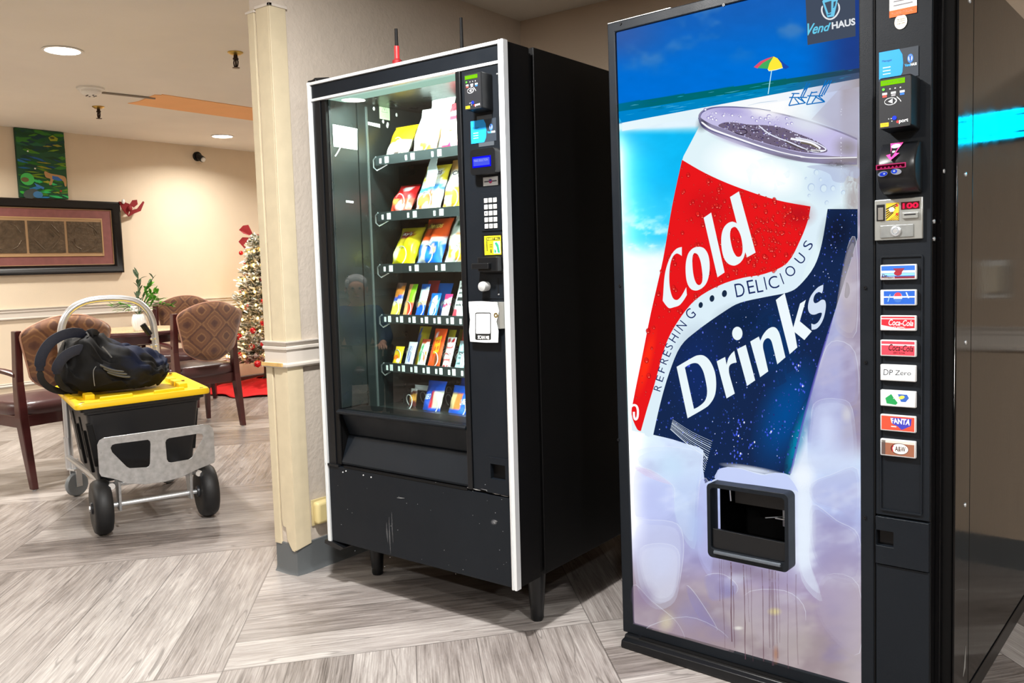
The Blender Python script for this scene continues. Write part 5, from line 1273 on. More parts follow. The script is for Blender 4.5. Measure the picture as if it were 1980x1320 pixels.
A.poly([(.62, .62), (.74, .4), (.8, .1), (.94, .08), (.86, .5), (.76, .66)], (40, 150, 110)); A.poly([(.6, .3), (.72, .22), (.7, .1), (.6, .1)], (40, 150, 110)); A.rect(.36, .44, .1, .3, (60, 60, 30)); A.rect(.3, .5, .5, .56, (120, 110, 30)); A.rect(.3, .5, .4, .45, (120, 110, 30))
A.build('bill_decal', M_PRINT, BV)
b = MB().box(.779, .854, -.03, -.002, 1.158, 1.202); b.box(.766, .832, -.045, -.01, 1.166, 1.184); b.build('bill_mouth', M_BLK, BV, smooth=0, bevel=.003)
b = MB().lathe([(.002, .014), (-.02, .0155), (-.027, .014), (-.03, .006), (-.0302, .0005)], (.79, 0, 1.113), (0, 1, 0), 24); b.build('coin_return_knob', mat('grey_knob', (170, 172, 172), .4), SM)
b = MB().box(.832, .836, -.0015, .002, 1.09, 1.138); b.build('coin_slot', M_BLKM, SM, smooth=0); MB().lathe([(0, .003), (-.003, .002)], (.835, .0, 1.088), (0, 1, 0), 10).build('screw', M_STEEL, SM)
face('coin_plate', rrect(.765, .856, 1.075, 1.15, .006), -.0008, .002, M_BLKF)
# paper notice and lock plate
b = MB(); b.rings([[(.812, .001, z), (.826, -.014, z), (.846, -.014, z), (.857, .001, z)] for z in (.985, 1.066)]); LP = b.build('lock_plate', M_SIL, SM, smooth=0, bevel=.001)
MB().lathe([(-.013, .009), (-.017, .008), (-.017, .003), (-.015, .0005)], (.834, 0, 1.026), (0, 1, 0), 18).build('lock', mat('brass_lock', (188, 170, 120), .3, .9), LP)
pz = [snk(906, 583), snk(961, 584), snk(965, 601), snk(959, 622), snk(964, 640), snk(963, 662), snk(909, 660), snk(908, 640), snk(905, 618), snk(907, 600)]
A = Art(lambda px, py, h: (lambda q: (q[0], -.0165 - h, q[1]))(snk(px, py, -.0165)), .0002)
A.poly([(906, 583), (930, 582), (961, 584), (965, 601), (960, 622), (964, 640), (963, 662), (935, 662), (909, 660), (907, 640), (909, 618), (907, 600)], (232, 236, 236)); A.up()
A.text('FOR SALES, SERVICE OR', [(910, 592.5), (958, 594.5), (958, 589.5), (910, 587.5)], (110, 116, 116)); A.text('EQUIPMENT REPAIRS', [(914, 600), (956, 602), (956, 597.2), (914, 595.2)], (110, 116, 116)); A.up()
A.poly(rrect(919, 949.5, 604, 657, 3), (22, 24, 24)); A.up(); A.poly(rrect(920.5, 948, 606, 645, 2), (238, 240, 240)); A.text('SCAN ME', [(924, 655), (946, 656), (946, 649), (924, 648)], (240, 244, 244), bold=.03)
A.build('paper_notice', M_PRINT, SM); 
# coin return cup
RC = face('coin_return_surround', rrect(.768, .857, .468, .582, .004), -.002, .002, M_BLKF, holes=[R4(.784, .842, .513, .561)])
b = MB(); b.box(.782, .844, .05, .055, .51, .563); b.build('coin_return_cup', M_BLKM, SM, smooth=0)

# ---- notices stuck on the inner wall
def wallart(name, pts, paint, m=None):
    """pts: lower-left, lower-right, upper-right, upper-left on the left inner wall"""
    Q = [on(px, py, 0, .0822) for px, py in pts]; Q = [np.array([q[1], q[2]]) for q in Q]
    def fn(u, v, h):
        p = Q[0] * (1 - u) * (1 - v) + Q[1] * u * (1 - v) + Q[2] * u * v + Q[3] * (1 - u) * v; return (.0822 + h, p[0], p[1])
    A = Art(fn, .0002); paint(A); A.build(name, m or M_PRINT, SM)
def wl(A):
    A.rect(0, 1, 0, 1, (214, 236, 190)); A.up(); A.line([(.2, .45), (.5, .85), (.8, .45)], .05, (120, 140, 110), closed=True); A.rect(.47, .53, .56, .7, (120, 140, 110)); 
    for k in range(4): A.line([(.15, .12 + k * .07), (.85, .12 + k * .07)], .02, (170, 190, 150))
wallart('warning_label', [(734, 229), (754, 233), (753, 202), (733, 198)], wl)
wallart('white_tag', [(711, 241), (735, 247), (735, 240), (710, 235)], lambda A: A.rect(0, 1, 0, 1, (240, 244, 244)))
def pp(A):
    A.rect(0, 1, 0, 1, (232, 242, 240)); A.up()
    for k in range(6): A.line([(.2, .3 + k * .1), (.8, .3 + k * .1)], .012, (204, 206, 200))
wallart('paper_sheet', [(645, 283), (691, 290), (691, 249), (643, 240)], pp)
wallart('small_tag', [(669, 391), (683, 393), (684, 389), (669, 387)], lambda A: A.rect(0, 1, 0, 1, (240, 244, 244)))
b = MB()
for px, py in ((723, 210), (741, 235), (750, 240), (749, 244), (767, 222)):
    q = on(px, py, 0, .083); b.ball(q, .006, 8, 6, sq=(.4, 1, 1.2))
b.build('wall_button', M_WHITE, SM)
b = MB(); q = [on(px, py, 0, .09) for px, py in ((652, 262), (657, 272), (658, 284), (652, 296), (648, 302))]; b.tube(spl(q, 4, False), .0022, 6); b.build('wire_loop', M_STEEL, SM)

# ---- trays with their spirals and price tags
TZ = [1.585, 1.382, 1.192, 1.006, .825, .655]
TY = .20; TX0, TX1 = .118, .692
M_TAG = mat('price_tag', (232, 236, 236), .4)
cols = {0: [.195, .325, .452, .58], 1: [.195, .325, .452, .58], 2: [.195, .325, .452, .58], 5: [.205, .335, .465, .6]}
cols[3] = cols[4] = [.159, .221, .284, .345, .406, .467, .528, .589, .65]
def helix(x, z, r, turns, y0, y1, ph=0.0, n=18):
    m_ = int(turns * n); return [(x + r * math.cos(2 * PI * i / n + ph), y0 + (y1 - y0) * i / m_, z + r * math.sin(2 * PI * i / n + ph)) for i in range(m_ + 1)]
for ti, tz in enumerate(TZ):
    b = MB(); b.box(TX0, TX1, TY + .004, .62, tz - .024, tz - .018)
    b.prism([(TX0, tz - .036), (TX1, tz - .036), (TX1, tz - .002), (TX0, tz - .002)], lambda u, v, d: (u, d, v), TY, TY + .004)
    n_ = len(cols[ti]); pitch = cols[ti][1] - cols[ti][0]
    for k in range(n_ + 1):
        x = cols[ti][0] - pitch / 2 + pitch * k; x = min(max(x, TX0 + .001), TX1 - .001)
        b.box(x - .0008, x + .0008, TY + .075, .6, tz - .018, tz + (.022 if n_ > 5 else .04))
    tr_ = b.build('tray', M_TRAY, SM, smooth=0)
    b = MB(); b.tube([(TX0 + .004, TY, tz - .004), (TX0 - .014, TY + .004, tz - .014), (TX0 - .02, TY + .01, tz - .04), (TX0 - .004, TY + .01, tz - .052), (TX0 + .02, TY + .04, tz - .03)], .0028, 6); b.build('tray_hook', M_STEEL, tr_)
    for k, x in enumerate(cols[ti]):
        r = .029 if n_ > 5 else (.038 if ti < 5 else .03); zc_ = tz - .014 + r
        co = MB().tube(helix(x, zc_, r, 6 if n_ > 5 else 5, TY + .004, .58, -PI / 2), .0018 if n_ > 5 else .0019, 6).build('spiral', M_WIRE, tr_)
    b = MB(); w_ = .014 if n_ > 5 else .018
    for k, x in enumerate(cols[ti]):
        xa = x - pitch * .42; b.box(xa, xa + .009, TY - .0015, TY, tz - .03, tz - .012); b.box(xa + .02 if n_ > 5 else xa + .028, (xa + .02 if n_ > 5 else xa + .028) + w_, TY - .0015, TY, tz - .031, tz - .008)
    b.build('price_tags', M_TAG, tr_, smooth=0)

# ---- the goods
def noise1(a, b_): return math.sin(a * 12.9 + b_ * 78.2) * 43758.5 % 1.0
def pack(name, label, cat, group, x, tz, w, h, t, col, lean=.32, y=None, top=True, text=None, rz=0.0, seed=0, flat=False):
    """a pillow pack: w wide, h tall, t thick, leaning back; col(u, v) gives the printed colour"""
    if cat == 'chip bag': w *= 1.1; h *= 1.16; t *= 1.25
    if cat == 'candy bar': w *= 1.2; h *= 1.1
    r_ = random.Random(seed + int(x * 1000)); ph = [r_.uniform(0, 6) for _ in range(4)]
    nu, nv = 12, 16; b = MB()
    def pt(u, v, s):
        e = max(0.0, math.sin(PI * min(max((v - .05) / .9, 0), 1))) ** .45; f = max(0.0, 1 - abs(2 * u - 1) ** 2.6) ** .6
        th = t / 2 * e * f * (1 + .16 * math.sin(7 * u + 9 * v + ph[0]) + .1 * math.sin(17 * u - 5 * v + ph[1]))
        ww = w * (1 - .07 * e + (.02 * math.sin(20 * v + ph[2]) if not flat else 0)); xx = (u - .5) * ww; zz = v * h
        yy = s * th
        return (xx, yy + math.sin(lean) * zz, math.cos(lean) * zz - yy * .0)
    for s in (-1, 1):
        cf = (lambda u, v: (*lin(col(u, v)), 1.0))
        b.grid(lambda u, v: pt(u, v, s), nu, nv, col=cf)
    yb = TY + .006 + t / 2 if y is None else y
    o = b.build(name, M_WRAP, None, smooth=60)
    o.location = (x, yb, tz - .016); o.rotation_euler = (0, 0, rz)
    tag(o, label, cat, group)
    if text:
        for (tx, c_, u0, u1, v0, v1, sh) in text:
            A = Art(lambda u, v, hh: (lambda p: (p[0], p[1] - .0008 - hh, p[2]))(pt(u, v, -1)), .0002)
            A.text(tx, [(u0, v0), (u1, v0 + sh), (u1, v1 + sh), (u0, v1)], c_, bold=.02); to = A.build('lettering', M_PRINT, o)
    return o
def bands(*st):
    """bands from the foot upward: (v_top, colour)"""
    def f(u, v):
        for v1, c_ in st:
            if v + .03 * math.sin(6 * u) <= v1: return c_
        return st[-1][1]
    return f
def spot(base, *sp):
    def f(u, v):
        c_ = base(u, v) if callable(base) else base
        for su, sv, ru, rv, cc in sp:
            if ((u - su) / ru) ** 2 + ((v - sv) / rv) ** 2 < 1: c_ = cc
        return c_
    return f
CRISP = 'bags of chips on the top trays'
c0_, c1_, c2_ = cols[0][:3]
pack('chip_bag', 'yellow and white chip bag at the hook end of the top tray', 'chip bag', CRISP, c0_ - .01, TZ[0], .105, .125, .05, spot(bands((.1, (250, 214, 20)), (.5, (248, 240, 220)), (1, (252, 196, 20))), (.35, .3, .25, .14, (255, 255, 250)), (.62, .16, .2, .06, (90, 70, 70))), lean=.5)
pack('chip_bag', 'white and orange chip bag in the middle of the top tray', 'chip bag', CRISP, c1_, TZ[0], .105, .16, .05, spot(bands((.12, (246, 150, 60)), (.34, (252, 226, 200)), (.5, (250, 190, 120)), (1, (250, 250, 250))), (.65, .2, .2, .1, (240, 140, 40)), (.3, .3, .16, .12, (255, 255, 255))), lean=.36)
pack('chip_bag', 'white chip bag standing tall behind the orange and white one', 'chip bag', CRISP, c1_ + .025, TZ[0], .105, .2, .035, bands((1, (252, 252, 252))), lean=.2, y=TY + .085)
pack('chip_bag', 'white and pink-red chip bag at the window edge of the top tray', 'chip bag', CRISP, c2_ + .005, TZ[0], .11, .17, .055, spot(bands((.2, (236, 40, 90)), (.5, (252, 226, 196)), (.82, (252, 244, 240)), (1, (236, 60, 80))), (.7, .14, .18, .07, (250, 190, 200)), (.5, .66, .3, .05, (226, 60, 80)), (.4, .4, .25, .1, (252, 200, 150))), lean=.4)
pack('chip_bag', 'red chip bag on the second tray', 'chip bag', CRISP, c0_ - .003, TZ[1], .095, .115, .05, spot(bands((.14, (230, 50, 50)), (.5, (236, 84, 60)), (.8, (228, 40, 44)), (1, (214, 34, 38))), (.62, .22, .2, .14, (246, 160, 160)), (.3, .45, .2, .1, (250, 140, 70)), (.6, .86, .22, .07, (240, 240, 250))), lean=.55)
pack('chip_bag', 'white, blue and orange chip bag with a yellow band on the second tray', 'chip bag', CRISP, c1_ + .006, TZ[1], .11, .165, .05, spot(bands((.12, (236, 214, 190)), (.44, (226, 236, 250)), (.55, (70, 150, 220)), (.66, (246, 250, 250)), (1, (250, 220, 60))), (.3, .25, .16, .16, (236, 140, 70)), (.65, .3, .18, .14, (226, 130, 80)), (.5, .82, .36, .1, (250, 248, 240))), lean=.42, text=[('Ruffles', (90, 80, 96), .2, .8, .76, .88, .03)])
pack('chip_bag', 'orange and white chip bag with a brown top on the second tray', 'chip bag', CRISP, c2_ + .01, TZ[1], .11, .17, .05, spot(bands((.1, (250, 222, 90)), (.45, (238, 140, 50)), (.78, (246, 240, 232)), (1, (206, 150, 84))), (.3, .2, .2, .1, (252, 240, 226)), (.6, .5, .3, .05, (250, 214, 180))), lean=.36, text=[('Chips', (60, 54, 80), .3, .9, .66, .76, .04)])
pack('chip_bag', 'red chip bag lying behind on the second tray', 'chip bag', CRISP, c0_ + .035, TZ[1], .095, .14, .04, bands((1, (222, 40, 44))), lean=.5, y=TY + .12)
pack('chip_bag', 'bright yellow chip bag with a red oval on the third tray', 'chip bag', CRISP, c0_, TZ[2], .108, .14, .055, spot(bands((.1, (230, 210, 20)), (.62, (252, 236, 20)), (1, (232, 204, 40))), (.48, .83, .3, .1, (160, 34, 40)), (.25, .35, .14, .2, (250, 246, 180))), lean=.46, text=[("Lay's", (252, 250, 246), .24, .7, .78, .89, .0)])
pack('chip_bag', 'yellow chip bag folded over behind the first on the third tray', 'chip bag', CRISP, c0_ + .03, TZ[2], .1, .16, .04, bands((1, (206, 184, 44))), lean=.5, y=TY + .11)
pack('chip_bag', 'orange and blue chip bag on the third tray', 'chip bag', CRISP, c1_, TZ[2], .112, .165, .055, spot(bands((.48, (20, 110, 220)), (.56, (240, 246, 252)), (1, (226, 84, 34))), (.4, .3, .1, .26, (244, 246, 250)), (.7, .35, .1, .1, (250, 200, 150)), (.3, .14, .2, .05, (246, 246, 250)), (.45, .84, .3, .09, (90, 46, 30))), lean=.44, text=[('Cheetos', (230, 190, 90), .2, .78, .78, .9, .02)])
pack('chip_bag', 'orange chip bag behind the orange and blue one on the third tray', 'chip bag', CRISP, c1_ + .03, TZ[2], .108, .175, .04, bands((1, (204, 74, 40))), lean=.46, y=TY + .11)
pack('chip_bag', 'white, green and gold chip bag at the window edge of the third tray', 'chip bag', CRISP, c2_ + .008, TZ[2], .112, .17, .055, spot(bands((.1, (246, 246, 240)), (.62, (244, 240, 226)), (.8, (226, 232, 226)), (1, (236, 244, 238))), (.72, .2, .18, .13, (238, 160, 40)), (.3, .3, .12, .14, (246, 200, 60)), (.7, .42, .2, .05, (246, 220, 110)), (.6, .62, .22, .05, (230, 140, 80)), (.35, .86, .18, .06, (60, 110, 80))), lean=.42, text=[('P', (30, 110, 70), .6, .85, .82, .96, .0)])
pack('chip_bag', 'blue and white chip bag partly hidden by the window post on the third tray', 'chip bag', CRISP, cols[2][3], TZ[2], .11, .15, .05, bands((.5, (90, 140, 220)), (1, (220, 226, 236))), lean=.42)
for ti in (0, 1): pack('chip_bag', ('pale' if ti == 0 else 'cream') + ' chip bag hidden behind the window post on the ' + ('top' if ti == 0 else 'second') + ' tray', 'chip bag', CRISP, cols[ti][3], TZ[ti], .11, .16, .05, bands((.4, (236, 200, 180)), (1, (240, 236, 232))), lean=.42)
# folded slip standing on the second tray
A = MB().prism([(-.012, 0), (.03, 0), (.034, .05), (.02, .075), (.018, .11), (-.012, .115), (-.02, .07)], lambda u, v, d: (u, d + v * .35, v), -.0006, .0006)
o = A.build('paper_slip', mat('grey_slip', (206, 216, 218), .5), None, smooth=0); o.location = (c1_ + .032, TY + .02, TZ[1] + .075); tag(o, 'translucent grey slip of plastic standing on the white and yellow chip bag', 'slip')
CANDY = 'sweets in the wire spirals'
def candy(ti, k, label, col, h, w=.036, text=None, lean=.38, dx=.006, y=None, n=1, behind=None):
    x = cols[ti][k] + dx
    pack('candy_bar', label, 'candy bar', CANDY, x, TZ[ti], w, h, .016, col, lean=lean, text=text, flat=True, y=(TY + .018 if y is None else y), seed=ti * 10 + k)
candy(3, 0, 'brown, orange and yellow sweet pack at the hook end of the fourth tray', bands((.38, (246, 218, 90)), (.5, (250, 240, 200)), (.62, (70, 100, 210)), (.86, (232, 140, 50)), (1, (110, 70, 60))), .125, .04)
candy(3, 1, 'red and green striped sweet pack on the fourth tray', lambda u, v: (236, 70, 50) if u > .55 and v < .5 else ((150, 210, 40) if u > .45 and v >= .5 else (250, 180, 120)), .12, .036)
candy(3, 1, 'dark red sweet box behind the striped pack on the fourth tray', bands((1, (150, 40, 44))), .13, .05, y=TY + .1, dx=.03)
candy(3, 2, 'blue and white sweet pack on the fourth tray', bands((.4, (14, 96, 220)), (.5, (240, 200, 140)), (.86, (226, 238, 250)), (1, (20, 100, 200))), .12, .036)
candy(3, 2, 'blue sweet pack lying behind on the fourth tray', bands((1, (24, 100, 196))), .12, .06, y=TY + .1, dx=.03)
candy(3, 3, 'light blue and white sweet pack on the fourth tray', spot(bands((.86, (10, 120, 226)), (1, (20, 110, 210))), (.55, .6, .3, .3, (240, 246, 250)), (.5, .3, .2, .14, (230, 242, 250))), .088, .04)
candy(3, 4, 'narrow white and pink sweet pack on the fourth tray', bands((.5, (244, 240, 246)), (.62, (226, 70, 120)), (.8, (236, 236, 250)), (1, (226, 60, 120))), .085, .03)
candy(3, 5, 'white sweet pack with black stripes on the fourth tray', lambda u, v: (210, 60, 80) if v < .3 and u < .5 else ((40, 42, 46) if (int(v * 14) % 2 == 1 and .2 < u < .9 and v > .3) else (240, 242, 244)), .13, .042)
candy(3, 6, 'blue and yellow sweet pack beside the window post on the fourth tray', bands((.3, (240, 200, 60)), (.6, (90, 160, 230)), (1, (250, 220, 120))), .085, .04)
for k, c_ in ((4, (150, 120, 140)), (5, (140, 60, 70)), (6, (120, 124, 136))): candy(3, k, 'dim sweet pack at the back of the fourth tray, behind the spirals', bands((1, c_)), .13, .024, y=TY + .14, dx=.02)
candy(4, 0, 'small yellow sweet pack at the hook end of the fifth tray', spot(bands((.16, (236, 214, 30)), (1, (250, 206, 30))), (.4, .45, .3, .12, (250, 120, 30)), (.7, .3, .2, .1, (250, 250, 230))), .07, .038)
candy(4, 1, 'white candy bar with blue lettering on the fifth tray', bands((.1, (220, 60, 70)), (1, (240, 242, 250))), .088, .036, text=[('PAYDAY', (40, 70, 190), .3, .7, .2, .85, .0)])
candy(4, 1, 'yellow candy bar with blue lettering behind on the fifth tray', spot(bands((1, (222, 196, 40))), (.2, .5, .16, .5, (70, 100, 180))), .14, .05, y=TY + .06, dx=.012)
candy(4, 2, 'white candy bar with green lettering on the fifth tray', spot(bands((.1, (200, 170, 160)), (.86, (240, 244, 240)), (1, (220, 90, 60))), (.3, .4, .14, .2, (70, 190, 110)), (.35, .7, .12, .12, (70, 190, 110)), (.85, .4, .12, .2, (240, 140, 80))), .10, .034)
candy(4, 3, 'bright orange candy bar with yellow lettering on the fifth tray', spot(bands((1, (240, 84, 30))), (.65, .2, .14, .16, (140, 70, 30)), (.3, .85, .1, .05, (230, 200, 210))), .138, .05, text=[("REESE'S", (250, 220, 20), .3, .75, .36, .8, .05)])
candy(4, 4, 'white candy bar with red letters on the fifth tray', lambda u, v: (200, 30, 50) if (.15 < u < .85 and abs(((v * 5) % 1) - .5) < abs(u - .5) * .5 + .12) else (244, 242, 242), .11, .034)
candy(4, 5, 'silver-blue candy bar on the fifth tray', spot(bands((.9, (170, 206, 214)), (1, (120, 130, 140))), (.4, .25, .2, .06, (60, 70, 80)), (.5, .6, .3, .06, (70, 80, 90)), (.45, .45, .2, .05, (60, 70, 80))), .10, .036)
candy(4, 6, 'navy candy bar beside the window post on the fifth tray', bands((.5, (50, 60, 160)), (1, (30, 36, 110))), .09, .04)
for k in range(4): candy(4, 2, 'yellow candy bar end in the row at the back of the fifth tray', bands((.55, (80, 60, 50)), (1, (206, 186, 40))), .125, .03, y=TY + .09 + .035 * k, dx=.01 + .022 * k)
for k in range(3): candy(4, 4 + k, 'red-brown candy bar at the back of the fifth tray', bands((.7, (96, 50, 40)), (1, (170, 60, 50))), .13, .05, y=TY + .1 + .02 * k, dx=.01)
COOK = 'packs on the bottom tray'
pack('cookie_pack', 'small brown and orange sweet pack at the hook end of the bottom tray', 'cookie pack', COOK, .20, TZ[5], .034, .082, .02, bands((.06, (240, 240, 240)), (.36, (110, 44, 46)), (.42, (150, 70, 40)), (.76, (240, 170, 70)), (.9, (110, 50, 40)), (1, (246, 244, 250))), lean=.2, y=TY + .06)
pack('cookie_pack', 'white wrapper lying behind the small brown pack on the bottom tray', 'cookie pack', COOK, .235, TZ[5] + .075, .08, .02, .008, bands((1, (240, 240, 250))), lean=.2, y=TY + .08)
pack('cookie_pack', 'blue cookie pack with red and white stripe on the bottom tray', 'cookie pack', COOK, .325, TZ[5], .09, .128, .035, spot(lambda u, v: (20, 90, 226) if (v < .22 or v > .74) else ((216, 40, 60) if .42 < u < .62 else ((236, 226, 210) if u >= .62 else (30, 90, 220)))), lean=.4, text=[('OREO', (230, 242, 252), .08, .42, .44, .6, .04)])
pack('cookie_pack', 'blue cookie pack with an orange biscuit picture on the bottom tray', 'cookie pack', COOK, .452, TZ[5], .09, .118, .035, spot(lambda u, v: (20, 100, 236) if (v < .3 or v > .8 or u > .68) else (236, 130, 60) if u > .36 else (236, 206, 150)), lean=.4, text=[('CHIPS', (240, 246, 252), .64, .96, .42, .6, .04)])
pack('cookie_pack', 'blue cookie pack leaning behind the other two on the bottom tray', 'cookie pack', COOK, .42, TZ[5], .09, .15, .03, bands((1, (36, 70, 170))), lean=.34, y=TY + .1)
pack('cookie_pack', 'blue cookie pack beside the window post at the back of the bottom tray', 'cookie pack', COOK, .5, TZ[5], .09, .135, .03, bands((1, (40, 76, 180))), lean=.36, y=TY + .11)

# ---- whip antennas standing on the machine
def antenna(px, py0, py1, label, red):
    d = .03 if red else .16
    q = on(px, py1, 1, d); x = q[0]; z1 = on(px, py0, 1, d)[2]; z0 = SH + .006
    t = tag(empty('antenna', (x, d, z0)), label, 'antenna', 'antennas on the snack machine')
    MB().lathe([(0, .016), (.012, .016), (.018, .008), (.03, .005)], (0, 0, 0), (0, 0, 1), 18).build('magnetic_base', M_RED if red else M_BLK, t)
    MB().cyl((0, 0, .028), (0, 0, z1 - z0), .0062, .0052, 10).build('whip', M_BLKM, t)
    if red: MB().cyl((0, 0, z0 * 0 + .0), (0, 0, .058), .0085, .0085, 12).build('red_sleeve', mat('red_plastic', (224, 40, 44), .4), t)
antenna(768, 55, 118, 'black whip antenna with a red foot on top of the snack machine', True)
antenna(893, 34, 90, 'plain black whip antenna on top of the snack machine near its silver corner', False)
# ================================================================= DINING CHAIRS AND TABLE
def damask():
    m, nt, out = nodes('damask_fabric'); N = nt.nodes; L = nt.links
    b = N.new('ShaderNodeBsdfPrincipled'); L.new(b.outputs[0], out.inputs[0]); b.inputs['Roughness'].default_value = .8; b.inputs['Sheen Weight'].default_value = .3
    tc = N.new('ShaderNodeTexCoord'); sp = N.new('ShaderNodeSeparateXYZ'); L.new(tc.outputs['Object'], sp.inputs[0])
    def mm(op, a, bb=None):
        n = N.new('ShaderNodeMath'); n.operation = op
        for i, x in enumerate((a, bb)):
            if x is None: continue
            if isinstance(x, (int, float)): n.inputs[i].default_value = x
            else: L.new(x, n.inputs[i])
        return n.outputs[0]
    cx = mm('COSINE', mm('MULTIPLY', sp.outputs[0], 2 * PI / .2)); cz = mm('COSINE', mm('MULTIPLY', sp.outputs[2], 2 * PI / .2))
    v = mm('ADD', mm('MULTIPLY', cx, .25), mm('MULTIPLY_ADD' if False else 'ADD', mm('MULTIPLY', cz, .25), .5))
    tri = lambda o: mm('ABSOLUTE', mm('SUBTRACT', mm('MULTIPLY', mm('FRACT', mm('MULTIPLY', o, 5.0)), 2.0), 1.0))
    dia = mm('MULTIPLY', mm('ADD', tri(sp.outputs[0]), tri(sp.outputs[2])), .5)
    v = mm('ADD', mm('MULTIPLY', v, .45), mm('MULTIPLY', dia, .55))
    nz = N.new('ShaderNodeTexNoise'); nz.inputs['Scale'].default_value = 60; L.new(tc.outputs['Object'], nz.inputs['Vector'])
    v = mm('ADD', v, mm('MULTIPLY', mm('SUBTRACT', nz.outputs[0], .5), .10))
    cr = N.new('ShaderNodeValToRGB'); L.new(v, cr.inputs[0]); e = cr.color_ramp.elements; cr.color_ramp.interpolation = 'LINEAR'
    D, M_, G = (84, 50, 34), (108, 70, 45), (134, 95, 60)
    e[0].position = 0; e[0].color = (*lin(D), 1); e[1].position = 1; e[1].color = (*lin((72, 38, 28)), 1)
    for p, c in ((.10, D), (.15, G), (.2, M_), (.36, M_), (.41, D), (.47, D), (.52, G), (.57, M_), (.66, M_), (.71, G), (.76, M_), (.86, M_), (.9, D)):
        q = e.new(p); q.color = (*lin(c), 1)
    L.new(cr.outputs[0], b.inputs['Base Color'])
    return m
M_DAM = damask()
M_WOOD = mat('dark_cherry_wood', (66, 26, 26), .28, var=.12, vscale=12, coat=.3)
M_LEA = mat('brown_leather', (72, 44, 44), .32, bump=.08, bscale=120)
def make_chair(label, cat='chair', group='padded armchairs round the dining table'):
    t = tag(empty('dining_chair'), label, cat, group)
    # seat
    def seat(u, v):
        a = 2 * PI * u; r = lambda q, p: math.copysign(abs(q) ** p, q)
        z = [.405, .42, .45, .475, .487, .49][min(int(v * 5 + .5), 5)]; k = [.94, 1, 1.0, .97, .85, .0][min(int(v * 5 + .5), 5)]
        return (.27 * k * r(math.cos(a), .45), .02 + .25 * k * r(math.sin(a), .45), z + (.012 if k == 0 else 0))
    MB().grid(seat, 40, 5, closeu=True).build('seat', M_LEA, t, smooth=80)
    b = MB(); b.box(-.235, .235, -.215, -.185, .345, .412); b.box(-.235, .235, .215, .245, .345, .412)
    for s in (-1, 1): b.box(s * .245 - .014, s * .245 + .014, -.2, .24, .345, .412)
    b.build('seat_frame', M_WOOD, t, smooth=0, bevel=.004)
    for s in (-1, 1):
        pts = [(s * .234, -.275, 0.006), (s * .236, -.24, .2), (s * .236, -.205, .40), (s * .237, -.198, .6), (s * .238, -.222, .88)]
        b = MB(); hw = [.016, .02, .024, .02, .018]
        b.rings([[(p[0] + i * h, p[1] + j * h * 1.25, p[2]) for i, j in ((-1, -1), (1, -1), (1, 1), (-1, 1))] for p, h in zip(pts, hw)])
        b.build('rear_leg', M_WOOD, t, smooth=0, bevel=.004)
        pts = [(s * .25, .235, .006), (s * .25, .235, .2), (s * .25, .23, .40), (s * .255, .225, .64)]
        b = MB(); hw = [.014, .018, .023, .016]
        b.rings([[(p[0] + i * h, p[1] + j * h, p[2]) for i, j in ((-1, -1), (1, -1), (1, 1), (-1, 1))] for p, h in zip(pts, hw)])
        b.build('front_leg', M_WOOD, t, smooth=0, bevel=.004)
        b = MB(); pa = spl([(s * .238, -.2, .635), (s * .255, -.08, .655), (s * .27, .1, .66), (s * .262, .24, .648), (s * .258, .27, .64)], 4, False)
        b.rings([[(p[0] + i * .022, p[1], p[2] + j * .012) for i, j in ((-1, -.7), (-.7, -1), (.7, -1), (1, -.7), (1, .7), (.6, 1), (-.6, 1), (-1, .7))] for p in pa])
        b.build('armrest', M_WOOD, t, smooth=50)
        for y in (-.275, .235):
            MB().lathe([(0, .012), (.006, .012), (.01, .008)], (s * (.234 if y < 0 else .25), y, 0), (0, 0, 1), 12).build('foot_glide', M_STEEL, t)
    # curved padded back
    def outline(v):
        # half width by height
        return .185 + .075 * math.sin(PI * min(1, .12 + v * .80) * .62) * 1.0
    def pad(u, v, s):
        a = u * 2 - 1
        hw = .20 + .065 * ss_(v)
        e = 1 - max(0, (v - .78) / .22) ** 2.2 * .38 - max(0, (.22 - v) / .22) ** 2.0 * .40
        x = a * hw * e
        zt = .525 + v * .43 - (.035 * abs(a) ** 2.2 if v > .5 else -.03 * abs(a) ** 2.2) * (abs(v - .5) * 2)
        y = -.285 - .055 * v + .03 * abs(a) ** 2
        edge = (max(0, 1 - abs(a) ** 5)) ** .5 * (max(0, 1 - abs(2 * v - 1) ** 7)) ** .5
        return (x, y + s * .032 * edge, zt)
    b = MB()
    for s in (-1, 1): b.grid(lambda u, v: pad(u, v, s), 24, 24)
    b.build('backrest', M_DAM, t, smooth=80)
    loop = [pad(u, 0, 0) for u in np.linspace(0, 1, 18)] + [pad(1, v, 0) for v in np.linspace(.05, 1, 20)] + [pad(u, 1, 0) for u in np.linspace(.95, 0, 18)] + [pad(0, v, 0) for v in np.linspace(.95, .05, 20)]
    MB().tube(loop, .0055, 6, closed=True).build('piping', mat('piping', (176, 132, 110), .7), t)
    return t
def ss_(v): return v * v * (3 - 2 * v)
chair = make_chair('damask-backed wooden armchair with brown leather seat, partly behind the yellow-lidded tote')
def put_chair(o, c, fwd):
    o.location = (c[0], c[1], 0); o.rotation_euler = (0, 0, math.atan2(fwd[1], fwd[0]) - PI / 2)
def rel(foot, fwd, side):
    f = np.array(fwd, float); f /= np.linalg.norm(f); r = np.array([f[1], -f[0]])
    return np.array(foot) - r * .236 * side + f * .275
f1 = (-.998, -.066); put_chair(chair, rel((-2.478, .022), f1, -1), f1)
chair2 = copy_tree(chair); chair2['label'] = 'damask-backed wooden armchair seen from behind, beside the Christmas tree'
f2 = (-.995, .045); put_chair(chair2, rel((-3.08, 1.80), f2, 1), f2)
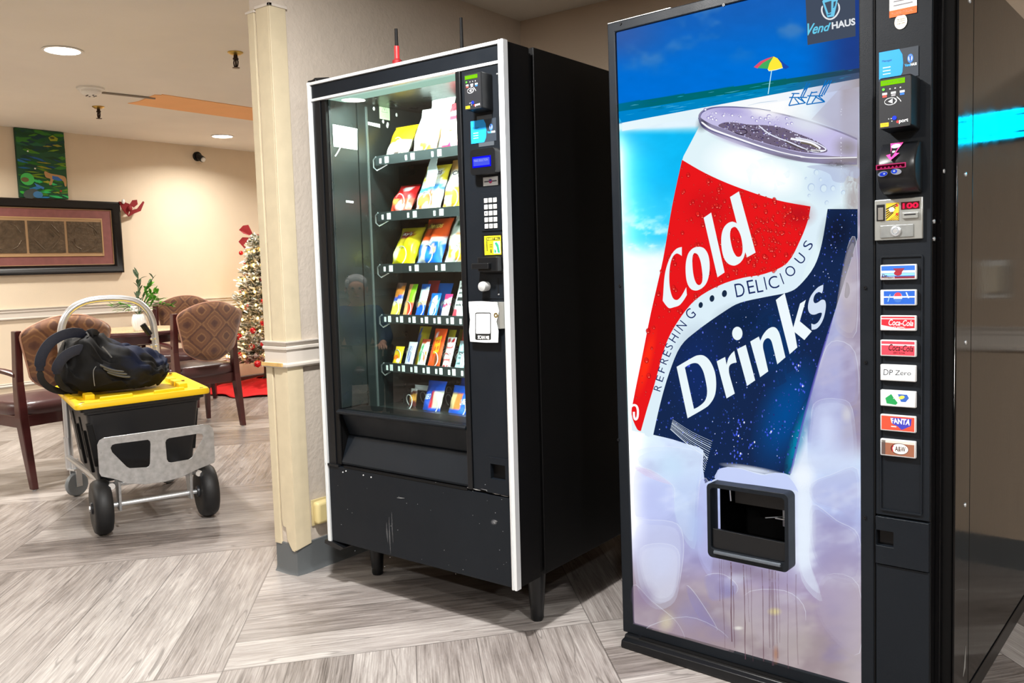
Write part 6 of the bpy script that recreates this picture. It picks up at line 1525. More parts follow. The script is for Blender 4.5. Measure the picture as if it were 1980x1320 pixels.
chair3 = copy_tree(chair); chair3['label'] = 'armchair on the far side of the table, behind the potted plant'
p = CPOS + ray(322, 600) * 7.35; f3 = (.62, -.78); put_chair(chair3, (p[0] - .1, p[1] + .12), f3)

# table
TP = CPOS + ray(262, 640) * 6.45
t = tag(empty('dining_table', (TP[0], TP[1], 0)), 'round wooden dining table with a speckled top between the armchairs', 'table')
M_SPEC = mat('speckled_top', (214, 186, 146), .3, var=.35, vscale=70)
MB().lathe([(.716, .36), (.722, .385), (.738, .392), (.75, .388), (.752, .37)], (0, 0, 0), (0, 0, 1), 56).build('tabletop', M_WOOD, t)
MB().lathe([(.7515, .37), (.7535, .365), (.754, .001)], (0, 0, 0), (0, 0, 1), 56, cap=False).build('inlay', M_SPEC, t)
MB().lathe([(.66, .3), (.716, .32)], (0, 0, 0), (0, 0, 1), 40).build('apron', M_WOOD, t)
MB().lathe([(.1, .07), (.2, .05), (.45, .045), (.62, .06), (.67, .09)], (0, 0, 0), (0, 0, 1), 24).build('pedestal', M_WOOD, t)
for k in range(4):
    a = PI / 2 * k + .5; b = MB(); pts = spl([(.03 * math.cos(a), .03 * math.sin(a), .16), (.2 * math.cos(a), .2 * math.sin(a), .12), (.36 * math.cos(a), .36 * math.sin(a), .022)], 4, False)
    b.tube(pts, [.04] + [.034] * 7 + [.022], 8); b.build('leg', M_WOOD, t)

# planter with greenery
VP = on(270, 640, 2, .754)
t = tag(empty('potted_plant', (VP[0], VP[1], .754)), 'small leafy green plant in a white ribbed vase on the table', 'plant')
b = MB(); prof = [(0, .03), (.004, .034), (.03, .044), (.065, .051), (.1, .046), (.122, .038), (.124, .036), (.112, .034)]
rings = [[(( r_ * (1 + .04 * math.cos(16 * q)) * math.cos(q)), r_ * (1 + .04 * math.cos(16 * q)) * math.sin(q), h_) for q in [2 * PI * j / 64 for j in range(64)]] for h_, r_ in prof]
b.rings(rings); b.build('vase', mat('white_ceramic', (232, 230, 226), .35), t, smooth=60)
rp_ = random.Random(4)
M_LEAF = mat('leaf_green', (96, 168, 52), .5, var=.3, vscale=30); M_LEAFD = mat('leaf_dark', (64, 92, 62), .5, var=.3, vscale=30)
def leafblade(b, p, d, L_, w_, droop):
    d = np.array(d, float); d /= np.linalg.norm(d); s_ = np.cross(d, (0, 0, 1.0)); s_ /= np.linalg.norm(s_) + 1e-9
    n_ = 5; vs = []; fs = []
    for i in range(n_ + 1):
        f = i / n_; c_ = np.array(p) + d * L_ * f - np.array([0, 0, droop * L_ * f * f]); ww = w_ * math.sin(PI * (f * .86 + .1)); up = np.array([0, 0, .25 * ww])
        vs += [c_ - s_ * ww + up, c_, c_ + s_ * ww + up]
    for i in range(n_):
        k = i * 3; fs += [(k, k + 1, k + 4, k + 3), (k + 1, k + 2, k + 5, k + 4)]
    b.add(vs, fs)
lw = CR  # spread the sprays across the table
b1, b2, bs = MB(), MB(), MB()
for dx, dz, n_, dark in ((-.16, .06, 6, 0), (-.11, .03, 5, 0), (.04, .30, 4, 1), (.08, .20, 7, 0), (.18, .10, 8, 0), (.20, .05, 7, 0), (.0, .22, 4, 1), (.12, .15, 6, 0), (.13, .27, 3, 1)):
    yy = rp_.uniform(-.07, .07); side = np.array([CR[0], CR[1], 0]); side /= np.linalg.norm(side); bk = np.array([-side[1], side[0], 0])
    p0 = np.array([0, 0, .115]); p1 = side * dx + bk * yy + np.array([0, 0, .12 + dz]); mid = (p0 + p1) / 2 + np.array([0, 0, .05])
    st = spl([p0, mid, p1], 6, False); bs.tube(st, .0022, 5)
    for i in range(n_ * 2):
        q = np.array(st[min(len(st) - 1, 3 + int(i * (len(st) - 3) / (n_ * 2)))]); d = (p1 - p0) / np.linalg.norm(p1 - p0) + side * rp_.uniform(-.8, .8) + bk * rp_.uniform(-.7, .7) + np.array([0, 0, rp_.uniform(-.1, .5)])
        leafblade(b2 if dark else b1, q, d, rp_.uniform(.05, .09), rp_.uniform(.010, .017), rp_.uniform(0, .5))
b1.build('leaves', M_LEAF, t, smooth=0); b2.build('dark_leaves', M_LEAFD, t, smooth=0); bs.build('stems', M_LEAFD, t)
b = MB()
for k in range(7): b.ball(np.array([CR[0], CR[1], 0]) * (-.06 + .008 * k) + np.array([0, 0, .15 + .012 * (k % 3)]), .016, 8, 6, sq=(1, 1, .7))
b.build('white_blossoms', M_WHITE, t)

# ================================================================= CHRISTMAS TREE
TR = np.array(on(516, 750, 2, 0)); TX, TYY = TR[0], TR[1]
TH = 1.50
def trad(z): return .05 + .31 * max(0, (TH - z) / (TH - .27)) ** .8
t = tag(empty('christmas_tree', (TX, TYY, 0)), 'slim frosted Christmas tree half hidden by the corner trim', 'christmas tree')
rt_ = random.Random(8)
def needle_col(): return rt_.choice([(110, 116, 92), (96, 100, 76), (236, 236, 230), (248, 246, 240), (228, 226, 216), (220, 208, 180), (200, 190, 160), (240, 240, 236)])
bb = MB(); bt_ = MB()
NB = 1500
for i in range(NB):
    z = .27 + (TH - .27) * (1 - (1 - i / NB) ** .62) if False else .27 + (TH - .29) * rt_.random() ** 1.25
    a = rt_.uniform(0, 2 * PI); R_ = trad(z) * rt_.uniform(.6, 1.1); d = np.array([math.cos(a), math.sin(a), rt_.uniform(-.05, .35)])
    p0 = np.array([0, 0, z + .02]); p1 = d * R_ + np.array([0, 0, z - .04 * R_])
    bt_.tube([p0 * .6 + p1 * .4, p1], [.003, .0015], 4)
    for k in range(11):
        f = rt_.uniform(.45, 1.04); q = p0 * (1 - f) + p1 * f; dd = d + np.array([rt_.uniform(-1, 1), rt_.uniform(-1, 1), rt_.uniform(-.6, .8)]) * .9; dd /= np.linalg.norm(dd)
        L_ = rt_.uniform(.03, .06); w_ = rt_.uniform(.006, .013); s_ = np.cross(dd, (rt_.uniform(-1, 1), rt_.uniform(-1, 1), rt_.uniform(-1, 1))); s_ /= np.linalg.norm(s_) + 1e-9
        c0 = lin(needle_col()); bb.add([q - s_ * w_, q + s_ * w_, q + dd * L_ + s_ * w_ * .6, q + dd * L_ - s_ * w_ * .6], [(0, 1, 2, 3)], [(*c0, 1)] * 4)
bt_.build('branches', mat('twig', (90, 70, 54), .8), t)
fo_ = bb.build('foliage', printed('frosted_needles', .7, .2, alpha=False), t, smooth=0)
MB().lathe([(.02, .02), (TH - .1, .008)], (0, 0, 0), (0, 0, 1), 10).build('trunk', mat('trunk_brown', (80, 60, 46), .8), t)
b = MB()
for k in range(3): a = 2 * PI * k / 3; b.tube([(0, 0, .12), (.16 * math.cos(a), .16 * math.sin(a), .012)], .012, 6)
b.build('stand', M_BLK, t)
# lights
t = tag(empty('string_lights', (TX, TYY, .3)), 'string of warm white lights wound round the frosted tree', 'string lights')
b = MB(); wire = []; M_WARM = emis('warm_bulb', (255, 196, 96), 14)
NL = 100
for i in range(NL):
    f = i / NL; z = .28 + (TH - .4) * f ** 1.1; a = f * 2 * PI * 9; R_ = trad(z) * 1.0; wire.append((R_ * math.cos(a), R_ * math.sin(a), z - .3))
b.tube(spl(wire, 2, False), .0018, 4); b.build('wire', mat('white_wire', (220, 220, 210), .5), t)
bl0 = None
for i in range(NL):
    if i % 1: continue
    if bl0 is None: bl0 = MB().ball((0, 0, 0), .0115, 7, 5, sq=(1, 1, 1.3)).build('bulb', M_WARM, t); o = bl0
    else: o = bl0.copy(); COL.objects.link(o); o.parent = t
    o.location = np.array(wire[i]) * np.array([1.05, 1.05, 1])
ld = bpy.data.lights.new('tree_glow', 'POINT'); ld.energy = 22; ld.color = (1, .6, .28); ld.shadow_soft_size = .25
lo = bpy.data.objects.new('tree_glow', ld); COL.objects.link(lo); lo.location = (0, 0, .35); lo.parent = t
# baubles
M_BAU = mat('red_bauble', (196, 14, 26), .12, .3, coat=.6)
bau = None
TD = float((TR - CPOS) @ CFW)
for px, py, r in ((476, 475, .031), (466, 489, .022), (474.6, 509, .028), (476, 530, .026), (507, 540, .026), (469, 565, .030), (509, 583, .03), (479, 594, .03), (509, 624, .03), (489, 639, .031), (462, 651, .034), (509, 665, .03), (487, 670, .03), (464.5, 686, .03), (498, 703, .033)):
    q = CPOS + ray(px, py) * (TD - .12); z = q[2]; R_ = trad(z)
    v = np.array([q[0] - TX, q[1] - TYY]); toC = np.array([CPOS[0] - TX, CPOS[1] - TYY]); toC /= np.linalg.norm(toC); lat = np.array([-toC[1], toC[0]])
    l_ = v @ lat; dd = math.sqrt(max(R_ * R_ - l_ * l_, 0)) + .045
    q = CPOS + ray(px, py) * (TD - dd)
    if bau is None:
        bau = tag(empty('bauble'), 'shiny red bauble on the frosted Christmas tree', 'bauble', 'red baubles on the Christmas tree')
        MB().ball((0, 0, 0), 1.0, 18, 12).build('ball', M_BAU, bau); MB().cyl((0, 0, .95), (0, 0, 1.2), .22, .2, 10).build('cap', M_BRASS, bau); o = bau
    else: o = copy_tree(bau)
    o.location = q; o.scale = (r, r, r)
# bow at the top
q = CPOS + ray(497, 458) * (TD - .06)
t = tag(empty('tree_bow', q), 'big red bow on top of the frosted tree', 'bow'); sd = np.array([CR[0], CR[1], 0]); sd /= np.linalg.norm(sd)
def bowp(name, pts): 
    b = MB(); b.prism([(1.25 * q[0], 1.2 * q[1]) for q in pts], lambda u, v, d: tuple(sd * u + np.array([-sd[1], sd[0], 0]) * (d + .02 * math.sin(14 * u)) + np.array([0, 0, v])), -.005, .005); b.build(name, M_RED, t)
bowp('loop', [(-.02, 0), (-.06, .10), (-.10, .095), (-.135, .06), (-.1, .03)]); bowp('loop', [(-.02, -.005), (-.11, .0), (-.145, -.035), (-.10, -.09), (-.05, -.05)])
bowp('loop', [(.02, 0), (.05, .12), (.10, .10), (.13, .05), (.09, .02)]); bowp('loop', [(.02, -.005), (.11, .0), (.14, -.04), (.10, -.08), (.05, -.05)])
bowp('tail', [(-.02, -.01), (.02, -.01), (.06, -.2), (.0, -.22), (-.03, -.12)]); bowp('tail', [(.0, -.01), (.03, -.01), (.10, -.18), (.06, -.2)])
MB().ball((0, 0, 0), .032, sq=(1, 1, .9)).build('knot', M_RED, t)
# skirt
def skirt(u, v):
    a = 2 * PI * u; R_ = .10 + v * (.50 + .04 * math.sin(5 * a) + .02 * math.sin(11 * a + 1)); 
    return (R_ * math.cos(a), R_ * math.sin(a), .10 * (1 - v) ** 1.5 + .012 + .018 * v * (1 + math.sin(9 * a + 2 * v)) * (1 - .6 * v))
o = MB().grid(skirt, 90, 14, closeu=True).build('tree_skirt', mat('red_felt', (206, 14, 20), .85, bump=.1, bscale=60), None, smooth=80)
o.location = (TX, TYY, 0); sm_ = o.modifiers.new('thick', 'SOLIDIFY'); sm_.thickness = .006; tag(o, 'red felt skirt spread on the floor round the Christmas tree', 'tree skirt')
# ================================================================= HAND CART, TOTE, BACKPACK
wa = np.array(on(402, 996, 2, 0)) - np.array(on(200, 1032, 2, 0)); WB = np.linalg.norm(wa); wa /= WB; na = np.array([wa[1], -wa[0], 0.0])
CO = (np.array(on(402, 996, 2, 0)) + np.array(on(200, 1032, 2, 0))) / 2
CM = Matrix.Identity(4)
for i in range(3): CM[i][0] = na[i]; CM[i][1] = wa[i]; CM[i][2] = (0, 0, 1)[i]; CM[i][3] = CO[i]
def cpl(px, py, k):
    q = onplane(px, py, na, float(CO @ na) + k) - CO; return (float(q @ na), float(q @ wa), float(q[2]))
CT_ = tag(empty('hand_cart', mw=CM), 'silver convertible hand cart standing on black wheels and grey casters', 'cart')
M_RUB = mat('rubber', (16, 18, 21), .55, bump=.05, bscale=200); M_HUB = mat('wheel_hub', (60, 62, 66), .4, .4); M_PLATE = mat('scuffed_aluminium', (178, 180, 182), .38, .75, var=.16, vscale=40, rvar=.12)
WR = .126; HWb = WB / 2
for s in (-1, 1):
    y0 = s * HWb
    b = MB().lathe([(-.036, .06), (-.04, .095), (-.036, .112), (-.024, .122), (-.008, WR), (.008, WR), (.024, .122), (.036, .112), (.04, .095), (.036, .06)], (0, y0, WR), (0, 1, 0), 44); 
    w_ = b.build('wheel', M_RUB, CT_, smooth=40)
    MB().lathe([(-.037, .068), (-.033, .062), (-.024, .055), (-.022, .03), (-.045, .026), (-.047, .012), (-.047, .0005)], (0, y0, WR), (0, 1, 0), 30, cap=False).build('hub', M_HUB, w_)
    MB().lathe([(.037, .068), (.033, .062), (.024, .055), (.022, .03), (.045, .026), (.047, .012), (.047, .0005)], (0, y0, WR), (0, 1, 0), 30, cap=False).build('hub', M_HUB, w_)
    MB().lathe([(s * .044, .014), (s * .050, .013), (s * .052, .005), (s * .052, .0005)], (0, y0, WR), (0, 1, 0), 6).build('axle_nut', M_STEEL, w_)
MB().cyl((0, -HWb, WR), (0, HWb, WR), .011, n=12).build('axle', M_STEEL, CT_)
for s in (-1, 1):
    b = MB(); y0 = s * (HWb - .075); b.prism([(-.03, .1), (.03, .1), (.05, .24), (-.06, .24)], lambda u, v, d: (u, d, v), y0 - .006, y0 + .006)
    b.build('axle_bracket', M_PLATE, CT_, smooth=0, bevel=.002)
# nose plate with two cut-outs
PK = .075
pp_ = lambda lst: [cpl(px, py, PK)[1:] for px, py in lst]
out_ = pp_([(188, 860), (192, 851), (201, 846), (392, 820), (405, 821), (411, 827), (413.5, 836), (416, 889), (414, 894), (380, 908), (352, 922), (320, 931), (280, 936), (245, 934), (222, 926), (196, 921), (192, 914)])
h1 = pp_([(214, 866), (217, 860), (223, 858), (286, 850), (290, 853), (291, 858), (290, 896), (288, 901), (284, 903), (251, 905), (245, 902), (217, 874)])
h2_ = pp_([(320, 855), (322, 850), (327, 847), (384, 838), (391, 839), (393, 844), (391, 850), (371, 884), (365, 888), (331, 894), (326, 893), (323, 888)])
MB().prism(out_, lambda u, v, d: (PK + d, u, v), -.004, .0, holes=[h1, h2_]).build('nose_plate', M_PLATE, CT_, smooth=0, bevel=.0012)
# rails, cross bars, handle loop
HK = -.90
b = MB()
for s in (-1, 1): b.tube([(PK - .02, s * .19, .225), (-.2, s * .20, .20), (HK + .02, s * .235 - .03, .20)], .015, 10)
b.build('side_rail', M_STEEL, CT_)
b = MB()
for x in (-.08, -.35, -.62): b.box(x - .02, x + .02, -.2, .2, .195, .21)
b.build('cross_bar', M_PLATE, CT_, smooth=0, bevel=.002)
HP = [cpl(px, py, HK) for px, py in ((136, 905), (131, 830), (124, 740), (118, 660), (119, 634), (126, 613), (139, 597), (160, 585), (185, 579), (215, 577), (243, 578), (266, 584), (283, 598), (294, 618), (299, 645), (303, 690), (306, 730), (309, 800))]
bot = [(HK, HP[-1][1] + .004, .2)]
MB().tube(spl(HP + bot, 5, False), .019, 14).build('handle_loop', M_STEEL, CT_)
q = cpl(282, 637, HK + .04); MB().cyl((q[0], q[1] - .015, q[2] + .03), (q[0], q[1] + .02, q[2] - .03), .016, n=12).build('release_grip', M_BLK, CT_)
b = MB()
for px, py in ((293, 655), (300, 653), (293, 668), (302, 667)): q = cpl(px, py, HK + .018); b.ball(q, .008, 8, 6)
b.build('bolt', M_STEEL, CT_)
q0, q1 = cpl(131, 845, HK), cpl(136, 905, HK)
MB().tube([q0, q1], .022, 12).build('handle_sleeve', M_STEEL, CT_)
# casters
CAX = np.array([.86, .51, 0]); CAX /= np.linalg.norm(CAX)
for k, (x, y) in enumerate(((-.827, -.244), (-.80, .215))):
    cs = MB().lathe([(-.016, .02), (-.017, .05), (-.014, .06), (-.006, .064), (.006, .064), (.014, .06), (.017, .05), (.016, .02)], (x, y, .064), CAX, 30).build('caster_wheel', mat('grey_caster', (132, 138, 142), .45), CT_, smooth=40)
    b = MB(); ax = CAX; fw_ = np.array([CAX[1], -CAX[0], 0])
    for s in (-1, 1):
        c_ = np.array([x, y, .1]) + ax * s * .024; b.obox(c_ + fw_ * .0, fw_, ax, (0, 0, 1), .017, .002, .046)
    b.obox(np.array([x, y, .148]), fw_, ax, (0, 0, 1), .03, .028, .004); b.cyl((x, y, .14), (x, y, .2), .018, n=12); b.cyl(np.array([x, y, .064]) - ax * .03, np.array([x, y, .064]) + ax * .03, .008, n=10)
    b.build('caster_fork', M_STEEL, CT_, smooth=40)

# ---- tote
TT = tag(empty('storage_tote', mw=CM), 'black ribbed storage tote with a bright yellow lid riding on the hand cart', 'storage tote')
LC = [np.array(p) for p in ((.005, -.305), (-.115, .30), (-.93, .31), (-.79, -.315))]   # lid corners front-left, front-right, back-right, back-left
LZ = .60
def quad(u, v, ins=0.0):
    """u across, v from front to back; ins shrinks towards the middle (metres)"""
    c = (LC[0] * (1 - u) + LC[1] * u) * (1 - v) + (LC[3] * (1 - u) + LC[2] * u) * v
    return c
cen = sum(LC) / 4
def qring(ins, z, r=.035, n=5):
    P = []
    for i in range(4):
        a, b_, c_ = LC[i - 1], LC[i], LC[(i + 1) % 4]
        e1 = (a - b_) / np.linalg.norm(a - b_); e2 = (c_ - b_) / np.linalg.norm(c_ - b_); k = b_ + (e1 + e2) * ins
        for j in range(n + 1):
            f = j / n; p = (k + e1 * r) * (1 - f) ** 2 + k * 2 * f * (1 - f) + (k + e2 * r) * f * f; P.append((p[0], p[1], z))
    return P
M_TOTE = mat('black_tote_plastic', (20, 22, 26), .38, bump=.03, bscale=200); M_YEL = mat('yellow_lid_plastic', (244, 200, 20), .38, bump=.02, bscale=150)
b = MB(); b.rings([qring(.03, .59), qring(.035, .545), qring(.045, .54), qring(.085, .215), qring(.1, .212)][::-1]); b.build('bin', M_TOTE, TT, smooth=40)
b = MB(); b.rings([qring(.018, .585), qring(.018, .560), qring(.036, .555)]); b.build('bin_rim', M_TOTE, TT, smooth=40)
for k in range(5):
    for side in (0, 1):
        b = MB(); f = .10 + .15 * k; e0, e1 = (LC[0], LC[3]) if side == 0 else (LC[1], LC[2]); nrm = np.array([e1[1] - e0[1], -(e1[0] - e0[0])]); nrm /= np.linalg.norm(nrm); nrm = nrm if nrm @ (cen - e0) > 0 else -nrm
        p = e0 * (1 - f) + e1 * f; d_ = (e1 - e0) / np.linalg.norm(e1 - e0)
        P = lambda ins, z, dd: (*(p + nrm * ins + d_ * dd), z)
        zt, zb = .50 - .05 * (k % 2), .30 - .05 * (k % 2)
        b.add([P(.043, zt, -.014), P(.043, zt, .014), P(.043 + .123 * (zt - zb), zb, .014), P(.043 + .123 * (zt - zb), zb, -.014), P(.07, zt, -.014), P(.07, zt, .014), P(.07 + .123 * (zt - zb), zb, .014), P(.07 + .123 * (zt - zb), zb, -.014)],
              [(0, 1, 2, 3), (4, 7, 6, 5), (0, 4, 5, 1), (1, 5, 6, 2), (2, 6, 7, 3), (3, 7, 4, 0)])
        b.build('rib', M_BLKM, TT, smooth=0, bevel=.003)
LD = None
b = MB(); b.rings([qring(-.004, .578), qring(-.006, .582), qring(-.006, .598), qring(.0, LZ + .006), qring(.02, LZ + .006), qring(.036, LZ - .004), qring(.06, LZ - .006)]); LD = b.build('lid', M_YEL, TT, smooth=45)
for u, v, du, dv in ((.86, .30, .035, .06), (.86, .46, .035, .06), (.86, .62, .035, .06), (.14, .30, .035, .06), (.14, .62, .035, .06), (.3, .08, .12, .012), (.7, .08, .12, .012), (.35, .92, .1, .012)):
    b = MB(); P = [quad(u + i * du, v + j * dv) for i, j in ((-1, -1), (1, -1), (1, 1), (-1, 1))]; b.rings([[(p[0], p[1], z) for p in P] for z in (LZ - .008, LZ + .016)])
    b.build('lid_block', M_YEL, LD, smooth=0, bevel=.004)
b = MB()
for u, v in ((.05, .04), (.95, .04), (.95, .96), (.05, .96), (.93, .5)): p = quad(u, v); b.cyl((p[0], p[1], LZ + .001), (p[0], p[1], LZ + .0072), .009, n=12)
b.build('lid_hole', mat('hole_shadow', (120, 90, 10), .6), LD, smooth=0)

# ---- backpack
BP = tag(empty('backpack', mw=CM), 'black and navy backpack slumped on the yellow tote lid', 'backpack')
M_PACK = printed('pack_nylon', .75, .25, alpha=False)
def bkp(u, v):
    a = 2 * PI * u; th = PI * (v - .5)
    s_ = lambda q, p: math.copysign(abs(q) ** p, q)
    y = s_(math.cos(th), .55) * s_(math.cos(a), .75); x = s_(math.cos(th), .55) * s_(math.sin(a), .75); z = s_(math.sin(th), .7)
    # long axis along the lid's width; high at the left end, low at the right
    yy = -.075 + .25 * y; f = (y + 1) / 2
    hgt = .148 - .062 * f - .012 * max(0, f - .8) * 5 + .010 * math.sin(7 * f)
    wr = .009 * math.sin(7 * y + 5 * x + 3 * z) + .006 * math.sin(13 * x - 9 * y + 6 * z) + .0035 * math.sin(17 * z + 14 * y)
    zz = LZ + .004 + hgt * (z + 1) * (1.0) + (wr * 1.4 if z > -.8 else 0)
    return (-.46 + (.19 - .03 * f) * x + wr - .03 * z + .10 * (.5 - f) * .3, yy + wr * .6 + .02 * z * (1 - f), max(zz, LZ + .003))
def bcol(u, v):
    p = bkp(u, v); y, z, x = p[1], p[2], p[0]
    c = (8, 9, 11)
    n_ = math.sin(40 * y + 11 * z) + math.sin(23 * z - 31 * x + 2)
    if z > LZ + .11 and y > -.02 and n_ > -.9: c = (16, 26, 52)
    elif z > LZ + .12 and -.12 < y < -.02 and n_ > .2: c = (16, 24, 44)
    elif n_ > 1.3: c = (14, 15, 19)
    return (*lin(c), 1.0)
MB().grid(bkp, 72, 44, closeu=True, col=bcol).build('body', M_PACK, BP, smooth=80)
def ribbon(pts, w_, th, name, m):
    """flat webbing through points; the flat side faces across the cart"""
    P = [np.array(p) for p in spl(pts, 6, False)]; rg = []
    for i, p in enumerate(P):
        tt = P[min(i + 1, len(P) - 1)] - P[max(i - 1, 0)]; tt /= np.linalg.norm(tt) + 1e-9
        wdir = np.cross(tt, (1.0, 0, 0)); wdir /= np.linalg.norm(wdir) + 1e-9; nn = np.cross(tt, wdir); wl_ = w_ * (1 if 2 < i < len(P) - 3 else .7)
        rg.append([p + wdir * wl_ * i_ + nn * th * j_ for i_, j_ in ((-.5, -.35), (-.35, -.5), (.35, -.5), (.5, -.35), (.5, .35), (.35, .5), (-.35, .5), (-.5, .35))])
    return MB().rings(rg).build(name, m, BP, smooth=50)
M_STRAP = mat('strap_navy', (15, 22, 40), .7, bump=.15, bscale=160); M_STRAPB = mat('strap_black', (14, 15, 18), .7)
ribbon([cpl(px, py, k) for px, py, k in ((168, 646, -.40), (140, 643, -.36), (112, 652, -.34), (92, 668, -.33), (79, 692, -.33), (77, 716, -.34))], .046, .02, 'shoulder_strap', M_STRAP)
ribbon([cpl(px, py, k) for px, py, k in ((77, 714, -.34), (80, 733, -.35), (94, 748, -.37), (116, 756, -.40), (150, 757, -.42))], .03, .012, 'strap_webbing', M_STRAPB)
ribbon([cpl(px, py, k) for px, py, k in ((178, 674, -.33), (150, 676, -.31), (126, 688, -.30), (112, 706, -.30), (110, 722, -.31))], .046, .02, 'shoulder_strap', M_STRAP)
ribbon([cpl(px, py, k) for px, py, k in ((110, 720, -.31), (114, 738, -.33), (126, 750, -.36), (150, 757, -.38))], .028, .012, 'strap_webbing', M_STRAPB)
ribbon([cpl(px, py, k) for px, py, k in ((166, 646, -.40), (178, 641, -.38), (190, 645, -.40))], .03, .01, 'grab_handle', M_STRAPB)
b = MB()
for k in range(3):
    pts = [cpl(px, py, -.245 - .006 * k) for px, py in ((193 + 7 * k, 705 + 7 * k), (206 + 9 * k, 711 + 7 * k), (222 + 9 * k, 716 + 6 * k), (240 + 6 * k, 718 + 5 * k))]; b.tube(spl(pts, 4, False), [.002] + [.005] * 11 + [.002], 6)
b.build('grey_stripe', mat('reflective_grey', (74, 78, 82), .5), BP)
for pts, w_ in (([cpl(px, py, -.26) for px, py in ((186, 708), (181, 716), (181, 730), (183, 746))], .002), ([cpl(px, py, -.31) for px, py in ((198, 670), (207, 680), (216, 691))], .0035), ([cpl(px, py, -.36) for px, py in ((167, 642), (171, 648), (168, 654), (175, 652))], .004)):
    MB().tube(spl(pts, 4, False), w_, 5).build('zipper', mat('zip_grey', (130, 134, 138), .4, .4), BP)
# ================================================================= THE SEATED MAN MIRRORED IN THE WINDOW
MP = (-2.5, -2.43); mf = np.array([.738, .674]); mf /= np.linalg.norm(mf)
chair4 = copy_tree(chair); chair4['label'] = 'armchair the grey-haired man sits in, outside the picture'; put_chair(chair4, (MP[0], MP[1]), mf); chair4.scale = (.9, .9, .86)
MAN = tag(empty('person', (MP[0], MP[1], 0)), 'seated person with short grey hair and a navy jumper, mirrored in the snack machine window', 'person')
MAN.scale = (.9, .9, .86); MAN.rotation_euler = (0, 0, math.atan2(mf[1], mf[0]) - PI / 2)
J = {'pelvis': (0, -.06, .56, .125), 'belly': (0, -.09, .70, .13), 'chest': (0, -.10, .86, .14), 'neck': (0, -.085, 1.02, .058), 'head0': (0, -.06, 1.07, .062), 'head1': (0, -.045, 1.14, .085), 'head2': (0, -.045, 1.21, .088), 'head3': (0, -.05, 1.265, .06)}
E_ = [('pelvis', 'belly'), ('belly', 'chest'), ('chest', 'neck'), ('neck', 'head0'), ('head0', 'head1'), ('head1', 'head2'), ('head2', 'head3')]
for s, n in ((-1, 'l'), (1, 'r')):
    J.update({n + 'sh': (s * .17, -.10, .95, .062), n + 'el': (s * .245, .02, .72, .045), n + 'wr': (s * .20, .24, .70, .03), n + 'pm': (s * .195, .31, .69, .034),
              n + 'hip': (s * .09, .0, .545, .09), n + 'kn': (s * .13, .40, .53, .062), n + 'an': (s * .13, .40, .11, .042), n + 'to': (s * .14, .54, .045, .036)})
    E_ += [('chest', n + 'sh'), (n + 'sh', n + 'el'), (n + 'el', n + 'wr'), (n + 'wr', n + 'pm'), ('pelvis', n + 'hip'), (n + 'hip', n + 'kn'), (n + 'kn', n + 'an'), (n + 'an', n + 'to')]
    for k, (dx, L_) in enumerate(((-.027, .062), (-.009, .072), (.009, .068), (.026, .054))):
        J[n + 'f%da' % k] = (s * .195 + dx, .345, .69, .0095); J[n + 'f%db' % k] = (s * .195 + dx * 1.1, .345 + L_ * .55, .682, .009); J[n + 'f%dc' % k] = (s * .195 + dx * 1.1, .345 + L_, .664, .0075)
        E_ += [(n + 'pm', n + 'f%da' % k), (n + 'f%da' % k, n + 'f%db' % k), (n + 'f%db' % k, n + 'f%dc' % k)]
    J[n + 'ta'] = (s * .195 - s * .035, .29, .69, .012); J[n + 'tb'] = (s * .195 - s * .055, .325, .685, .010); E_ += [(n + 'pm', n + 'ta'), (n + 'ta', n + 'tb')]
def skin(name, names, grow, m):
    ns = [n for n in J if n in names]; ix = {n: i for i, n in enumerate(ns)}
    me = bpy.data.meshes.new(name); me.from_pydata([J[n][:3] for n in ns], [(ix[a], ix[b_]) for a, b_ in E_ if a in ix and b_ in ix], [])
    o = bpy.data.objects.new(name, me); COL.objects.link(o); o.parent = MAN
    sk = o.modifiers.new('skin', 'SKIN'); sk.use_smooth_shade = True
    for n in ns: me.skin_vertices[0].data[ix[n]].radius = (J[n][3] + grow,) * 2
    me.skin_vertices[0].data[0].use_root = True
    su = o.modifiers.new('sub', 'SUBSURF'); su.levels = 2; su.render_levels = 2
    me.materials.append(m); return o
M_SKIN = mat('skin', (206, 156, 130), .55)
skin('body', set(J), 0, M_SKIN)
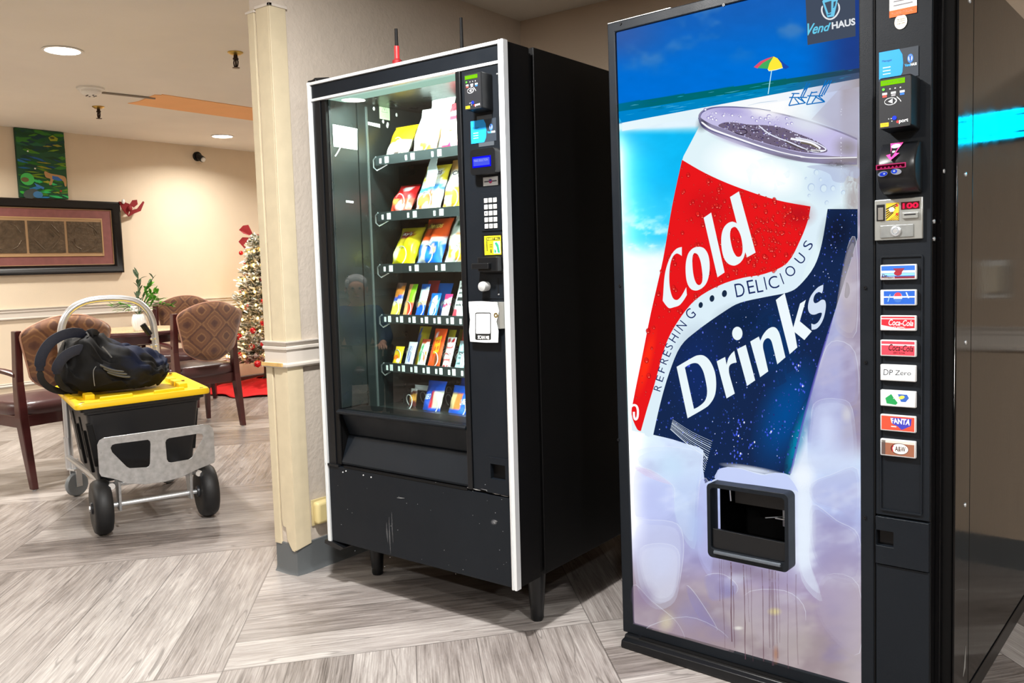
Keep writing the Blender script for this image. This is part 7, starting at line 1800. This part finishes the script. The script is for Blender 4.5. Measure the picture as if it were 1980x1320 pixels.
skin('jumper', {'pelvis', 'belly', 'chest', 'lsh', 'lel', 'lwr', 'rsh', 'rel', 'rwr', 'neck'}, .02, mat('navy_knit', (36, 50, 86), .9))
skin('trousers', {'pelvis', 'lhip', 'lkn', 'lan', 'rhip', 'rkn', 'ran'}, .016, mat('charcoal_cloth', (44, 46, 52), .9))
b = MB(); b.ball((0, -.058, 1.225), .098, 18, 12, sq=(.98, 1.0, .86)); b.xform(lambda p: (p[0], min(p[1], .012 - .35 * max(0, 1.24 - p[2])), max(p[2], 1.135))); b.build('hair', mat('grey_hair', (206, 206, 208), .8, bump=.4, bscale=120), MAN)
b = MB(); b.rings([[(x * k, y, z) for x, z in ((-.011, 1.135), (.011, 1.135), (.006, 1.185), (-.006, 1.185))] for y, k in ((.02, 1), (.052, .7))]); b.build('nose', M_SKIN, MAN)
b = MB()
for s in (-1, 1): b.ball((s * .03, .033, 1.182), .011, 10, 8)
b.build('eyes', mat('eye_dark', (60, 50, 46), .3), MAN)
b = MB()
for s in (-1, 1): b.ball((s * .09, -.05, 1.165), .028, 10, 8, sq=(.35, .7, 1.1))
b.build('ears', M_SKIN, MAN)
b = MB(); b.tube([(-.024, .036, 1.108), (0, .042, 1.105), (.024, .036, 1.108)], .005, 8); b.build('mouth', mat('lips', (160, 96, 88), .6), MAN)
for s in (-1, 1):
    b = MB(); b.ball((s * .135, .45, .045), .1, 16, 10, sq=(.5, 1.25, .45)); b.build('shoe', M_BLK, MAN)
# ================================================================= LIGHT OF THE PLACE
w = bpy.data.worlds.new('world'); sc.world = w; w.use_nodes = True
w.node_tree.nodes['Background'].inputs[0].default_value = (.9, .92, 1.0, 1); w.node_tree.nodes['Background'].inputs[1].default_value = .3
vs_ = sc.view_settings
sc.display_settings.display_device = 'sRGB'
vs_.view_transform = 'Standard'; vs_.look = 'None'; vs_.exposure = 0.0; vs_.gamma = 1.0; vs_.use_curve_mapping = False
try:
    sc.cycles.use_denoising = True; sc.cycles.max_bounces = 8; sc.cycles.transparent_max_bounces = 24; sc.cycles.sample_clamp_indirect = 6
except Exception: pass
bpy.context.view_layer.update()
